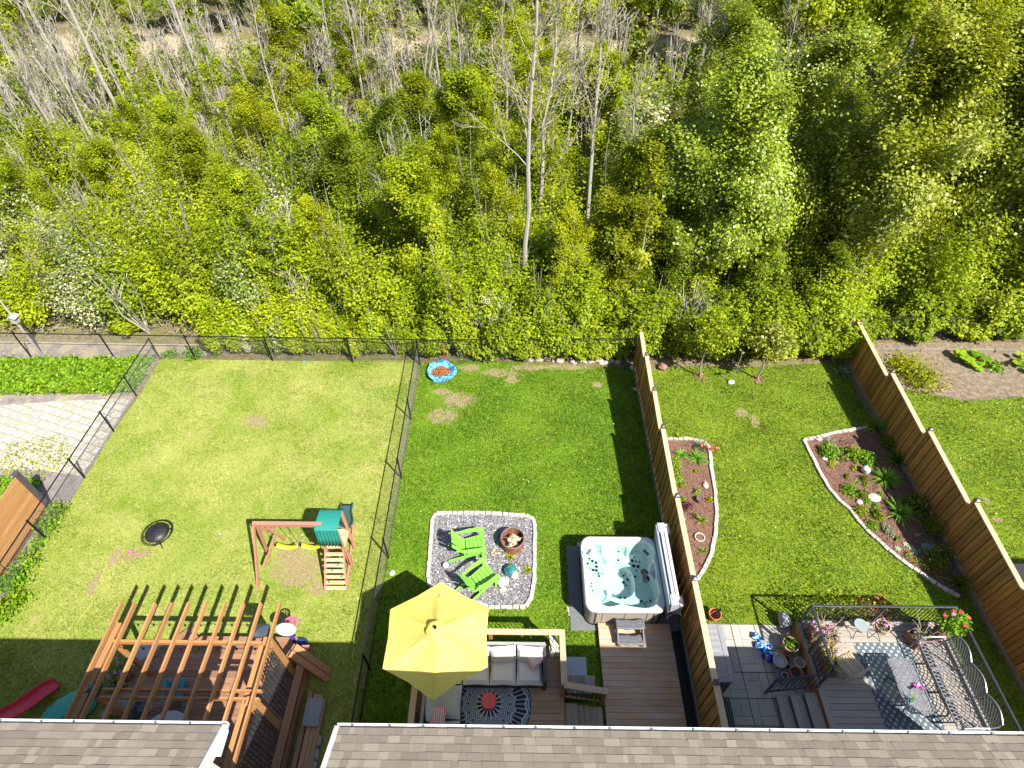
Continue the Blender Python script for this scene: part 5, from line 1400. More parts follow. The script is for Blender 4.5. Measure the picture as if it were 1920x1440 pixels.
# rust fire pit
c = G(961, 1022); t = thing('steel_fire_pit', 'rusty steel drum fire pit with split logs inside on the gravel', 'fire pit', (c.x, c.y, .03))
M_rust = simple('rusted_steel', (.23, .10, .05), .8, .3, vary=.5, scale=7, bump=.3)
m = MB(); m.lathe([(.33, 0), (.34, .36), (.355, .37), (.33, .375), (.315, .05), (.001, .06)], n=36, caps=False); m.build('drum', M_rust, t, local=True, smooth=True)
m = MB(); m.tube([(-.33, 0, .39), (.33, 0, .39)], .008, 6); m.tube([(0, -.33, .39), (0, .33, .39)], .008, 6); m.tube([(.335 * math.cos(a), .335 * math.sin(a), .385) for a in np.linspace(0, 6.2832, 33)[:-1]], .012, 6, closed=True); m.build('grate', M_greyw if False else simple('grey_iron', (.3, .29, .28), .5, .6), t, local=True)
M_log = wood('split_log', (.62, .46, .32), (.40, .27, .17), 'X', var=.25, knots=False)
for k in range(7):
    m = MB(); a = random.uniform(0, 3.1); m.box((random.uniform(-.13, .13), random.uniform(-.13, .1), .14 + k * .028), (.28, .09, .07), rz=a, rx=random.uniform(-.5, .5), ry=random.uniform(-.3, .3)); m.build('log', M_log, t, local=True, bevel=.01)
# small things on the pad
c = G(836, 1063); m = MB(); m.lathe([(.001, -.09), (.05, -.075), (.085, -.03), (.09, 0), (.085, .03), (.05, .075), (.001, .09)], n=20, caps=False); o = m.build('white_ball', M_white, smooth=True); o.location = (c.x, c.y, .11); tag(o, 'white ball lying on the gravel left of the green chairs', 'ball')
M_quartz = simple('pale_rock', (.42, .40, .36), .8, vary=.25, scale=9, bump=.5); M_tealrock = simple('teal_glass_rock', (.03, .16, .17), .3, vary=.6, scale=6, spec=.7)
def rock(name, label, px, py, r, mat, seed, sz=(1, 1, .7), z=0, group=None, jit=.2):
    c = G(px, py); m = MB(); m.stone((0, 0, 0), r, seed, sz, 10, 7, jit); o = m.build(name, mat, smooth=False, bevel=.01); o.location = (c.x, c.y, z + r * sz[2] * .7); return tag(o, label, 'rock', group)
rock('rock', 'dark teal rock with a rusty streak right of the green chairs', 957, 1073, .17, M_tealrock, 3, (1, 1.1, .8), .03)
rock('rock', 'white rock lying against the teal rock on the gravel', 965, 1081, .13, M_quartz, 4, (.9, 1, .8), .03)
rock('rock', 'large pale grey rock in front of the teal rock', 941, 1094, .17, M_quartz, 5, (1.1, .9, .8), .03)
rock('rock', 'flat tan stone at the foot of the pale rocks', 943, 1107, .09, M_edge, 6, (1.2, .9, .5), .03)
m = MB(); m.tube([(.06 * math.cos(a), .06 * math.sin(a), .02) for a in np.linspace(0, 6.28, 18)[:-1]], .022, 6, closed=True); m.tube([(.06, 0, .02), (.2, .02, .02)], .018, 6)
o = m.build('toy_ring', simple('tan_rubber', (.42, .29, .18), .7)); c = G(925, 1038, .03); o.location = c; tag(o, 'tan ring shaped toy between the fire pit and the chairs', 'toy')
def tuft(name, label, x, y, n, L, mat, w=.016, seed=1, arch=.6, group=None, z=0, up=1.0, cat='plant'):
    """strap leaves that arch out of one crown"""
    r = random.Random(seed); t = thing(name, label, cat, (x, y, z), 0, group); m = MB()
    for i in range(n):
        a = r.uniform(0, 6.28); l = L * r.uniform(.6, 1.1); o_ = r.uniform(.15, arch); ww = w * r.uniform(.7, 1.2)
        pts = []
        for k in range(5):
            u = k / 4; rad = l * o_ * u * (1 + .35 * u); zz = l * up * (u * .95 - o_ * .75 * u * u)
            pts.append(Vector((rad * math.cos(a), rad * math.sin(a), max(.01, zz))))
        sx = Vector((-math.sin(a), math.cos(a), 0)); vs = []
        for k, p in enumerate(pts):
            q = ww * (1 - (k / 4) ** 2 * .9) * .5 * (1.2 if k else .7); vs += [p - sx * q, p + sx * q]
        m._add(vs, [(2 * k, 2 * k + 1, 2 * k + 3, 2 * k + 2) for k in range(4)])
    m.build('leaves', mat, t, local=True)
    return t
c = G(955, 1046); tuft('strap_leaf_plant', 'yellow green plant growing from the gravel just below the fire pit', c.x, c.y, 40, .24, L_gold, .022, 4, .9)
c = G(988, 1072); tuft('strap_leaf_plant', 'yellow green plant at the right stone edge of the gravel pad', c.x, c.y, 36, .24, L_gold, .022, 5, .9)
c = G(975, 1060); m = MB(); m.tube([(-.1, .08, .02), (0, 0, .03), (.15, -.12, .02)], .01, 5); o = m.build('dry_twig', M_bark); o.location = (c.x, c.y, .04); tag(o, 'dry twig lying between the two gravel plants', 'twig')
c = G(736, 1075); rock('rock', 'white stone at the foot of the dividing chain link fence', 736, 1075, .09, M_quartz, 9, (1, 1, .5))
# blue pool
c = G(828, 700); t = thing('paddling_pool', 'sagging blue paddling pool full of brown leaves by the back fence', 'pool', c)
t_ = NT('pool_vinyl'); p = t_.obj(); vz = t_.n('TexVoronoi'); vz.feature = 'DISTANCE_TO_EDGE'; vz.inputs['Scale'].default_value = 4.2; t_.l(p, vz.inputs['Vector'])
M_pool = t_.done(t_.mix(t_.rng(vz.outputs['Distance'], .03, .07), (.01, .06, .32), t_.mix(t_.noise(6, 4, .6, p), (.05, .34, .62), (.22, .55, .75))), .3)
m = MB(); n = 44; vs = []
for j, (r_, z) in enumerate(((.50, 0), (.56, .10), (.55, .19), (.50, .20), (.42, .12), (.34, .035), (.001, .03))):
    for k in range(n):
        a = 2 * math.pi * k / n; w = 1 + .05 * math.sin(3 * a + j) + .03 * math.sin(7 * a + 2 * j); vs.append((r_ * w * math.cos(a), r_ * w * .95 * math.sin(a), z * (1 + .25 * math.sin(5 * a + 1))))
m._add(vs, [(j * n + k, j * n + (k + 1) % n, (j + 1) * n + (k + 1) % n, (j + 1) * n + k) for j in range(6) for k in range(n)])
m.build('shell', M_pool, t, local=True, smooth=True)
r = np.random.default_rng(3); P = r.normal(size=(900, 3)) * np.array([.15, .11, 0]) + np.array([-.04, .02, .06]); P[:, 2] += np.abs(r.normal(0, .02, 900))
L_dead = leafmat('dead_leaves', [(0, (.13, .04, .015)), (.6, (.30, .11, .04)), (1, (.42, .20, .09))], .1, .8, .1)
link_mesh('dead_leaves', leaf_mesh('dead_leaves', P, .06, r=r, up=1), L_dead, t)
c = G(832, 655); m = MB(); m.tube([(0, 0, 0), (0, .02, .95)], .018, 8); o = m.build('red_stake', M_red, base=(0, 0, 0)); o.location = G(834, 680); tag(o, 'thin dark red stake standing behind the blue pool', 'stake')
# row of stones at the back
M_rockA = simple('field_stone', (.45, .36, .30), .9, vary=.3, scale=8, bump=.6, var=.2)
prr = None
for i in range(20):
    px = 985 + i * 10.2 + random.uniform(-3, 3); py = 676 + random.uniform(-3, 3) + (i / 20) * 4
    if i > 17: px = 1188 + (i - 18) * 5; py = 690 + (i - 18) * 42
    if i == 7: px, py = 1127, 683
    c = G(px, py); r_ = random.uniform(.09, .15)
    wh = ('reddish', 'pale', 'tan', 'grey')[i % 4]
    lb = '%s stone, number %s from the left in the row of stones behind the lawn' % (wh, ('one two three four five six seven eight nine ten eleven twelve thirteen fourteen fifteen sixteen seventeen eighteen'.split() + ['x', 'x'])[i])
    if i == 18: lb = 'stone at the far end of the wooden fence foot, on the lawn side'
    if i == 19: lb = 'pale brick lying against the wooden fence foot in the shade'
    m = MB(); m.stone((0, 0, 0), r_, i + 20, (1.2, .8, .7), 8, 5, .25, rz=random.uniform(-.4, .4), var=random.random()); o = m.build('field_stone', M_rockA, bevel=.012); o.location = (c.x, c.y, .05)
    tag(o, lb, 'stone', 'row of field stones behind the middle lawn')

# ---- hot tub
c0 = [G(1087, 1005, .92), G(1228, 1001, .92), G(1245, 1140, .92), G(1100, 1148, .92)]
SX0, SX1, SY0, SY1 = 1.74, 3.84, 6.62, 8.80
sp = thing('hot_tub', 'white hot tub with turquoise water and grey cabinet beside the wooden fence', 'hot tub', ((SX0 + SX1) / 2, (SY0 + SY1) / 2, 0))
scx, scy = (SX0 + SX1) / 2, (SY0 + SY1) / 2; hx, hy = (SX1 - SX0) / 2, (SY1 - SY0) / 2
M_cab = simple('taupe_cabinet', (.30, .265, .235), .6, vary=.08, scale=4); M_acryl = simple('white_acrylic', (.60, .61, .60), .15, vary=.03, spec=.6)
def rrect(hx, hy, r, n=8):
    q = []
    for cx, cy, a0 in ((hx - r, hy - r, 0), (-hx + r, hy - r, 90), (-hx + r, -hy + r, 180), (hx - r, -hy + r, 270)):
        for i in range(n + 1): a = R(a0 + 90 * i / n); q.append((cx + r * math.cos(a), cy + r * math.sin(a)))
    return q
m = MB(); q = rrect(hx - .05, hy - .05, .26); n = len(q); m._add([(a, b, z) for z in (.02, .84) for a, b in q], [(i, (i + 1) % n, n + (i + 1) % n, n + i) for i in range(n)]); cb = m.build('cabinet', M_cab, sp, local=True, bevel=.01)
m = MB(); m.prism(rrect(hx - .02, hy - .02, .28), .0, .05); m.build('base', M_black, sp, local=True)
m = MB()
for sx in (-1, 1):
    for q in (-.55, .0, .55): m.box((sx * (hx - .048), q * hy, .44), (.01, .012, .78)); m.box((q * hx, sx * (hy - .048), .44), (.012, .01, .78))
    for sy in (-1, 1): m.box((sx * (hx - .06), sy * (hy - .30), .44), (.03, .05, .80)); m.box((sx * (hx - .30), sy * (hy - .06), .44), (.05, .03, .80))
m.build('panel_joint', simple('dark_joint', (.05, .045, .04), .6), cb, local=True)
# moulded shell as a height field
NX = NY = 130
X = np.linspace(-hx, hx, NX); Y = np.linspace(-hy, hy, NY); XX, YY = np.meshgrid(X, Y, indexing='ij')
def sm(e0, e1, v): t = np.clip((v - e0) / (e1 - e0), 0, 1); return t * t * (3 - 2 * t)
def blob(cx, cy, rx, ry, a=0.0, p=2.6):
    ca, sa = math.cos(a), math.sin(a); u = ((XX - cx) * ca + (YY - cy) * sa) / rx; v = (-(XX - cx) * sa + (YY - cy) * ca) / ry
    return (np.abs(u) ** p + np.abs(v) ** p) ** (1 / p)
Z = np.full_like(XX, .93)
def carve(f, depth, soft=.16):
    global Z
    k = 1 - sm(1 - soft, 1 + soft * .5, f); Z = np.minimum(Z, .93 - depth * k)
carve(blob(-.66, .50, .33, .42, .3), .46); carve(blob(-.66, -.26, .30, .46, 0), .42)                 # left seats
carve(blob(-.12, .62, .40, .26, 0), .40); carve(blob(.50, .42, .36, .55, -.45), .50)                    # back seat, lounger head
carve(blob(.30, -.62, .52, .32, -.15), .44); carve(blob(-.35, -.68, .30, .24, .2), .38)
carve(blob(.60, -.36, .30, .40, .2), .46)
carve(blob(-.05, -.02, .46, .52, 0), .82, .12)                                                       # foot well
carve(blob(.78, .10, .15, .40, 0), .06, .2)
carve(blob(.12, .52, .09, .16, .3), .30)
edge = np.minimum(hx - np.abs(XX), hy - np.abs(YY))
rd = .28; cxm = np.maximum(np.abs(XX) - (hx - rd), 0); cym = np.maximum(np.abs(YY) - (hy - rd), 0); dist = rd - np.hypot(cxm, cym)
dist = np.where((cxm > 0) & (cym > 0), dist, edge)
Z = np.where(dist < .05, np.minimum(Z, .93 - .09 * (1 - np.clip(dist / .05, 0, 1)) ** 2), Z)
V = np.stack([XX, YY, Z], -1).reshape(-1, 3); idx = np.arange(NX * NY).reshape(NX, NY)
F = np.stack([idx[:-1, :-1], idx[1:, :-1], idx[1:, 1:], idx[:-1, 1:]], -1).reshape(-1, 4)
F = F[(dist.reshape(-1)[F] > -.004).all(1)]
me = np_mesh('shell', V, F, np.full(len(V), .5), True); link_mesh('shell', me, M_acryl, sp)
m = MB(); q = rrect(hx, hy, .28); n = len(q)
vs = [(a, b, z) for z, s_ in ((.80, .985), (.84, 1.005), (.885, 1.0)) for a, b in [(x * s_, y * s_) for x, y in q]]
m._add(vs, [(j * n + i, j * n + (i + 1) % n, (j + 1) * n + (i + 1) % n, (j + 1) * n + i) for j in range(2) for i in range(n)])
m.build('rim_band', simple('rim_band', (.40, .38, .37), .4), sp, local=True, smooth=True)
t = NT('spa_water'); 
for nd in (t.b,): t.t.nodes.remove(nd)
gl = t.n('BsdfGlossy'); gl.inputs['Roughness'].default_value = .04; tp = t.n('BsdfTransparent'); tp.inputs[0].default_value = (.70, .93, .88, 1)
lw = t.n('LayerWeight'); lw.inputs[0].default_value = .15; ms = t.n('MixShader'); t.l(lw.outputs['Fresnel'], ms.inputs[0]); t.l(tp.outputs[0], ms.inputs[1]); t.l(gl.outputs[0], ms.inputs[2])
bm_ = t.n('Bump'); bm_.inputs['Strength'].default_value = .15; bm_.inputs['Distance'].default_value = .02; t.l(t.noise(5, 3, .5, t.pos()), bm_.inputs['Height']); t.l(bm_.outputs[0], gl.inputs['Normal'])
t.l(ms.outputs[0], t.out.inputs[0]); M_water = t.m
m = MB(); m.sheet([(-.93, -.9), (.93, -.9), (.93, .93), (-.93, .93)], .80); m.build('water', M_water, sp, local=True)
def zat(x, y): return float(Z[int((x + hx) / (2 * hx) * (NX - 1)), int((y + hy) / (2 * hy) * (NY - 1))])
M_jet = simple('jet_black', (.015, .02, .022), .3, .3)
for (jx, jy, jr) in ((-.78, .62, .030), (-.70, .55, .04), (-.60, .50, .04), (-.84, .47, .034), (-.60, .38, .04), (-.80, .32, .035), (-.70, .28, .04), (-.61, .27, .04), (-.86, .22, .03), (-.46, .22, .03), (-.56, .08, .03), (-.78, -.14, .02), (-.80, -.22, .02), (-.77, -.34, .02), (-.84, -.52, .028),
                     (-.38, -.16, .035), (-.38, -.32, .035), (.42, .60, .045), (.33, .50, .028), (.52, .58, .025), (.62, .56, .025), (.44, .44, .05), (.56, .42, .045), (.24, .38, .03), (.18, .30, .03), (.36, .24, .03), (.28, .19, .03), (.50, .30, .025), (.44, .12, .03), (.50, .70, .025), (.16, .10, .04), (.22, .02, .025), (.50, -.60, .04), (.58, -.66, .02), (.64, -.62, .02), (.60, -.74, .02), (-.28, -.86, .02), (-.45, .80, .03), (.05, .82, .03), (.02, .55, .03), (-.05, -.52, .035), (.08, -.52, .035), (.75, -.58, .03)):
    z = zat(jx, jy); m = MB(); m.lathe([(jr, 0), (jr * .9, .022), (jr * .45, .026), (.001, .012)], (jx, jy, z + .002), 14); m.build('jet', M_jet, sp, local=True)
for (x, y, a) in ((-.83, .62, .9), (.74, .62, -.9)):
    m = MB(); m.box((x, y, .86), (.20, .09, .05), rz=a); m.build('headrest', simple('headrest_grey', (.10, .11, .13), .6), sp, local=True, bevel=.02)
for (x, y, r_) in ((.60, .0, .10), (.62, -.18, .10)):
    m = MB(); m.lathe([(r_, 0), (r_ * .95, .04), (r_ * .5, .05), (r_ * .45, .03), (.001, .03)], (x, y, .90), 24); m.build('dial', M_jet, sp, local=True)
for k in range(4):
    m = MB(); m.lathe([(.02, 0), (.001, .012)], (.85, .02 - .07 * k, .905), 12); m.build('button', M_jet, sp, local=True)
m = MB(); m.box((-.05, -hy + .04, .81), (.14, .04, .07)); m.build('control_panel', M_jet, sp, local=True, bevel=.008)
m = MB(); m.tube([(.25, -hy + .02, .82), (.75, -hy + .02, .82)], .015, 6); m.build('towel_bar', M_black, sp, local=True)
# folded cover on its lifter
cv = thing('tub_cover', 'grey and white folded hot tub cover standing upright between the tub and the fence', 'cover', (SX1 + .12, scy, 0))
M_vinyl = simple('cover_vinyl', (.34, .345, .36), .5, vary=.12, scale=5); M_vinylw = simple('cover_underside', (.50, .49, .51), .45, vary=.06)
for k, (dx, mt) in enumerate(((.10, M_vinylw), (.22, M_vinylw))):
    m = MB(); m.box((SX1 + dx * .85, scy + .05 * k, 1.08), (.082, 2.12, .92), ry=R(-4)); m.build('cover_half', mt, cv, bevel=.015)
m = MB(); m.box((SX1 + .0, scy, 1.02), (.05, 2.25, .95), ry=R(-6)); m.build('cover_flap', simple('cover_edge_grey', (.30, .33, .37), .5), cv, bevel=.01)
for sgn in (-1, 1):
    m = MB(); y = scy + sgn * 1.02; m.box((SX1 + .08, y, 1.33), (.2, .28, .40), ry=R(-5)); m.box((SX1 + .20, y + sgn * .1, 1.22), (.16, .06, .5), rz=.4 * sgn); m.box((SX1 + .25, y, 1.33), (.05, .26, .26), ry=.3); m.build('cover_skirt', M_vinyl, cv, bevel=.012)
    m = MB(); m.tube([(SX1 - .12, scy + sgn * (hy + .03), .6), (SX1 + .05, scy + sgn * (hy + .06), 1.1), (SX1 + .18, scy + sgn * (hy + .05), 1.5)], .014, 8); m.build('lifter_arm', M_black, cv)
# pad
M_pad = simple('spa_slab', (.13, .135, .14), .9, vary=.15, scale=5, bump=.3)
q0 = G(1060, 1005); m = MB(); m.bx(q0.x, SX1 + .45, SY0 - .12, SY1 + .18, 0, .045); tag(m.build('concrete_pad', M_pad, base=(q0.x, SY0, 0), bevel=.01), 'grey concrete slab under and left of the hot tub', 'slab')
NOGRASS.append([(q0.x, SY0 - .15), (4.4, SY0 - .15), (4.4, SY1 + .2), (q0.x, SY1 + .2)])
m = MB(); m.sheet([tuple(G(*p).to_2d()) for p in ((1062, 1137), (1082, 1150), (1090, 1160), (1078, 1160), (1066, 1155))], .03); o = m.build('broken_slab', M_edge); tag(o, 'pale broken stone at the near left corner of the tub slab', 'stone')
m = MB(); m.bx(SX0, SX1 - .6, SY1 + .12, SY1 + .30, 0, .03); tag(m.build('gravel_edge', M_edge, base=(SX0, SY1, 0)), 'pale gravelly strip along the far side of the tub slab', 'stone strip')
# spa deck
zz = .16; a, b, c, d = G(1123, 1168, zz), G(1260, 1168, zz), G(1140, 1352, zz), G(1283, 1352, zz)
dkx0, dkx1, dky1 = 2.13, 4.02, a.y
sd_ = thing('spa_deck', 'low pale cedar deck between the hot tub and the house', 'deck', (3, 5.4, 0))
planks(dkx0, dkx1, 2.3, dky1, zz).build('deck_boards', M_cedarL, sd_, bevel=.003)
m = MB(); m.bx(dkx0 + .03, dkx1 - .03, 2.3, dky1 - .03, 0, zz - .035); m.build('joists', M_cedarZ, sd_)
NOGRASS.append([(dkx0, 2.2), (4.4, 2.2), (4.4, dky1), (dkx0, dky1)])
m = MB(); m.bx(4.07, 4.33, 2.2, 6.6, 0, .03); tag(m.build('gravel_gap', simple('dark_soil', (.03, .03, .028), .95), base=(4, 4, 0)), kind='structure')
m = MB(); m.bx(4.18, 4.24, 2.2, 6.5, .03, .10); tag(m.build('drain_pipe', M_black, base=(4.2, 4, 0), bevel=.01), 'black pipe lying along the foot of the wooden fence', 'pipe')
# tub steps
c = G(1180, 1190, .2); t = thing('tub_steps', 'dark grey two step plastic stairs with wavy treads in front of the hot tub', 'steps', (c.x, c.y, zz))
M_step = simple('step_grey', (.10, .105, .115), .5, vary=.12)
for k, (y, z) in enumerate(((-.16, .17), (.16, .36))):
    m = MB(); vs = []; W = 22; Hh = 6
    for i in range(W + 1):
        for j in range(Hh + 1):
            u = i / W * 2 - 1; v = j / Hh * 2 - 1; vs.append((u * .37, y + v * .125 - .02 * (1 - u * u) * 0 + (-.03 * (1 - u * u)), z + .010 * math.sin(v * 9 + math.sin(u * 7) * 1.1)))
    n_ = Hh + 1; m._add(vs, [(i * n_ + j, (i + 1) * n_ + j, (i + 1) * n_ + j + 1, i * n_ + j + 1) for i in range(W) for j in range(Hh)])
    o = m.build('tread', M_step, t, local=True, smooth=True); md = o.modifiers.new('thick', 'SOLIDIFY'); md.thickness = .035
for s in (-1, 1):
    m = MB(); m.beam((s * .33, -.25, .07), (s * .33, .26, .24), .045, .22); m.box((s * .33, .2, .08), (.045, .15, .16)); m.build('side_panel', M_step, t, local=True, bevel=.01)
    m = MB(); m.lathe([(.03, -.02), (.035, 0), (.03, .02)], (s * .3, -.30, .09), 12); m.build('knob', M_step, t, local=True)

# ---- raised deck with sofa
ZD = .5; DX0, DX1, DY1 = -2.36, 1.12, 5.93
md_ = thing('raised_deck', 'raised cedar deck with pale railing, round rug and sofa under the yellow umbrella', 'deck', (-.6, 4.4, 0))
planks(DX0, DX1, 2.3, DY1, ZD).build('deck_boards', wood('deck_brown_cedar', (.42, .27, .17), (.29, .175, .10), 'X', var=.14), md_, bevel=.003)
m = MB(); m.bx(DX0 + .02, DX1 - .02, 2.3, DY1 - .02, .05, ZD - .035); m.build('deck_skirt', M_cedarZ, md_)
NOGRASS.append([(DX0, 2.2), (2.2, 2.2), (2.2, 4.75), (DX1, 4.75), (DX1, DY1), (DX0, DY1)])
RZ = 1.42
m = MB(); m.bx(DX0, DX1 + .03, DY1 - .11, DY1 + .03, RZ - .035, RZ); m.build('top_rail', M_cedarXr, md_, bevel=.005)
m = MB(); m.bx(DX1 - .11, DX1 + .03, 4.70, DY1 - .112, RZ - .035, RZ); m.build('top_rail', M_cedarY, md_, bevel=.005)
m = MB(); m.bx(DX0 - .03, DX0 + .11, 2.4, DY1 - .112, RZ - .035, RZ); m.build('top_rail', M_cedarY, md_, bevel=.005)
for (x0, y0, x1, y1) in ((DX0, DY1 - .04, DX1, DY1 - .04), (DX1 - .04, 4.72, DX1 - .04, DY1), (DX0 + .04, 2.4, DX0 + .04, DY1)):
    for z in (ZD + .08, RZ - .09):
        m = MB(); m.beam((x0, y0, z), (x1, y1, z), .04, .06); m.build('lower_rail', M_cedarZ, md_)
    L = math.hypot(x1 - x0, y1 - y0); n = int(L / .115); m = MB()
    for i in range(1, n):
        u = i / n; m.tube([(x0 + (x1 - x0) * u, y0 + (y1 - y0) * u, ZD + .08), (x0 + (x1 - x0) * u, y0 + (y1 - y0) * u, RZ - .09)], .010, 6)
    m.build('baluster_row', M_black, md_)
for (x, y) in ((DX0 + .04, DY1 - .04), (-.65, DY1 - .04), (DX1 - .04, DY1 - .04), (DX1 - .04, 4.74), (DX0 + .04, 4.2), (DX0 + .04, 2.5)):
    m = MB(); m.bx(x - .045, x + .045, y - .045, y + .045, .0, RZ - .036); m.build('post', M_cedarZ, md_, bevel=.005)
# stairs going right
for k in range(3):
    x0 = DX1 + .02 + k * .31; z = ZD - .125 * (k + 1)
    for j in range(2):
        m = MB(); m.bx(x0 + j * .152, x0 + j * .152 + .145, 2.4, 4.62, z - .03, z); m.build('stair_tread', wood('stair_%s' % 'grey', (.40, .30, .22), (.25, .18, .13), 'Y', var=.2) if (k == 0 and j == 0) else bpy.data.materials['stair_grey'], md_, bevel=.003)
m = MB(); a = Vector((DX1 - .05, 4.70, RZ - .0)); b = Vector((2.12, 4.70, .98)); m.beam(a, b, .14, .035); m.build('stair_rail', M_cedarXr, md_, bevel=.004)
m = MB(); m.bx(2.0, 2.09, 4.655, 4.745, 0, 1.0); m.build('stair_post', M_cedarZ, md_)
m = MB(); m.beam(a + Vector((.05, 0, -.8)), b + Vector((-.05, 0, -.72)), .04, .06); m.beam(a + Vector((.05, 0, -.12)), b + Vector((-.05, 0, -.10)), .04, .05); m.build('stair_lower_rail', M_cedarZ, md_)
m = MB()
for i in range(1, 9):
    p = a.lerp(b, i / 9); m.tube([(p.x, p.y, p.z - .78), (p.x, p.y, p.z - .1)], .010, 6)
m.build('stair_baluster_row', M_black, md_)
# bins beside the stairs
a, b = G(1058, 1230, .5), G(1100, 1246, .5)
m = MB(); m.bx(a.x, b.x, 4.98, a.y, 0, .48); o = m.build('body', simple('blue_grey_plastic', (.27, .33, .38), .5, vary=.06), None, base=(a.x, 5, 0), bevel=.03)
o.name = 'storage_bin'; tag(o, 'blue grey plastic bin on the grass beside the stair rail', 'bin')
m = MB()
for k in range(9): m.bx(1.19 + k * .078, 1.263 + k * .078, 4.80, 5.20, .5, .53)
m.bx(1.21, 1.87, 4.83, 5.17, .0, .50)
o = m.build('slatted_box', wood('weathered_box', (.30, .26, .23), (.17, .15, .135), 'Y', var=.3), base=(1.5, 5, 0)); tag(o, 'weathered slatted wooden box between the deck railing and the low deck', 'box')
# umbrella
ux, uy = -1.81, 5.42
um = thing('patio_umbrella', 'large open yellow patio umbrella with six panels over the raised deck', 'umbrella', (ux, uy, ZD))
t = NT('yellow_canvas'); n1 = t.noise(1.5, 3, .5, t.obj()); n2 = t.noise(260, 2, .5, t.obj()); col = t.mix(t.rng(n1, .3, .7), (.80, .64, .12), (.84, .71, .19)); t.bump(t.noise(9, 4, .6, t.obj(), 1.5), .35, .02)
t.done(col, .8, 0, .2); tr = t.n('BsdfTranslucent'); t.l(col, tr.inputs[0]); ms = t.n('MixShader'); ms.inputs[0].default_value = .22; t.l(t.b.outputs[0], ms.inputs[1]); t.l(tr.outputs[0], ms.inputs[2]); t.l(ms.outputs[0], t.out.inputs[0]); M_umb = t.m
TZ = 2.24; RU = 1.33
m = MB(); NR, NS = 10, 72; vs = [(ux, uy, TZ + .44)]
for j in range(1, NR + 1):
    u = j / NR
    for k in range(NS):
        a = 2 * math.pi * k / NS + R(31.5); s = (a - R(31.5)) % (math.pi / 3) / (math.pi / 3); mid = 1 - abs(2 * s - 1)
        hexr = math.cos(math.pi / 6) / math.cos((s - .5) * math.pi / 3); r_ = RU * u * hexr * (1 - .035 * mid * u)
        z = TZ + .44 * (1 - u) ** 1.06 - .055 * math.sin(math.pi * s) * math.sin(math.pi * min(u * 1.0, 1)) - .02 * u * u * (1 - mid) + .014 * math.sin(s * math.pi * 6) * (1 - u) * u * 2
        vs.append((ux + r_ * math.cos(a), uy + r_ * math.sin(a), z))
fs = [(0, 1 + k, 1 + (k + 1) % NS) for k in range(NS)] + [(1 + (j - 1) * NS + k, 1 + j * NS + k, 1 + j * NS + (k + 1) % NS, 1 + (j - 1) * NS + (k + 1) % NS) for j in range(1, NR) for k in range(NS)]
m._add(vs, fs); can = m.build('canopy', M_umb, um, smooth=True)
m = MB(); vs = []
for j, (q, dz) in enumerate(((.02, .10), (.10, .085), (.19, .045), (.21, .015))):
    for k in range(36):
        a = 2 * math.pi * k / 36; w = 1 + (.04 * math.sin(6 * a) if j > 1 else 0); vs.append((ux + q * w * math.cos(a), uy + q * w * math.sin(a), TZ + .40 + dz))
m._add(vs, [(j * 36 + k, j * 36 + (k + 1) % 36, (j + 1) * 36 + (k + 1) % 36, (j + 1) * 36 + k) for j in range(3) for k in range(36)])
m.build('vent_cap', M_umb, um, smooth=True)
M_seam = simple('umbrella_seam', (.70, .50, .06), .85)
for k in range(6):
    a = R(31.5) + k * math.pi / 3; m = MB(); m.tube([(ux + RU * u * math.cos(a), uy + RU * u * math.sin(a), TZ + .44 * (1 - u) ** 1.06 - .02 * u * u - .002) for u in np.linspace(.14, .995, 9)], .007, 4, caps=False); m.build('seam', M_seam, um)
m = MB(); m.lathe([(.035, .50), (.04, .53), (.035, .555), (.001, .56)], (ux, uy, TZ), 14); m.build('finial', M_black, um)
m = MB(); m.tube([(ux, uy, ZD), (ux, uy, TZ + .45)], .022, 12); m.build('pole', M_black, um)
m = MB(); m.lathe([(.24, ZD), (.24, ZD + .05), (.05, ZD + .1)], (ux, uy, 0), 24); m.build('base_weight', M_black, um)
for k in range(6):
    a = R(31.5) + k * math.pi / 3; m = MB(); m.tube([(ux, uy, TZ + .38), (ux + RU * .98 * math.cos(a), uy + RU * .98 * math.sin(a), TZ - .03)], .009, 5); m.build('rib', M_black, um)
m = MB(); a = G(822, 1119, TZ + .12); m.beam(a + Vector((-.02, -.03, 0)), a + Vector((.05, .06, .01)), .02, .012); m.build('tie_strap', simple('olive_strap', (.25, .24, .05), .8), um)
# sofa (sectional) : frame, cushions
M_cush = simple('cream_cushion', (.56, .54, .51), .9, vary=.05, scale=60, bump=.1); M_cushg = simple('grey_cushion', (.37, .38, .385), .9, vary=.06, scale=60, bump=.1); M_rattan = simple('dark_rattan', (.045, .042, .045), .6, vary=.5, scale=60, bump=.6)
M_sgrey = simple('sofa_back_panel', (.30, .30, .30), .7, vary=.1)
sf = thing('sectional_sofa', 'grey sectional patio sofa with cream back cushions along the deck railing', 'sofa', (-.9, 5.2, ZD))
sx0, sx1 = -2.15, .68; syb, syf = 5.72, 4.86
m = MB(); m.bx(sx0, sx1, syf + .03, syb, ZD + .05, ZD + .27); m.bx(sx0, sx0 + .86, 2.6, syf + .03, ZD + .05, ZD + .27); m.build('frame', M_rattan, sf, bevel=.01)
m = MB(); m.bx(sx0, sx1, syb - .07, syb, ZD + .27, ZD + .74); m.build('back_panel', M_sgrey, sf, bevel=.01)
m = MB(); m.bx(sx0, sx0 + .07, 2.6, syb - .08, ZD + .27, ZD + .74); m.build('back_panel', M_sgrey, sf, bevel=.01)
m = MB(); m.bx(sx1 - .06, sx1 + .02, syf - .02, syb - .08, ZD + .05, ZD + .60); m.build('armrest', M_rattan, sf, bevel=.01)
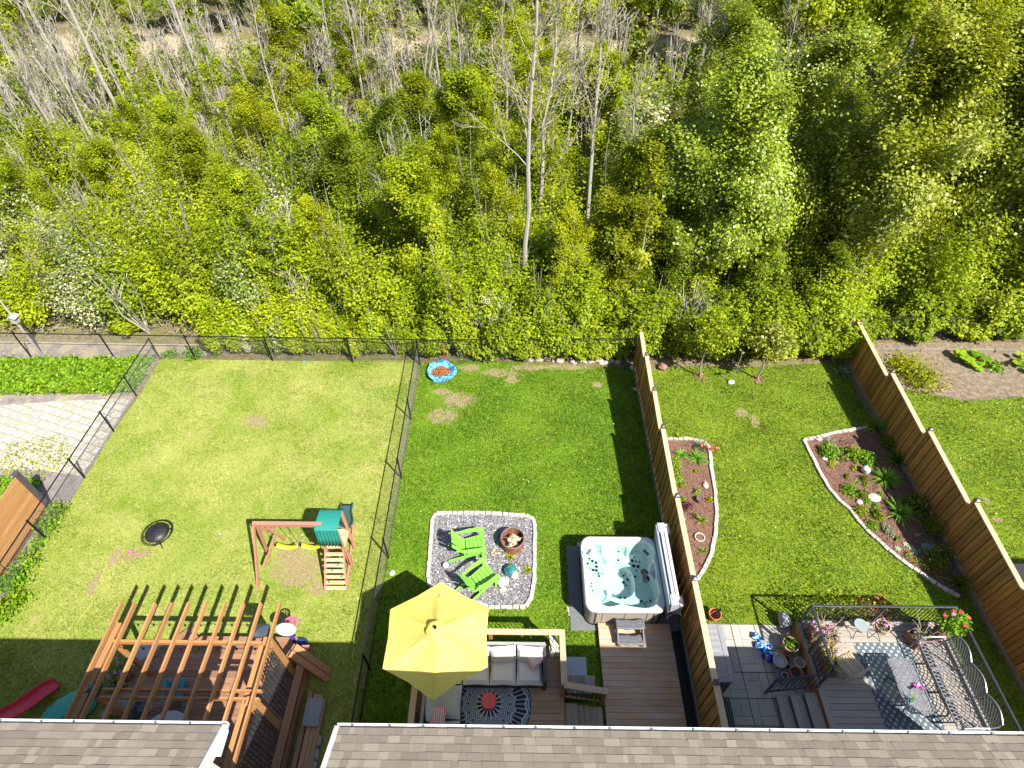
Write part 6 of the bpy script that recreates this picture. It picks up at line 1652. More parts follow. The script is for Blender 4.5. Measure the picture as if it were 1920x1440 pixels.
def cushion(c, size, rot=(0, 0, 0), mat=None, name='cushion', parent=None, puff=.35, seed=0):
    """soft box: a grid with puffed faces"""
    n = 9; rr = random.Random(seed); m = MB(); vs = []; X, Y, Zc = [k / 2 for k in size]
    E = Matrix.Rotation(rot[2], 3, 'Z') @ Matrix.Rotation(rot[1], 3, 'Y') @ Matrix.Rotation(rot[0], 3, 'X')
    for s in (1, -1):
        for i in range(n):
            for j in range(n):
                u = i / (n - 1) * 2 - 1; v = j / (n - 1) * 2 - 1
                f = ((1 - abs(u) ** 5) * (1 - abs(v) ** 5)) ** .45
                pin = 1 - .05 * (1 - abs(u)) * abs(v) ** 4 - .05 * (1 - abs(v)) * abs(u) ** 4
                h = Zc * ((1 - puff) * min(1, f * 1.6) + puff * f) * (1 + .05 * rr.uniform(-1, 1))
                vs.append(Vector(c) + E @ Vector((u * X * pin, v * Y * pin, s * h)))
    fs = []
    for s in range(2):
        for i in range(n - 1):
            for j in range(n - 1):
                q = (s * n * n + i * n + j, s * n * n + (i + 1) * n + j, s * n * n + (i + 1) * n + j + 1, s * n * n + i * n + j + 1); fs.append(q if s == 0 else q[::-1])
    m._add(vs, fs)
    return m.build(name, mat, parent, smooth=True, base=None if parent else c)
w = (sx1 - .06 - (sx0 + .86)) / 3
for k in range(3):
    x = sx0 + .86 + w * (k + .5); cushion((x, 5.22, ZD + .34), (w - .01, .74, .17), mat=M_cushg if False else M_cush, name='seat_cushion', parent=sf, seed=k)
    cushion((x, 5.49, ZD + .60), (w * .98, .46, .18), (R(64), 0, (-.06, .10, -.08)[k]), M_cush, 'back_cushion', sf, .5, seed=k + 5)
cushion((sx0 + .46, 5.25, ZD + .34), (.76, .76, .17), mat=M_cush, name='seat_cushion', parent=sf, seed=11)
for k in range(3): 
    cushion((sx0 + .50, 4.48 - k * .76, ZD + .34), (.72, .74, .17), mat=M_cushg, name='seat_cushion', parent=sf, seed=12 + k)
cushion((sx0 + .22, 4.30, ZD + .58), (.46, .68, .17), (0, R(62), .1), M_cushg, 'back_cushion', sf, .5, 15)
cushion((sx0 + .22, 3.55, ZD + .58), (.46, .68, .17), (0, R(62), -.1), M_cushg, 'back_cushion', sf, .5, 16)
def stripe_mat(name, a, b, freq, axis=0, dots=False):
    t = NT(name); v = t.xyz(t.obj()); f = t.math('GREATER_THAN', t.math('FRACT', t.math('MULTIPLY', v[axis], freq)), .5)
    if dots: f = t.math('MULTIPLY', f, t.math('GREATER_THAN', t.math('FRACT', t.math('MULTIPLY', v[1 - axis], freq)), .4))
    return t.done(t.mix(f, a, b), .9)
c = G(1003, 1232, ZD + .55); o = cushion(c, (.42, .42, .15), (.25, 0, .62), stripe_mat('pink_pattern', (.62, .36, .35), (.66, .56, .52), 26, dots=True), 'throw_pillow', None, .7, 20); tag(o, 'pink patterned throw pillow on the right end of the sofa', 'pillow')
c = G(820, 1344, ZD + .58); o = cushion(c, (.40, .40, .14), (.1, .5, .1), stripe_mat('red_stripe', (.55, .10, .12), (.62, .55, .52), 22), 'throw_pillow', None, .7, 21); tag(o, 'red striped throw pillow on the left part of the sofa', 'pillow')
c = G(996, 1244, ZD + .44); m = MB(); m.box((0, 0, 0), (.05, .09, .006), rz=.4); o = m.build('paper_tag', M_white); o.location = c; tag(o, 'small white paper beside the pink pillow', 'paper')
# rug and red table
a = G(917, 1320, ZD + .01)
m = MB(); m.lathe([(1.0, ZD + .003), (1.0, ZD + .013)], (a.x, a.y, 0), 72); o = m.build('round_rug', rugmat('mandala', (.015, .055, .11), (.50, .56, .60), 'round', 1, 1.0), base=(a.x, a.y, ZD)); tag(o, 'round navy and white mandala rug on the raised deck', 'rug')
t = thing('side_table', 'small round coral red drum table on the mandala rug', 'table', (a.x, a.y + .0, ZD + .013))
M_coral = simple('coral_metal', (.60, .075, .085), .45, vary=.06)
tz = .27; m = MB(); m.lathe([(.001, tz - .012), (.160, tz - .012), (.168, tz - .002), (.180, tz), (.185, tz - .012), (.178, tz - .03)], n=40, caps=False); m.build('tabletop', M_coral, t, local=True, smooth=True)
m = MB(); m.lathe([(.15, 0), (.15, .03), (.10, tz * .5), (.155, tz - .02)], n=32, caps=False); m.build('drum', M_coral, t, local=True, smooth=True)
# firewood in the corner behind the sofa arm
c = G(1037, 1215, ZD); t = thing('firewood_stack', 'small stack of split firewood in the deck corner beside the sofa', 'firewood', (c.x, c.y, ZD))
for k in range(11):
    m = MB(); m.box((random.uniform(-.07, .08), random.uniform(-.14, .14), .05 + .04 * (k // 2)), (.10, .36, .08), rz=random.uniform(-.5, .5), ry=random.uniform(-.4, .4), rx=random.uniform(-.2, .2)); m.build('log', simple('log_pale', (.55, .47, .38), .85, vary=.35, scale=14) if k == 0 else bpy.data.materials['log_pale'], t, local=True, bevel=.012)
# ================================================================== garden with beds
t = NT('mulch'); p = t.pos(); n1 = t.noise(9, 6, .8, p, .5); n2 = t.noise(45, 3, .7, p)
t.bump(t.math('ADD', n1, n2), .8, .03)
M_mulch = t.done(t.mix(t.rng(t.math('ADD', t.math('MULTIPLY', n1, .45), t.math('MULTIPLY', n2, .55)), .38, .64), (.075, .036, .024), (.26, .145, .098)), .95)
BL = poly_px(((1248, 826), (1290, 824), (1320, 830), (1330, 842), (1333, 880), (1340, 920), (1343, 960), (1341, 1000), (1333, 1040), (1320, 1068), (1306, 1088), (1290, 1096)))
BLp = [Vector((XF2 + .08, BL[0].y))] + BL[1:] + [Vector((XF2 + .08, BL[-1].y))]
sheet('mulch_bed', BLp, .03, M_mulch)
edging('curved pale stone edging of the left flower bed', [Vector((XF2 + .15, BL[0].y))] + BL[1:])
BR = poly_px(((1606, 806), (1560, 814), (1530, 822), (1506, 826), (1518, 850), (1533, 880), (1552, 915), (1575, 942), (1594, 958), (1606, 975), (1632, 1003), (1665, 1033), (1700, 1060), (1733, 1082), (1765, 1103), (1798, 1120)))
BRp = [Vector((XF3 - .1, BR[0].y + .1)), BR[0]] + BR[1:] + [Vector((XF3 - .1, BR[-1].y - .1))]
sheet('mulch_bed', BRp, .03, M_mulch)
edging('pale stone edging of the right flower bed running down to the deck', [Vector((XF3 - .5, BR[0].y + .08))] + BR)
NOGRASS += [BLp, BRp]
def bush(label, px, py, n, r, h, mat, size=.07, seed=1, name='leafy_plant', up=.7, group=None):
    c = G(px, py); rg = np.random.default_rng(seed + int(px)); r, h, n = r * 1.3, h * 1.3, int(n * 1.4); u = rg.normal(size=(n, 3)); u /= np.linalg.norm(u, axis=1)[:, None]; rad = rg.uniform(.35, 1.05, n)[:, None]
    P = u * rad * np.array([r, r, h]); P[:, 2] = np.abs(P[:, 2]) + .02; P[:, :2] += .10 * r * np.sin(P[:, 1::-1] * 22)
    t = thing(name, label, 'plant', (c.x, c.y, .02), 0, group); link_mesh('leaves', leaf_mesh('leaves', P, size, rg.uniform(0, 1, n), r=rg, up=up), mat, t)
    m = MB()
    for k in range(5): a = k * 1.26; m.tube([(0, 0, 0), (r * .5 * math.cos(a), r * .5 * math.sin(a), h * .6)], [.008, .004], 4)
    m.build('stem', M_bark, t, local=True); return t
gl_ = 'plants in the left flower bed'; gr_ = 'plants in the right flower bed'
# left bed
M_grass2 = leafmat('blue_grass', [(0, (.12, .17, .09)), (.6, (.24, .27, .15)), (1, (.45, .45, .33))], .3, shift=.05)
L_strap = leafmat('strap_leaves', [(0, (.10, .24, .02)), (.5, (.17, .34, .03)), (1, (.28, .42, .05))], .3, shift=.06)
L_plum = leafmat('plum_leaves', [(0, (.06, .015, .03)), (.6, (.14, .04, .05)), (1, (.2, .12, .06))], .2, shift=.05)
c = G(1313, 838); tuft('ornamental_grass', 'grey green ornamental grass at the far end of the left bed', c.x, c.y, 260, .42, M_grass2, .006, 2, .9, gl_)
c = G(1276, 856); tuft('strap_leaf_plant', 'green strap leaved plant near the fence at the far end of the left bed', c.x, c.y, 60, .34, L_strap, .025, 3, .9, gl_)
c = G(1306, 862); tuft('strap_leaf_plant', 'broad leaved pale green plant below the ornamental grass', c.x, c.y, 60, .42, L_strap, .035, 4, .95, gl_)
c = G(1272, 822); tuft('strap_leaf_plant', 'small yellow green plant in the far stone edging', c.x, c.y, 30, .24, L_gold, .03, 5, .8, gl_)
for (px, py, n, r, h, mt, lb) in ((1262, 875, 420, .20, .35, L_fresh, 'bright feathery plant against the fence in the left bed'), (1266, 900, 360, .18, .3, L_fresh, 'second bright feathery plant against the fence, below the first'), (1279, 911, 90, .09, .08, L_fresh, 'tiny green sprout in the middle of the left bed, farther one'), (1279, 938, 90, .09, .08, L_fresh, 'tiny green sprout in the left bed beside the small dark pot'), (1305, 886, 40, .07, .06, L_gold, 'tiny yellow sprout below the broad leaved plant'), (1306, 925, 80, .10, .1, L_fresh, 'spreading low plant above the dark pot'), (1330, 940, 60, .09, .1, L_gold, 'yellow and purple seedling beside the right stone edge'),
                                  (1290, 953, 130, .14, .18, L_plum, 'plum coloured plant below the dark pot'), (1285, 1007, 50, .07, .06, L_fresh, 'tiny dark sprout left of the white ring pot'), (1283, 1028, 90, .09, .12, L_fresh, 'small bright plant against the fence at the near part of the left bed'), (1290, 1052, 70, .07, .1, L_fresh, 'small plant by the fence nearest the tub cover'), (1265, 925, 60, .07, .1, L_gold, 'yellowish sprout at the fence beside the post cap')):
    bush(lb, px, py, n, r, h, mt, .05, int(py), group=gl_)
c = G(1314, 978); tuft('strap_leaf_plant', 'dark and green spiky plant in the middle of the left bed', c.x, c.y, 34, .34, L_strap, .02, 6, .8, gl_)
c = G(1302, 970); tuft('strap_leaf_plant', 'dark reddish spiky plant left of the green one', c.x, c.y, 24, .3, L_plum, .014, 7, .8, gl_)
c = G(1318, 1036); tuft('strap_leaf_plant', 'small green plant near the lower curve of the left bed', c.x, c.y, 20, .22, L_strap, .03, 8, 1.0, gl_)
for (px, py, n, lb) in ((1318, 847, 5, 'red tulips at the far end of the left bed'), (1334, 852, 7, 'bright red tulips leaning over the stone edge of the left bed')):
    c = G(px, py); t = thing('tulips', lb, 'flowers', (c.x, c.y, .02)); m = MB(); r = random.Random(px); fl = MB()
    for k in range(n):
        x, y = r.gauss(0, .05), r.gauss(0, .05); m.tube([(x, y, 0), (x * 1.5, y * 1.5, .3)], .005, 4); fl.lathe([(.01, .29), (.035, .32), (.03, .36), (.012, .37)], (x * 1.5, y * 1.5, 0), 8)
    m.build('stem', L_strap, t, local=True); fl.build('petals', F_red, t, local=True)
def ringpot(label, px, py, r, h, mat, inner=None):
    c = G(px, py); t = thing('sunken_pot', label, 'plant pot', (c.x, c.y, .02)); m = MB(); m.lathe([(r * .9, 0), (r, h), (r * 1.04, h + .01), (r * .86, h + .01), (r * .82, h - .03)], n=24, caps=False); m.build('pot', mat, t, local=True)
    m = MB(); m.lathe([(r * .85, h - .02), (.001, h - .015)], n=16); m.build('soil', inner or M_mulch, t, local=True); return t
M_stonew = simple('white_ring_stone', (.48, .45, .40), .8, vary=.1)
ringpot('small dark grey pot in the left bed', 1310, 941, .10, .16, simple('dark_clay', (.12, .11, .10), .8)); ringpot('white rimmed round pot set in the left bed', 1311, 1010, .145, .07, M_stonew); ringpot('small white rimmed pot half hidden by the wooden fence in the left bed', 1277, 977, .10, .08, M_stonew)
rock('rock', 'pale rock lying in the upper part of the left bed', 1322, 911, .11, M_edge, 31, (.8, 1.2, .6), .02)
# solar lamp on a pole and small things at the far end
c = G(1372, 718); t = thing('garden_pole', 'thin pole with a small solar panel in front of the shrubs', 'pole', c)
m = MB(); m.tube([(0, 0, 0), (0, .02, 1.5)], .014, 8); m.build('pole', M_chain, t, local=True)
m = MB(); m.box((0, 0, .72), (.24, .10, .03), rx=-.3); m.build('solar_panel', M_capblk, t, local=True)
m = MB(); m.lathe([(.001, 1.5), (.05, 1.53), (.001, 1.6)], n=10, caps=False); m.build('feeder', M_stonew, t, local=True)
rock('rock', 'pale rock at the foot of the pole with the solar panel', 1370, 718, .12, M_quartz, 41, (1.2, .9, .6))
rock('rock', 'reddish brown rock beside the far end of the left wooden fence', 1241, 692, .16, simple('brown_rock', (.26, .14, .10), .9, vary=.3, bump=.5), 42, (1, 1, 1))
for (px, py, w) in ((1228, 702, .35), (1262, 678, .3), (1440, 700, .4), (1350, 690, .3)):
    pass
c = G(1575, 702); tuft('hosta', 'striped hosta in the shade at the foot of the right fence, far end', c.x, c.y, 40, .4, M_grass2, .07, 11, 1.0)
# right bed
c = G(1552, 832); tuft('ornamental_grass', 'wispy grey green grass at the far left corner of the right bed', c.x, c.y, 160, .34, M_grass2, .006, 21, .9, gr_)
for (px, py, n, L, mt, w, lb, ar) in ((1642, 805, 160, .48, L_strap, .022, 'large fountain of strap leaves in the fence shade at the far end', .95), (1658, 902, 170, .46, L_strap, .020, 'large bright daylily clump in the middle of the right bed', 1.0), (1682, 868, 90, .52, L_deep, .035, 'dark broad bladed plant against the right fence beside the daylily', .9), (1684, 965, 95, .44, L_strap, .032, 'bright daylily with broad blades nearer the deck', 1.0), (1795, 1098, 80, .46, L_deep, .026, 'dark strap leaved clump by the fence at the near end of the right bed', .95), (1742, 1040, 34, .4, L_strap, .03, 'pale bladed plant in the shade near the bent metal ornament', .7), (1605, 905, 22, .14, L_strap, .02, 'small green plant left of the speckled ball', 1), (1716, 1055, 20, .25, L_gold, .015, 'sparse wispy plant near the succulents', .8)):
    c = G(px, py); tuft('strap_leaf_plant', lb, c.x, c.y, int(n * 1.2), L * 1.2, mt, w, int(px), ar, gr_)
for (px, py, n, r, h, mt, sz, lb) in ((1553, 852, 420, .26, .24, L_fresh, .07, 'rounded green plant nearest the far left corner of the right bed'), (1602, 856, 380, .24, .22, L_fresh, .07, 'rounded green plant second from the corner of the right bed'), (1623, 864, 420, .24, .24, L_fresh, .07, 'rounded green plant third from the corner beside the fence shadow'), (1580, 862, 120, .14, .12, L_deep, .05, 'low dark plant between the first two rounded plants'), (1560, 872, 90, .16, .08, L_gold, .05, 'flat yellowish plant below the first rounded plant'), (1618, 900, 100, .10, .12, L_deep, .05, 'small dark plant under the speckled ball'), (1592, 922, 380, .22, .15, L_fresh, .05, 'low round plant above the stone edge with small red tips'), (1614, 930, 140, .12, .2, L_deep, .06, 'upright dark green plant beside the flat white stone'), (1624, 942, 90, .10, .08, L_fresh, .05, 'low green plant below the upright dark one'), (1613, 961, 240, .18, .14, L_gold, .05, 'green and orange low plant at the bend of the stone edge'), (1642, 967, 170, .17, .15, L_deep, .06, 'bluish rosette plant right of the orange tipped plant'), (1632, 988, 260, .17, .12, L_fresh, .05, 'neat green mound near the stone edge'), (1660, 994, 130, .14, .14, M_grass2, .06, 'grey leaved plant right of the green mound'), (1670, 1003, 60, .10, .10, M_grass2, .05, 'small grey leaved plant below the other grey one'),
                                      (1664, 835, 240, .24, .25, L_deep, .07, 'dark plant in the fence shadow behind the rounded plants'), (1708, 880, 120, .16, .2, L_deep, .06, 'dark plant at the fence foot behind the daylily'), (1722, 905, 90, .14, .2, L_deep, .06, 'small dark plant at the fence foot halfway down the bed'), (1712, 950, 360, .28, .35, L_deep, .08, 'leafy shaded plant behind the broad bladed daylily'), (1746, 930, 300, .25, .5, L_deep, .06, 'tall airy plant leaning on the fence boards'), (1740, 978, 160, .2, .2, L_deep, .06, 'low shaded plant by the fence below the airy one'), (1748, 1002, 420, .24, .5, L_deep, .05, 'bushy dark shrub in the shade beside the bent ornament'), (1750, 1062, 420, .3, .3, L_deep, .05, 'wide dark mound at the near shaded part of the right bed'), (1720, 1035, 40, .08, .05, M_grass2, .05, 'pale succulent rosette, largest of the group'), (1765, 1040, 200, .2, .3, L_deep, .06, 'dark shaded plant behind the grey rock')):
    bush(lb, px, py, n, r, h, mt, sz, int(py), group=gr_)
c = G(1537, 842); tuft('strap_leaf_plant', 'small plum coloured plant at the corner stone of the right bed', c.x, c.y, 24, .16, L_plum, .02, 31, .9, gr_)
c = G(1620, 886); t = NT('speckled'); vz = t.n('TexVoronoi'); vz.inputs['Scale'].default_value = 9; t.l(t.obj(), vz.inputs['Vector']); M_speck = t.done(t.mix(t.rng(vz.outputs['Distance'], .22, .3), (.05, .05, .07), (.55, .56, .58)), .3)
m = MB(); m.lathe([(.001 if i in (0, 12) else .14 * math.sin(math.pi * i / 12), -.14 * math.cos(math.pi * i / 12)) for i in range(13)], n=24, caps=False); o = m.build('gazing_ball', M_speck, smooth=True); o.location = (c.x, c.y, .16); tag(o, 'speckled grey garden ball in the right bed', 'garden ball')
rock('rock', 'flat round white stone in the middle of the right bed', 1638, 935, .19, M_quartz, 51, (1.1, .9, .3), .02, jit=.05); rock('rock', 'small white stone with a dark mark near the stone edge', 1610, 943, .10, M_quartz, 52, (1.1, .9, .6), .02, jit=.1); rock('rock', 'small pale stone beside the first rounded plant', 1545, 862, .09, M_quartz, 53, (1.2, .8, .6), .02); rock('rock', 'grey rock among the plants at the far left corner of the right bed', 1534, 826, .10, M_edge, 54, (1.2, .8, .8), .02)
rock('rock', 'shaded grey rock at the near right of the right bed', 1736, 1030, .16, simple('grey_rock', (.2, .2, .21), .9, vary=.2, bump=.4), 55)
for k, (px, py) in enumerate(((1697, 1022), (1707, 1028), (1714, 1036), (1722, 1052), (1682, 1030))):
    c = G(px, py); o_ = thing('succulent', ('round pale succulent at the back of the group', 'round pale succulent in the middle of the group', 'round pale succulent right of the middle one', 'reddish succulent nearest the shade', 'small dark succulent left of the group')[k], 'plant', (c.x, c.y, .02), 0, 'succulents in the right bed'); m = MB()
    for j in range(16):
        a = j * 2.4; q = .02 + .005 * j; m.stone((q * math.cos(a), q * math.sin(a), .03), .035, j, (1, .6, .5), 6, 4, .05, rz=a)
    m.build('rosette', simple('succulent_green', (.30, .33, .20), .6, var=.3) if k == 0 else bpy.data.materials['succulent_green'], o_, local=True)
for k, (px, py) in enumerate(((1593, 832), (1616, 829), (1578, 834))):
    c = G(px, py); m = MB(); m.tube([(.10 * math.cos(a), .10 * math.sin(a), .10) for a in np.linspace(0, 6.2832, 25)[:-1]], .006, 5, closed=True)
    m.tube([(.10, 0, .1), (.10, 0, 0)], .005, 4); m.tube([(-.10, 0, .1), (-.10, 0, 0)], .005, 4)
    o = m.build('plant_ring', M_black); o.location = (c.x, c.y, .02); tag(o, ('middle', 'rightmost', 'leftmost')[k] + ' of three thin wire plant rings in the right bed', 'plant support', 'wire plant rings')
c = G(1712, 1010); m = MB(); m.tube([(0, 0, 0), (0, 0, .18)], .012, 6); m.tube([(-.02, 0, .19), (.05, 0, .19), (.14, .03, .22)], [.04, .035, .01], 7); m.tube([(-.02, 0, .2), (-.06, 0, .24)], [.02, .012], 6)
o = m.build('bird_ornament', simple('driftwood', (.30, .17, .12), .8)); o.location = (c.x, c.y, .02); tag(o, 'small brown bird shaped ornament on a stake in the right bed', 'ornament')
c = G(1758, 1040); m = MB(); m.tube([(.16 * math.cos(a), 0, .16 * math.sin(a) + .1) for a in np.linspace(-.6, 2.4, 14)], .012, 6); o = m.build('curved_ornament', simple('tan_metal', (.5, .38, .22), .5, .3)); o.location = (c.x, c.y, .02); tag(o, 'curved pale metal ornament in the shade of the right bed', 'ornament')
for k, (px, py) in enumerate(((1578, 845), (1600, 880), (1586, 895), (1650, 930), (1668, 945), (1622, 910), (1640, 950), (1652, 975), (1680, 1012), (1700, 1042), (1632, 880), (1690, 905))):
    bush(('tiny green seedling %s of the right bed' % ('in the far left corner', 'below the low dark plant', 'left of the speckled ball', 'above the flat white stone', 'between the white stone and the near daylily', 'under the speckled ball', 'just below the flat white stone', 'between the mound and the bluish rosette', 'beside the small grey plants', 'among the succulents', 'between ball and rounded plants', 'left of the dark fence foot plant')[k]), px, py, 60, .08, .08, (L_fresh, L_gold, L_deep)[k % 3], .05, 900 + k, group=gr_)
mc = MB(); rr = random.Random(12)
for bed, n_ in ((BLp, 1300), (BRp, 2600)):
    gx = [p[0] for p in bed]; gy = [p[1] for p in bed]; k = 0
    while k < n_:
        P = np.array([[rr.uniform(min(gx), max(gx)), rr.uniform(min(gy), max(gy))]]); k += 1
        if inside(P, bed)[0]: mc.box((P[0, 0], P[0, 1], .036), (rr.uniform(.03, .09), rr.uniform(.012, .03), .014), rz=rr.uniform(0, 3.1), rx=rr.uniform(-.5, .5), ry=rr.uniform(-.4, .4))
tag(mc.build('mulch_chips', simple('mulch_chip', (.17, .085, .058), .95, vary=.4, var=.5)), 'shredded bark chips scattered over the flower beds', 'mulch', kind='stuff')
# pots on the lawn
def emptypot(label, c, r, h, mat, fill=None, group=None):
    t = thing('plant_pot', label, 'plant pot', c, 0, group); m = MB(); m.lathe([(.001, .01), (r * .70, 0), (r * .96, h * .84), (r * 1.06, h * .85), (r * 1.07, h), (r * .95, h), (r * .9, h * .5), (r * .68, .03), (.001, .03)], n=28, caps=False); m.build('pot', mat, t, local=True)
    if fill: m = MB(); m.lathe([(r * .9, h * .75), (.001, h * .78)], n=20); m.build('soil', fill, t, local=True)
    return t
c = G(1336, 1160); t = emptypot('terracotta pot with black hose nozzles on the lawn beside the wooden fence', (c.x, c.y, .01), .155, .30, M_terra)
m = MB(); m.box((.06, .02, .32), (.07, .16, .05), rz=-.8, rx=.5); m.box((.11, .07, .36), (.06, .12, .05), rz=-.9); m.tube([(-.09, -.05, .24), (0, -.09, .27), (.09, -.04, .24), (.05, .07, .24), (-.06, .06, .22)], .010, 6); m.build('hose_nozzle', M_black, t, local=True, bevel=.005)
c = G(1326, 1172); emptypot('terracotta pot half hidden behind the grey storage box', (c.x + .02, 6.48, 0), .13, .24, M_terra)
# storage box
t = thing('storage_box', 'large grey plastic deck box against the wooden fence', 'storage box', (4.82, 5.68, 0))
M_box = simple('grey_resin', (.23, .235, .25), .45, vary=.06, scale=3); M_boxd = simple('dark_resin', (.10, .115, .14), .5, vary=.08)
bx0, bx1, by0, by1 = 4.48, 5.16, 4.98, 6.37
m = MB(); m.bx(bx0 + .03, bx1 - .03, by0 + .03, by1 - .03, .0, .80); m.build('body', M_boxd, t, bevel=.015)
m = MB()
for k in range(5): m.bx(bx0 + .06 + k * .125, bx0 + .068 + k * .125, by0 + .022, by0 + .03, .05, .78)
for k in range(9): m.bx(bx1 - .03, bx1 - .022, by0 + .1 + k * .14, by0 + .11 + k * .14, .05, .78)
m.build('seam', M_black, t)
m = MB(); m.bx(bx0, bx1, by0, by1, .80, .87); m.build('lid', M_box, t, bevel=.02)
m = MB()
for k in range(8): m.bx(bx0 + .05, bx1 - .17, by0 + .10 + k * .155, by0 + .185 + k * .155, .868, .884)
m.bx(bx1 - .13, bx1 - .02, by0 + .03, by1 - .03, .868, .882); m.build('lid_panel', M_box, t, bevel=.007)
# patio
t = NT('patio_paver'); p = t.obj(); n = t.noise(7, 5, .7, p); v = t.math('MULTIPLY_ADD', t.attr(), .3, .85); c3 = t.n('CombineColor'); [t.l(v, c3.inputs[i]) for i in range(3)]
t.bump(t.noise(40, 4, .7, p), .3, .006); M_pat = t.done(t.mix(1.0, t.mix(n, (.25, .235, .21), (.40, .375, .33)), c3.outputs[0], 'MULTIPLY'), .85)
m = MB(); m.bx(4.45, 7.25, 2.2, 6.72, -.02, .012); tag(m.build('patio_joint', simple('joint_sand', (.07, .075, .06), .95), base=(5.8, 4, 0)), kind='structure')
m = MB(); rr = random.Random(9); U_ = .61
tiles = [(0, 0, .4, .4), (.4, 0, .2, .6), (0, .4, .2, .2), (.2, .4, .2, .2)], [(0, 0, .2, .6), (.2, .2, .4, .4), (.2, 0, .4, .2)], [(0, .2, .4, .4), (0, 0, .6, .2), (.4, .2, .2, .4)]
for i in range(6):
    for j in range(9):
        for (a, b, w, h) in tiles[(i * 2 + j) % 3]:
            x = 4.46 + i * .61 + a; y = 6.72 - .61 * (j + 1) + b
            if x > 7.2: continue
            m.bx(x + .004, min(x + w - .004, 7.24), y + .004, y + h - .004, .0, .022)
tag(m.build('patio', M_pat, base=(5.8, 4, 0)), kind='structure')
NOGRASS.append([(4.3, 2), (11.2, 2), (11.2, 6.72), (4.3, 6.72)])
# outdoor mat between box and house
m = MB(); 
for k in range(11): m.bx(4.62 + k * .055, 4.655 + k * .055, 4.0, 4.9, .024, .036)
tag(m.build('ribbed_mat', simple('dark_mat', (.03, .035, .045), .9), base=(4.9, 4.4, 0)), 'dark ribbed mat on the patio in front of the storage box', 'mat')
# composite deck
ZC = .5; CX0, CX1, CY1 = 7.25, 10.92, 6.66
M_comp = wood('grey_composite', (.36, .32, .27), (.27, .235, .20), 'X', var=.06, knots=False)
cd = thing('composite_deck', 'grey composite deck with black metal railing at the lower right', 'deck', (9, 5, 0))
planks(CX0, CX1, 2.3, CY1, ZC, w=.135, gap=.009).build('deck_boards', M_comp, cd, bevel=.003)
m = MB(); m.bx(CX0 - .02, CX0 + .12, 2.3, CY1 + .01, ZC - .0, ZC + .004); m.build('border_board', M_comp, cd)
m = MB(); m.bx(CX0 - .012, CX1, 2.3, CY1 - .02, .02, ZC - .034); m.build('deck_skirt', wood('orange_skirt', (.40, .21, .08), (.26, .12, .04), 'Y'), cd)
for k in range(3):
    x1 = CX0 - .03 - k * .30; z = ZC - .125 * (k + 1)
    for j in range(2):
        m = MB(); m.bx(x1 - .145 - j * .15, x1 - j * .15, 2.3, 4.92, z - .03, z); m.build('stair_tread', M_comp, cd, bevel=.003)
    m = MB(); m.bx(x1 - .29, x1 - .01, 2.3, 4.90, 0, z - .032); m.build('stair_riser', M_boxd, cd)
M_rail = simple('railing_black', (.035, .04, .05), .3, .2)
RT = 1.45
def rail(x0, y0, z0, x1, y1, z1, posts=()):
    m = MB(); m.beam((x0, y0, z0), (x1, y1, z1), .055, .035); m.build('hand_rail', M_rail, cd, bevel=.006)
    dz = RT - ZC - .10
    m = MB(); m.beam((x0, y0, z0 - dz), (x1, y1, z1 - dz), .035, .03); m.build('bottom_rail', M_rail, cd)
    L = math.hypot(x1 - x0, y1 - y0); n = int(L / .11); m = MB()
    for i in range(1, n):
        u = i / n; x = x0 + (x1 - x0) * u; y = y0 + (y1 - y0) * u; z = z0 + (z1 - z0) * u; m.bx(x - .008, x + .008, y - .008, y + .008, z - dz, z - .015)
    m.build('baluster_row', M_rail, cd)
    for u in posts:
        x = x0 + (x1 - x0) * u; y = y0 + (y1 - y0) * u; z = z0 + (z1 - z0) * u; m = MB(); m.bx(x - .025, x + .025, y - .025, y + .025, z - dz - .09, z); m.build('post', M_rail, cd)
rail(7.30, 6.60, RT, 10.86, 6.60, RT, (0, .52, 1)); rail(7.30, 5.08, RT, 7.30, 6.57, RT, (0, .5)); rail(10.86, 2.4, RT, 10.86, 6.57, RT, (0, .35, .7))
rail(7.27, 5.00, RT - .02, 6.12, 5.00, RT - .46, (1,)); rail(7.27, 2.95, RT - .02, 6.12, 2.95, RT - .46, (0, 1,))
# trellis rug
m = MB(); m.bx(8.50, 9.86, 3.9, 6.07, ZC + .002, ZC + .010); tag(m.build('patterned_rug', rugmat('grey_trellis', (.08, .115, .135), (.44, .46, .45), 'trellis', 1.45), base=(9.1, 5, ZC)), 'grey blue rug with a white dotted diamond pattern on the composite deck', 'rug')
M_alu = simple('cast_aluminium', (.27, .265, .27), .4, .5, vary=.12)
def lattice(x0, x1, y0, y1, z, cell, w, th, curve=0):
    """diagonal strips clipped to a rectangle (local x/y), flat at height z"""
    m = MB(); W, H = x1 - x0, y1 - y0
    for sgn in (1, -1):
        k = -H
        while k < W:
            a = max(0, k); b = min(W, k + H)
            if b - a > .01:
                p, q = (a, a - k), (b, b - k)
                if sgn < 0: p, q = (p[0], H - p[1]), (q[0], H - q[1])
                m.beam((x0 + p[0], y0 + p[1], z + (.001 if sgn > 0 else -.001)), (x0 + q[0], y0 + q[1], z + (.001 if sgn > 0 else -.001)), w, th)
            k += cell
    return m
t = thing('lattice_coffee_table', 'dark grey cast metal coffee table with a lattice top on the patterned rug', 'table', (9.2, 4.93, ZC + .01))
tw, tl, th_ = .27, .56, .44
m = lattice(-tw, tw, -tl, tl, th_, .072, .030, .008); m.build('lattice_top', M_alu, t, local=True)
m = MB(); q = rrect(tw + .03, tl + .03, .09); m.tube([(a, b, th_) for a, b in q], .020, 6, closed=True); m.build('rim', M_alu, t, local=True)
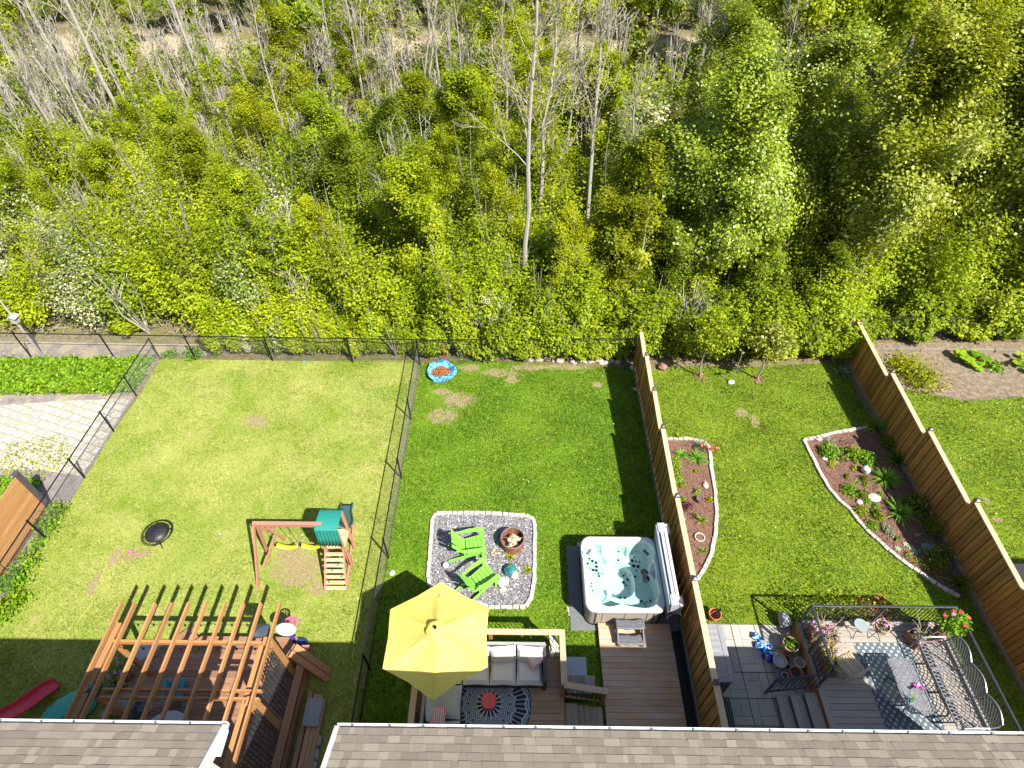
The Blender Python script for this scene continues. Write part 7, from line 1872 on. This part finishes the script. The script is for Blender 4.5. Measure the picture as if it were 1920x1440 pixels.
for a in (-1, 1):
    for b in (-1, 1):
        m = MB(); m.tube([(a * tw * .85, b * tl * .85, th_), (a * tw * .7, b * tl * .75, .22), (a * tw, b * tl * .95, 0)], .016, 6); m.build('leg', M_alu, t, local=True)
# three seat lattice sofa
t = thing('lattice_sofa', 'three seat cast metal sofa with lattice seats and scalloped back beside the right railing', 'sofa', (9.88, 3.98, ZC))
for k in range(3):
    y0 = .03 + k * .66; m = MB(); sd_w, sd_l = .58, .62
    m = MB()
    for r_ in [.10 + .085 * i for i in range(9)]:
        for ctr, a0, a1 in (((0, y0 + sd_l), -90, 0), ((0, y0), 0, 90)):
            pts = []
            for i in range(13):
                a = R(a0 + (a1 - a0) * i / 12); x = ctr[0] + r_ * math.cos(a); y = ctr[1] + r_ * math.sin(a)
                if 0 <= x <= sd_w and y0 <= y <= y0 + sd_l: pts.append((x, y, .42 - .02 * math.sin(math.pi * x / sd_w)))
            if len(pts) > 1: m.tube(pts, .0105, 4, caps=False)
    m.build('seat', M_alu, t, local=True)
    m = MB(); m.tube([(a + sd_w / 2, b + y0 + sd_l / 2, .42) for a, b in rrect(sd_w / 2, sd_l / 2 + .01, .05, 4)], .018, 6, closed=True); m.build('seat_frame', M_alu, t, local=True)
    # back, leaning
    m = MB(); top = lambda v: .84 + .10 * math.sin(math.pi * v)
    bp = lambda v, z: (sd_w + .05 + (z - .45) * .28, y0 + v * sd_l, z)
    m.tube([bp(v, top(v)) for v in np.linspace(0, 1, 11)], .018, 6); m.tube([bp(0, .45), bp(0, top(0))], .016, 6); m.tube([bp(1, .45), bp(1, top(1))], .016, 6); m.tube([bp(0, .46), bp(1, .46)], .014, 6)
    m.build('back_frame', M_alu, t, local=True)
    m = MB()
    for s in (1, -1):
        for q in np.arange(-.7, 1.0, .14):
            pts = []
            for i in range(9):
                v = q + .75 * i / 8; vv = v if s > 0 else 1 - v; z = .46 + (top(min(1, max(0, vv))) - .46) * (i / 8)
                if 0 <= v <= 1: pts.append(bp(vv, z))
            if len(pts) > 1: m.tube(pts, .009, 4, caps=False)
    m.build('backrest', M_alu, t, local=True)
for y in (0, 2.0):
    m = MB(); m.tube([(-.02, y, 0), (-.0, y, .42), (.02, y, .62), (.2, y, .66), (.55, y, .66), (.70, y, .78)], .02, 8); m.build('armrest', M_alu, t, local=True)
    m = MB(); m.tube([(.68, y, .5), (.66, y, 0)], .02, 8); m.build('leg', M_alu, t, local=True)
# things on the table
M_mag = simple('magenta_plastic', (.70, .03, .32), .4)
c = G(1720, 1287, ZC + th_ + .02); t = thing('toy_windmill', 'magenta and white toy lying on the lattice coffee table', 'toy', c, .4)
m = MB(); m.box((.0, 0, .03), (.15, .05, .05)); m.box((.05, -.05, .03), (.05, .12, .05)); m.box((-.05, .05, .03), (.08, .06, .05)); m.build('body', M_mag, t, local=True, bevel=.012)
m = MB(); m.box((.01, .01, .062), (.07, .05, .012), rz=.3); m.build('label_patch', M_white, t, local=True); m = MB(); m.box((-.16, .03, .03), (.14, .03, .03)); m.build('handle', M_black, t, local=True)
c = G(1707, 1315, ZC + th_ + .02); t = thing('small_houseplant', 'tiny plant in a turquoise pot on the lattice coffee table', 'plant pot', c)
m = MB(); m.lathe([(.035, 0), (.05, .09), (.04, .09), (.001, .07)], n=14, caps=False); m.build('pot', simple('turquoise_glaze', (.02, .36, .42), .25), t, local=True)
r = np.random.default_rng(5); P = r.normal(size=(60, 3)) * .035 + np.array([0, .02, .13]); link_mesh('leaves', leaf_mesh('leaves', P, .05, r=r, aspect=.3), L_gold, t)
# bistro stool with round top
c = G(1615, 1172, .98); t = thing('bistro_table', 'tiny round glass topped bistro table with a curled black frame', 'table', (c.x, c.y, ZC))
m = MB(); m.lathe([(.001, .47), (.165, .47), (.17, .478), (.165, .486), (.001, .486)], n=30, caps=False); m.build('glass_top', simple('frosted_glass', (.24, .28, .29), .5, spec=.4), t, local=True)
for k in range(3):
    a = k * 2.094; m = MB(); m.tube([(math.cos(a) * q, math.sin(a) * q, z) for q, z in ((.14, .47), (.05, .35), (.02, .22), (.08, .1), (.17, .02), (.20, .05), (.17, .08))], .008, 6); m.build('leg', M_black, t, local=True)
# plant stand + terracotta pot
c = G(1655, 1172, 1.05); t = thing('plant_stand', 'black metal stand carrying the round terracotta pot', 'plant stand', (c.x, c.y - .02, ZC))
m = MB(); m.tube([(.15 * math.cos(a), .15 * math.sin(a), .36) for a in np.linspace(0, 6.2832, 21)[:-1]], .008, 6, closed=True)
m.build('hoop', M_black, t, local=True)
for k in range(4): a = k * 1.571 + .5; m = MB(); m.tube([(.15 * math.cos(a), .15 * math.sin(a), .36), (-.2 * math.cos(a), -.2 * math.sin(a), 0)], .008, 6); m.build('leg', M_black, t, local=True)
flower_pot('flower_pot', 'round terracotta pot with sparse plants on the black stand by the railing', (c.x, c.y - .02, ZC + .36), .165, .22, M_terra2, M_grass2, 60, F_pink, 4, .2, .1, fsize=.04)
# planters
M_plnt = simple('brown_planter', (.24, .12, .08), .7, vary=.2)
def planter(label, cx, cy, z, L, W, H, rz, leafm, n, fl=None, nfl=0, spread=1.0, hh=.2, stems=0):
    t = thing('planter_box', label, 'planter', (cx, cy, z), rz); m = MB()
    for a, b, l, w in ((0, W / 2 - .012, L, .024), (0, -W / 2 + .012, L, .024), (L / 2 - .012, 0, .024, W - .05), (-L / 2 + .012, 0, .024, W - .05)): m.box((a, b, H / 2), (l, w, H))
    m.build('box', M_plnt, t, local=True, bevel=.006); m = MB(); m.bx(-L / 2 + .02, L / 2 - .02, -W / 2 + .02, W / 2 - .02, .02, H - .04); m.build('soil', M_soil, t, local=True)
    r = np.random.default_rng(int(cx * 100)); P = r.uniform(-.5, .5, (n, 3)) * np.array([L * spread, W * spread, 0]); P[:, 2] = H + np.abs(r.normal(0, hh * .5, n)); link_mesh('foliage', leaf_mesh('foliage', P, .05, r.uniform(0, 1, n), r=r), leafm, t)
    if nfl:
        P = r.uniform(-.5, .5, (nfl, 3)) * np.array([L, W, 0]); P[:, 2] = H + hh * .5; P = np.repeat(P, 8, 0) + r.normal(0, .02, (nfl * 8, 3)); link_mesh('flowers', leaf_mesh('flowers', P, .045, r=r, up=.8, aspect=1), fl, t)
    if stems:
        m = MB(); q = random.Random(int(cx * 10))
        for k in range(stems):
            x, y = q.uniform(-.4, .4) * L, q.uniform(-.4, .4) * W; a = q.uniform(0, 6.3); l = q.uniform(.2, .5); m.tube([(x, y, H - .05), (x + .3 * l * math.cos(a), y + .3 * l * math.sin(a), H + l * .6), (x + l * .9 * math.cos(a), y + l * .9 * math.sin(a), H + l)], [.008, .006, .003], 4)
        m.build('dry_stems', simple('straw_stem', (.50, .38, .26), .8) if 'straw_stem' not in bpy.data.materials else bpy.data.materials['straw_stem'], t, local=True)
    return t
planter('brown planter box with pink flowers and dry stems at the left corner of the railing', 7.68, 6.18, ZC, .62, .36, .34, -.12, M_grass2, 200, F_pink, 14, 1.1, .25, 26)
planter('brown planter box with orange and green trailing plants beside the wooden chair', 7.60, 5.55, ZC, .30, .62, .34, -.05, L_gold, 260, F_pink, 5, 1.1, .22, 20)
planter('brown planter box with small pale plants left of the rose bush', 10.12, 6.18, ZC, .55, .38, .30, .35, M_grass2, 160, F_pink, 5, .9, .14, 5)
# shrubs along the outside of the far railing
for (x, n, mt, lb) in ((7.75, 500, L_fresh, 'bright leafy plant outside the left end of the far railing'), (8.4, 420, L_gold, 'yellow green plant outside the far railing behind the bistro table'), (9.0, 420, L_gold, 'green and orange plant outside the middle of the far railing'), (9.55, 300, L_dead, 'dry brown plant outside the far railing behind the terracotta pot')):
    fence_plant(x, 6.95, n, lb, .55, .75, mt, .07)['group'] = 'plants outside the deck railing'
m = MB(); m.stone((0, 0, .2), .22, 8, (.8, 1, 1)); o = m.build('grey_bundle', simple('grey_cloth', (.3, .31, .34), .8, vary=.3)); o.location = (7.05, 6.75, .05); tag(o, 'grey crumpled bundle outside the left corner of the deck railing', 'bundle')
# rose bush
t = thing('rose_bush', 'potted rose bush with red blooms at the right corner of the deck', 'rose bush', (10.62, 6.25, ZC))
m = MB(); m.lathe([(.12, 0), (.17, .32), (.15, .32), (.001, .28)], n=20, caps=False); m.build('pot', M_plnt, t, local=True)
r = np.random.default_rng(8); n = 900; u = r.normal(size=(n, 3)); u /= np.linalg.norm(u, axis=1)[:, None]; P = u * r.uniform(.3, 1.05, n)[:, None] * np.array([.36, .34, .34]) + np.array([.08, .02, .80]); link_mesh('leaves', leaf_mesh('leaves', P, .075, r.uniform(0, 1, n), r=r), L_fresh, t)
m = MB(); q = random.Random(4)
for k in range(9): a = q.uniform(0, 6.3); m.tube([(0, 0, .28), (.1 * math.cos(a), .1 * math.sin(a), .6), (.28 * math.cos(a) + .05, .28 * math.sin(a), .95)], [.012, .008, .004], 5)
m.build('stem', M_bark_dark, t, local=True)
for k, (x, y, z) in enumerate(((.0, .18, 1.12), (.15, .16, 1.14), (-.22, .1, 1.05), (.33, .05, 1.05), (.12, -.16, 1.08), (-.05, .1, 1.12))):
    m = MB()
    for j in range(14): a = j * 2.4; q_ = .006 + .0035 * j; m.stone((x + q_ * math.cos(a), y + q_ * math.sin(a), z - q_ * .3), .022, j, (1, .5, .8), 6, 4, .05, rz=a + 1.57)
    m.build('rose', F_red if k in (0, 1, 4) else F_pink2 if False else (F_red if k < 5 else F_pink), t, local=True)
# folding wooden chair
t = thing('folding_chair', 'weathered wooden slatted folding chair beside the patterned rug', 'chair', (7.98, 5.38, ZC), R(25))
M_chr = wood('chair_slat', (.50, .40, .27), (.34, .26, .17), 'Y', var=.12, knots=False)
m = MB()
for k in range(7): m.box((-.21 + k * .07, 0, .43), (.052, .44, .018))
m.build('seat', M_chr, t, local=True, bevel=.003)
for s in (-1, 1):
    m = MB(); m.box((0, s * .23, .40), (.50, .025, .04)); m.build('seat_rail', M_chr, t, local=True); m = MB(); m.beam((.22, s * .22, 0), (-.2, s * .22, .42), .022, .04); m.build('leg', M_chr, t, local=True); m = MB(); m.beam((-.24, s * .22, 0), (.18, s * .22, .42), .022, .04); m.build('leg', M_chr, t, local=True)
    m = MB(); m.box((.0, s * .27, .64), (.52, .06, .022)); m.build('armrest', M_chr, t, local=True, bevel=.004); m = MB(); m.beam((.2, s * .255, .42), (.2, s * .265, .63), .02, .04); m.build('arm_post', M_chr, t, local=True)
# pots below the deck
gp = 'pots standing on the patio beside the stairs'
flower_pot('flower_pot', 'large terracotta pot with a green plant at the far end of the pot group', (6.98, 6.08, .02), .19, .34, M_terra2, L_fresh, 130, None, 0, .2, .12, gp)
for (x, y, r_, h, mt, fl, lb) in ((6.62, 5.70, .155, .26, M_stonew, simple('grey_water', (.25, .30, .33), .2), 'white plastic pot with grey contents nearest the blue bag'), (6.87, 5.80, .075, .12, M_terra, M_soil, 'smallest red pot between the white pots'), (6.78, 5.58, .10, .16, simple('white_red_pot', (.55, .30, .24), .5), M_soil, 'small white and red pot in the middle of the group'), (7.10, 5.66, .125, .26, M_stonew, None, 'tall white pot closest to the deck side'), (6.92, 5.42, .145, .28, M_terra, M_soil, 'plain terracotta pot at the near end of the group'), (6.64, 5.35, .18, .20, simple('dark_saucer', (.16, .15, .15), .5), M_boxd, 'wide dark basin holding a small white pot')):
    emptypot(lb, (x, y, .02), r_, h, mt, fl, gp)
emptypot('small white pot standing inside the wide dark basin', (6.64, 5.35, .17), .075, .10, M_stonew, M_soil)
# blue bag
t = NT('printed_bag'); n1 = t.noise(7, 2, .5, t.obj(), 1.2); n2 = t.noise(11, 2, .5, t.scaled(t.obj(), (1, 1, 1), loc=(5, 2, 1)))
col = t.ramp(n1, [(0, (.01, .03, .30)), (.42, (.01, .08, .45)), (.5, (.05, .42, .62)), (.56, (.6, .7, .75)), (.62, (.02, .2, .5)), (1, (.02, .04, .35))], 'CONSTANT'); col = t.mix(t.math('GREATER_THAN', n2, .64), col, (.75, .42, .06)); M_bag = t.done(col, .25)
m = MB(); n = 14; vs = []; rr = random.Random(2)
for i in range(n):
    for j in range(n):
        u = i / (n - 1) * 2 - 1; v = j / (n - 1) * 2 - 1; f = ((1 - abs(u) ** 3) * (1 - abs(v) ** 3)) ** .5
        vs.append((u * .19 + .03 * math.sin(v * 7), v * .29 + .03 * math.sin(u * 9), .015 + .17 * f + rr.uniform(-.012, .012)))
m._add(vs, [(i * n + j, (i + 1) * n + j, (i + 1) * n + j + 1, i * n + j + 1) for i in range(n - 1) for j in range(n - 1)])
m._add([(-.03, .27, .03), (.08, .27, .03), (.12, .42, .10), (.02, .45, .16), (-.10, .42, .08)], [(0, 1, 2, 3, 4)])
o = m.build('blue_bag', M_bag, smooth=False); o.location = (6.42, 6.02, .02); o.rotation_euler = (0, 0, .5); tag(o, 'crumpled shiny blue printed bag lying on the patio', 'bag')
m = MB(); m.box((0, 0, .04), (.14, .10, .05), rz=.3); o = m.build('orange_pouch', simple('orange_pouch', (.55, .2, .08), .6), bevel=.015); o.location = (6.72, 5.98, .02); tag(o, 'small orange brown packet between the blue bag and the big pot', 'packet')

# ================================================================== right neighbour
t = NT('wood_chips'); p = t.pos(); n1 = t.noise(6, 5, .7, p); n2 = t.noise(38, 3, .8, p); t.bump(n2, .8, .03)
M_chipw = t.done(t.mix(t.rng(t.math('ADD', t.math('MULTIPLY', n1, .5), t.math('MULTIPLY', n2, .5)), .4, .6), (.09, .065, .045), (.30, .235, .155)), .95)
sheet('wood_chips', [(XF3 + .1, 18.0), (30, 18.2), (30, 15.7), (22, 15.7), (17.5, 15.0), (16, 14.9), (14.3, 15.4), (XF3 + .1, 15.9)], .02, M_chipw)
NOGRASS.append([(XF3, 18), (30, 18), (30, 15.8), (17.5, 15.1), (16, 15.0), (14.3, 15.5), (XF3, 16)])
m = MB(); x = 12.8
while x < 24: m.box((x + .45, 17.55 + .02 * math.sin(x * 3), .06), (.92, .09, .14), rz=random.uniform(-.02, .02)); x += .95
tag(m.build('timber_edging', M_kick, base=(13, 17.5, 0)), 'weathered grey timber edging behind the wood chip bed', 'edging')
for i, (px, py, s, lb) in enumerate(((1812, 678, 1, 'large round leaved rhubarb plant on the wood chips'), (1922, 690, .9, 'round leaved rhubarb plant cut by the right edge'))):
    c = G(px, py); t = thing('rhubarb_plant', lb, 'plant', (c.x, c.y, .02), 0, 'rhubarb plants on the wood chips'); r = random.Random(i); m = MB(); st = MB()
    for k in range(22):
        a = r.uniform(0, 6.3); q = r.uniform(.08, .55) * s; z = r.uniform(.12, .4) * s; cx, cy = q * math.cos(a), q * math.sin(a); rad = r.uniform(.12, .2) * s
        vs = [(cx, cy, z)] + [(cx + rad * (1 + .15 * math.sin(3 * b + k)) * math.cos(b), cy + rad * (1 + .15 * math.cos(2 * b + k)) * math.sin(b), z + r.uniform(-.05, .03)) for b in np.linspace(0, 6.283, 10)[:-1]]
        m._add(vs, [(0, 1 + j, 1 + (j + 1) % 9) for j in range(9)]); st.tube([(0, 0, 0), (cx * .6, cy * .6, z * .7), (cx, cy, z)], .012, 5)
    m.build('leaves', L_fresh, t, local=True); st.build('stem', F_red, t, local=True)
for (px, py, s, lb) in ((1720, 712, 1.4, 'yellow green shrub just behind the right wooden fence'), (1694, 690, 1.0, 'small green shrub at the corner between fence and timber edging'), (1862, 690, .5, 'small green weed on the wood chips right of the rhubarb')):
    c = G(px, py); fence_plant(c.x, c.y, int(900 * s), lb, .55 * s, .4 * s, L_gold if s > .9 else L_fresh, .09)['group'] = 'low shrubs by the wood chips'
m = MB(); m.bx(13.45, 24, 2, 8.55, 0, .02); tag(m.build('neighbour_patio', simple('pea_gravel', (.36, .31, .28), .9, vary=.35, scale=35, bump=.6), base=(14, 5, 0)), kind='structure')
NOGRASS.append([(13.4, 2), (24, 2), (24, 8.6), (13.4, 8.6)])
m = MB(); m.bx(14.0, 15.4, 6.2, 6.9, 2.1, 2.16)
m = MB()
for (a, b) in ((14.5, 7.0), (15.9, 7.0), (14.5, 5.6), (15.9, 5.6)): m.bx(a - .05, a + .05, b - .05, b + .05, 0, 2.3)
m.bx(14.4, 16.0, 5.5, 7.2, 2.3, 2.38)
t = thing('gazebo_canopy', 'neighbour canopy outside the frame to the right', 'canopy', (15, 6, 0)); 
bpy.data.objects.remove(t)
grow_grass()
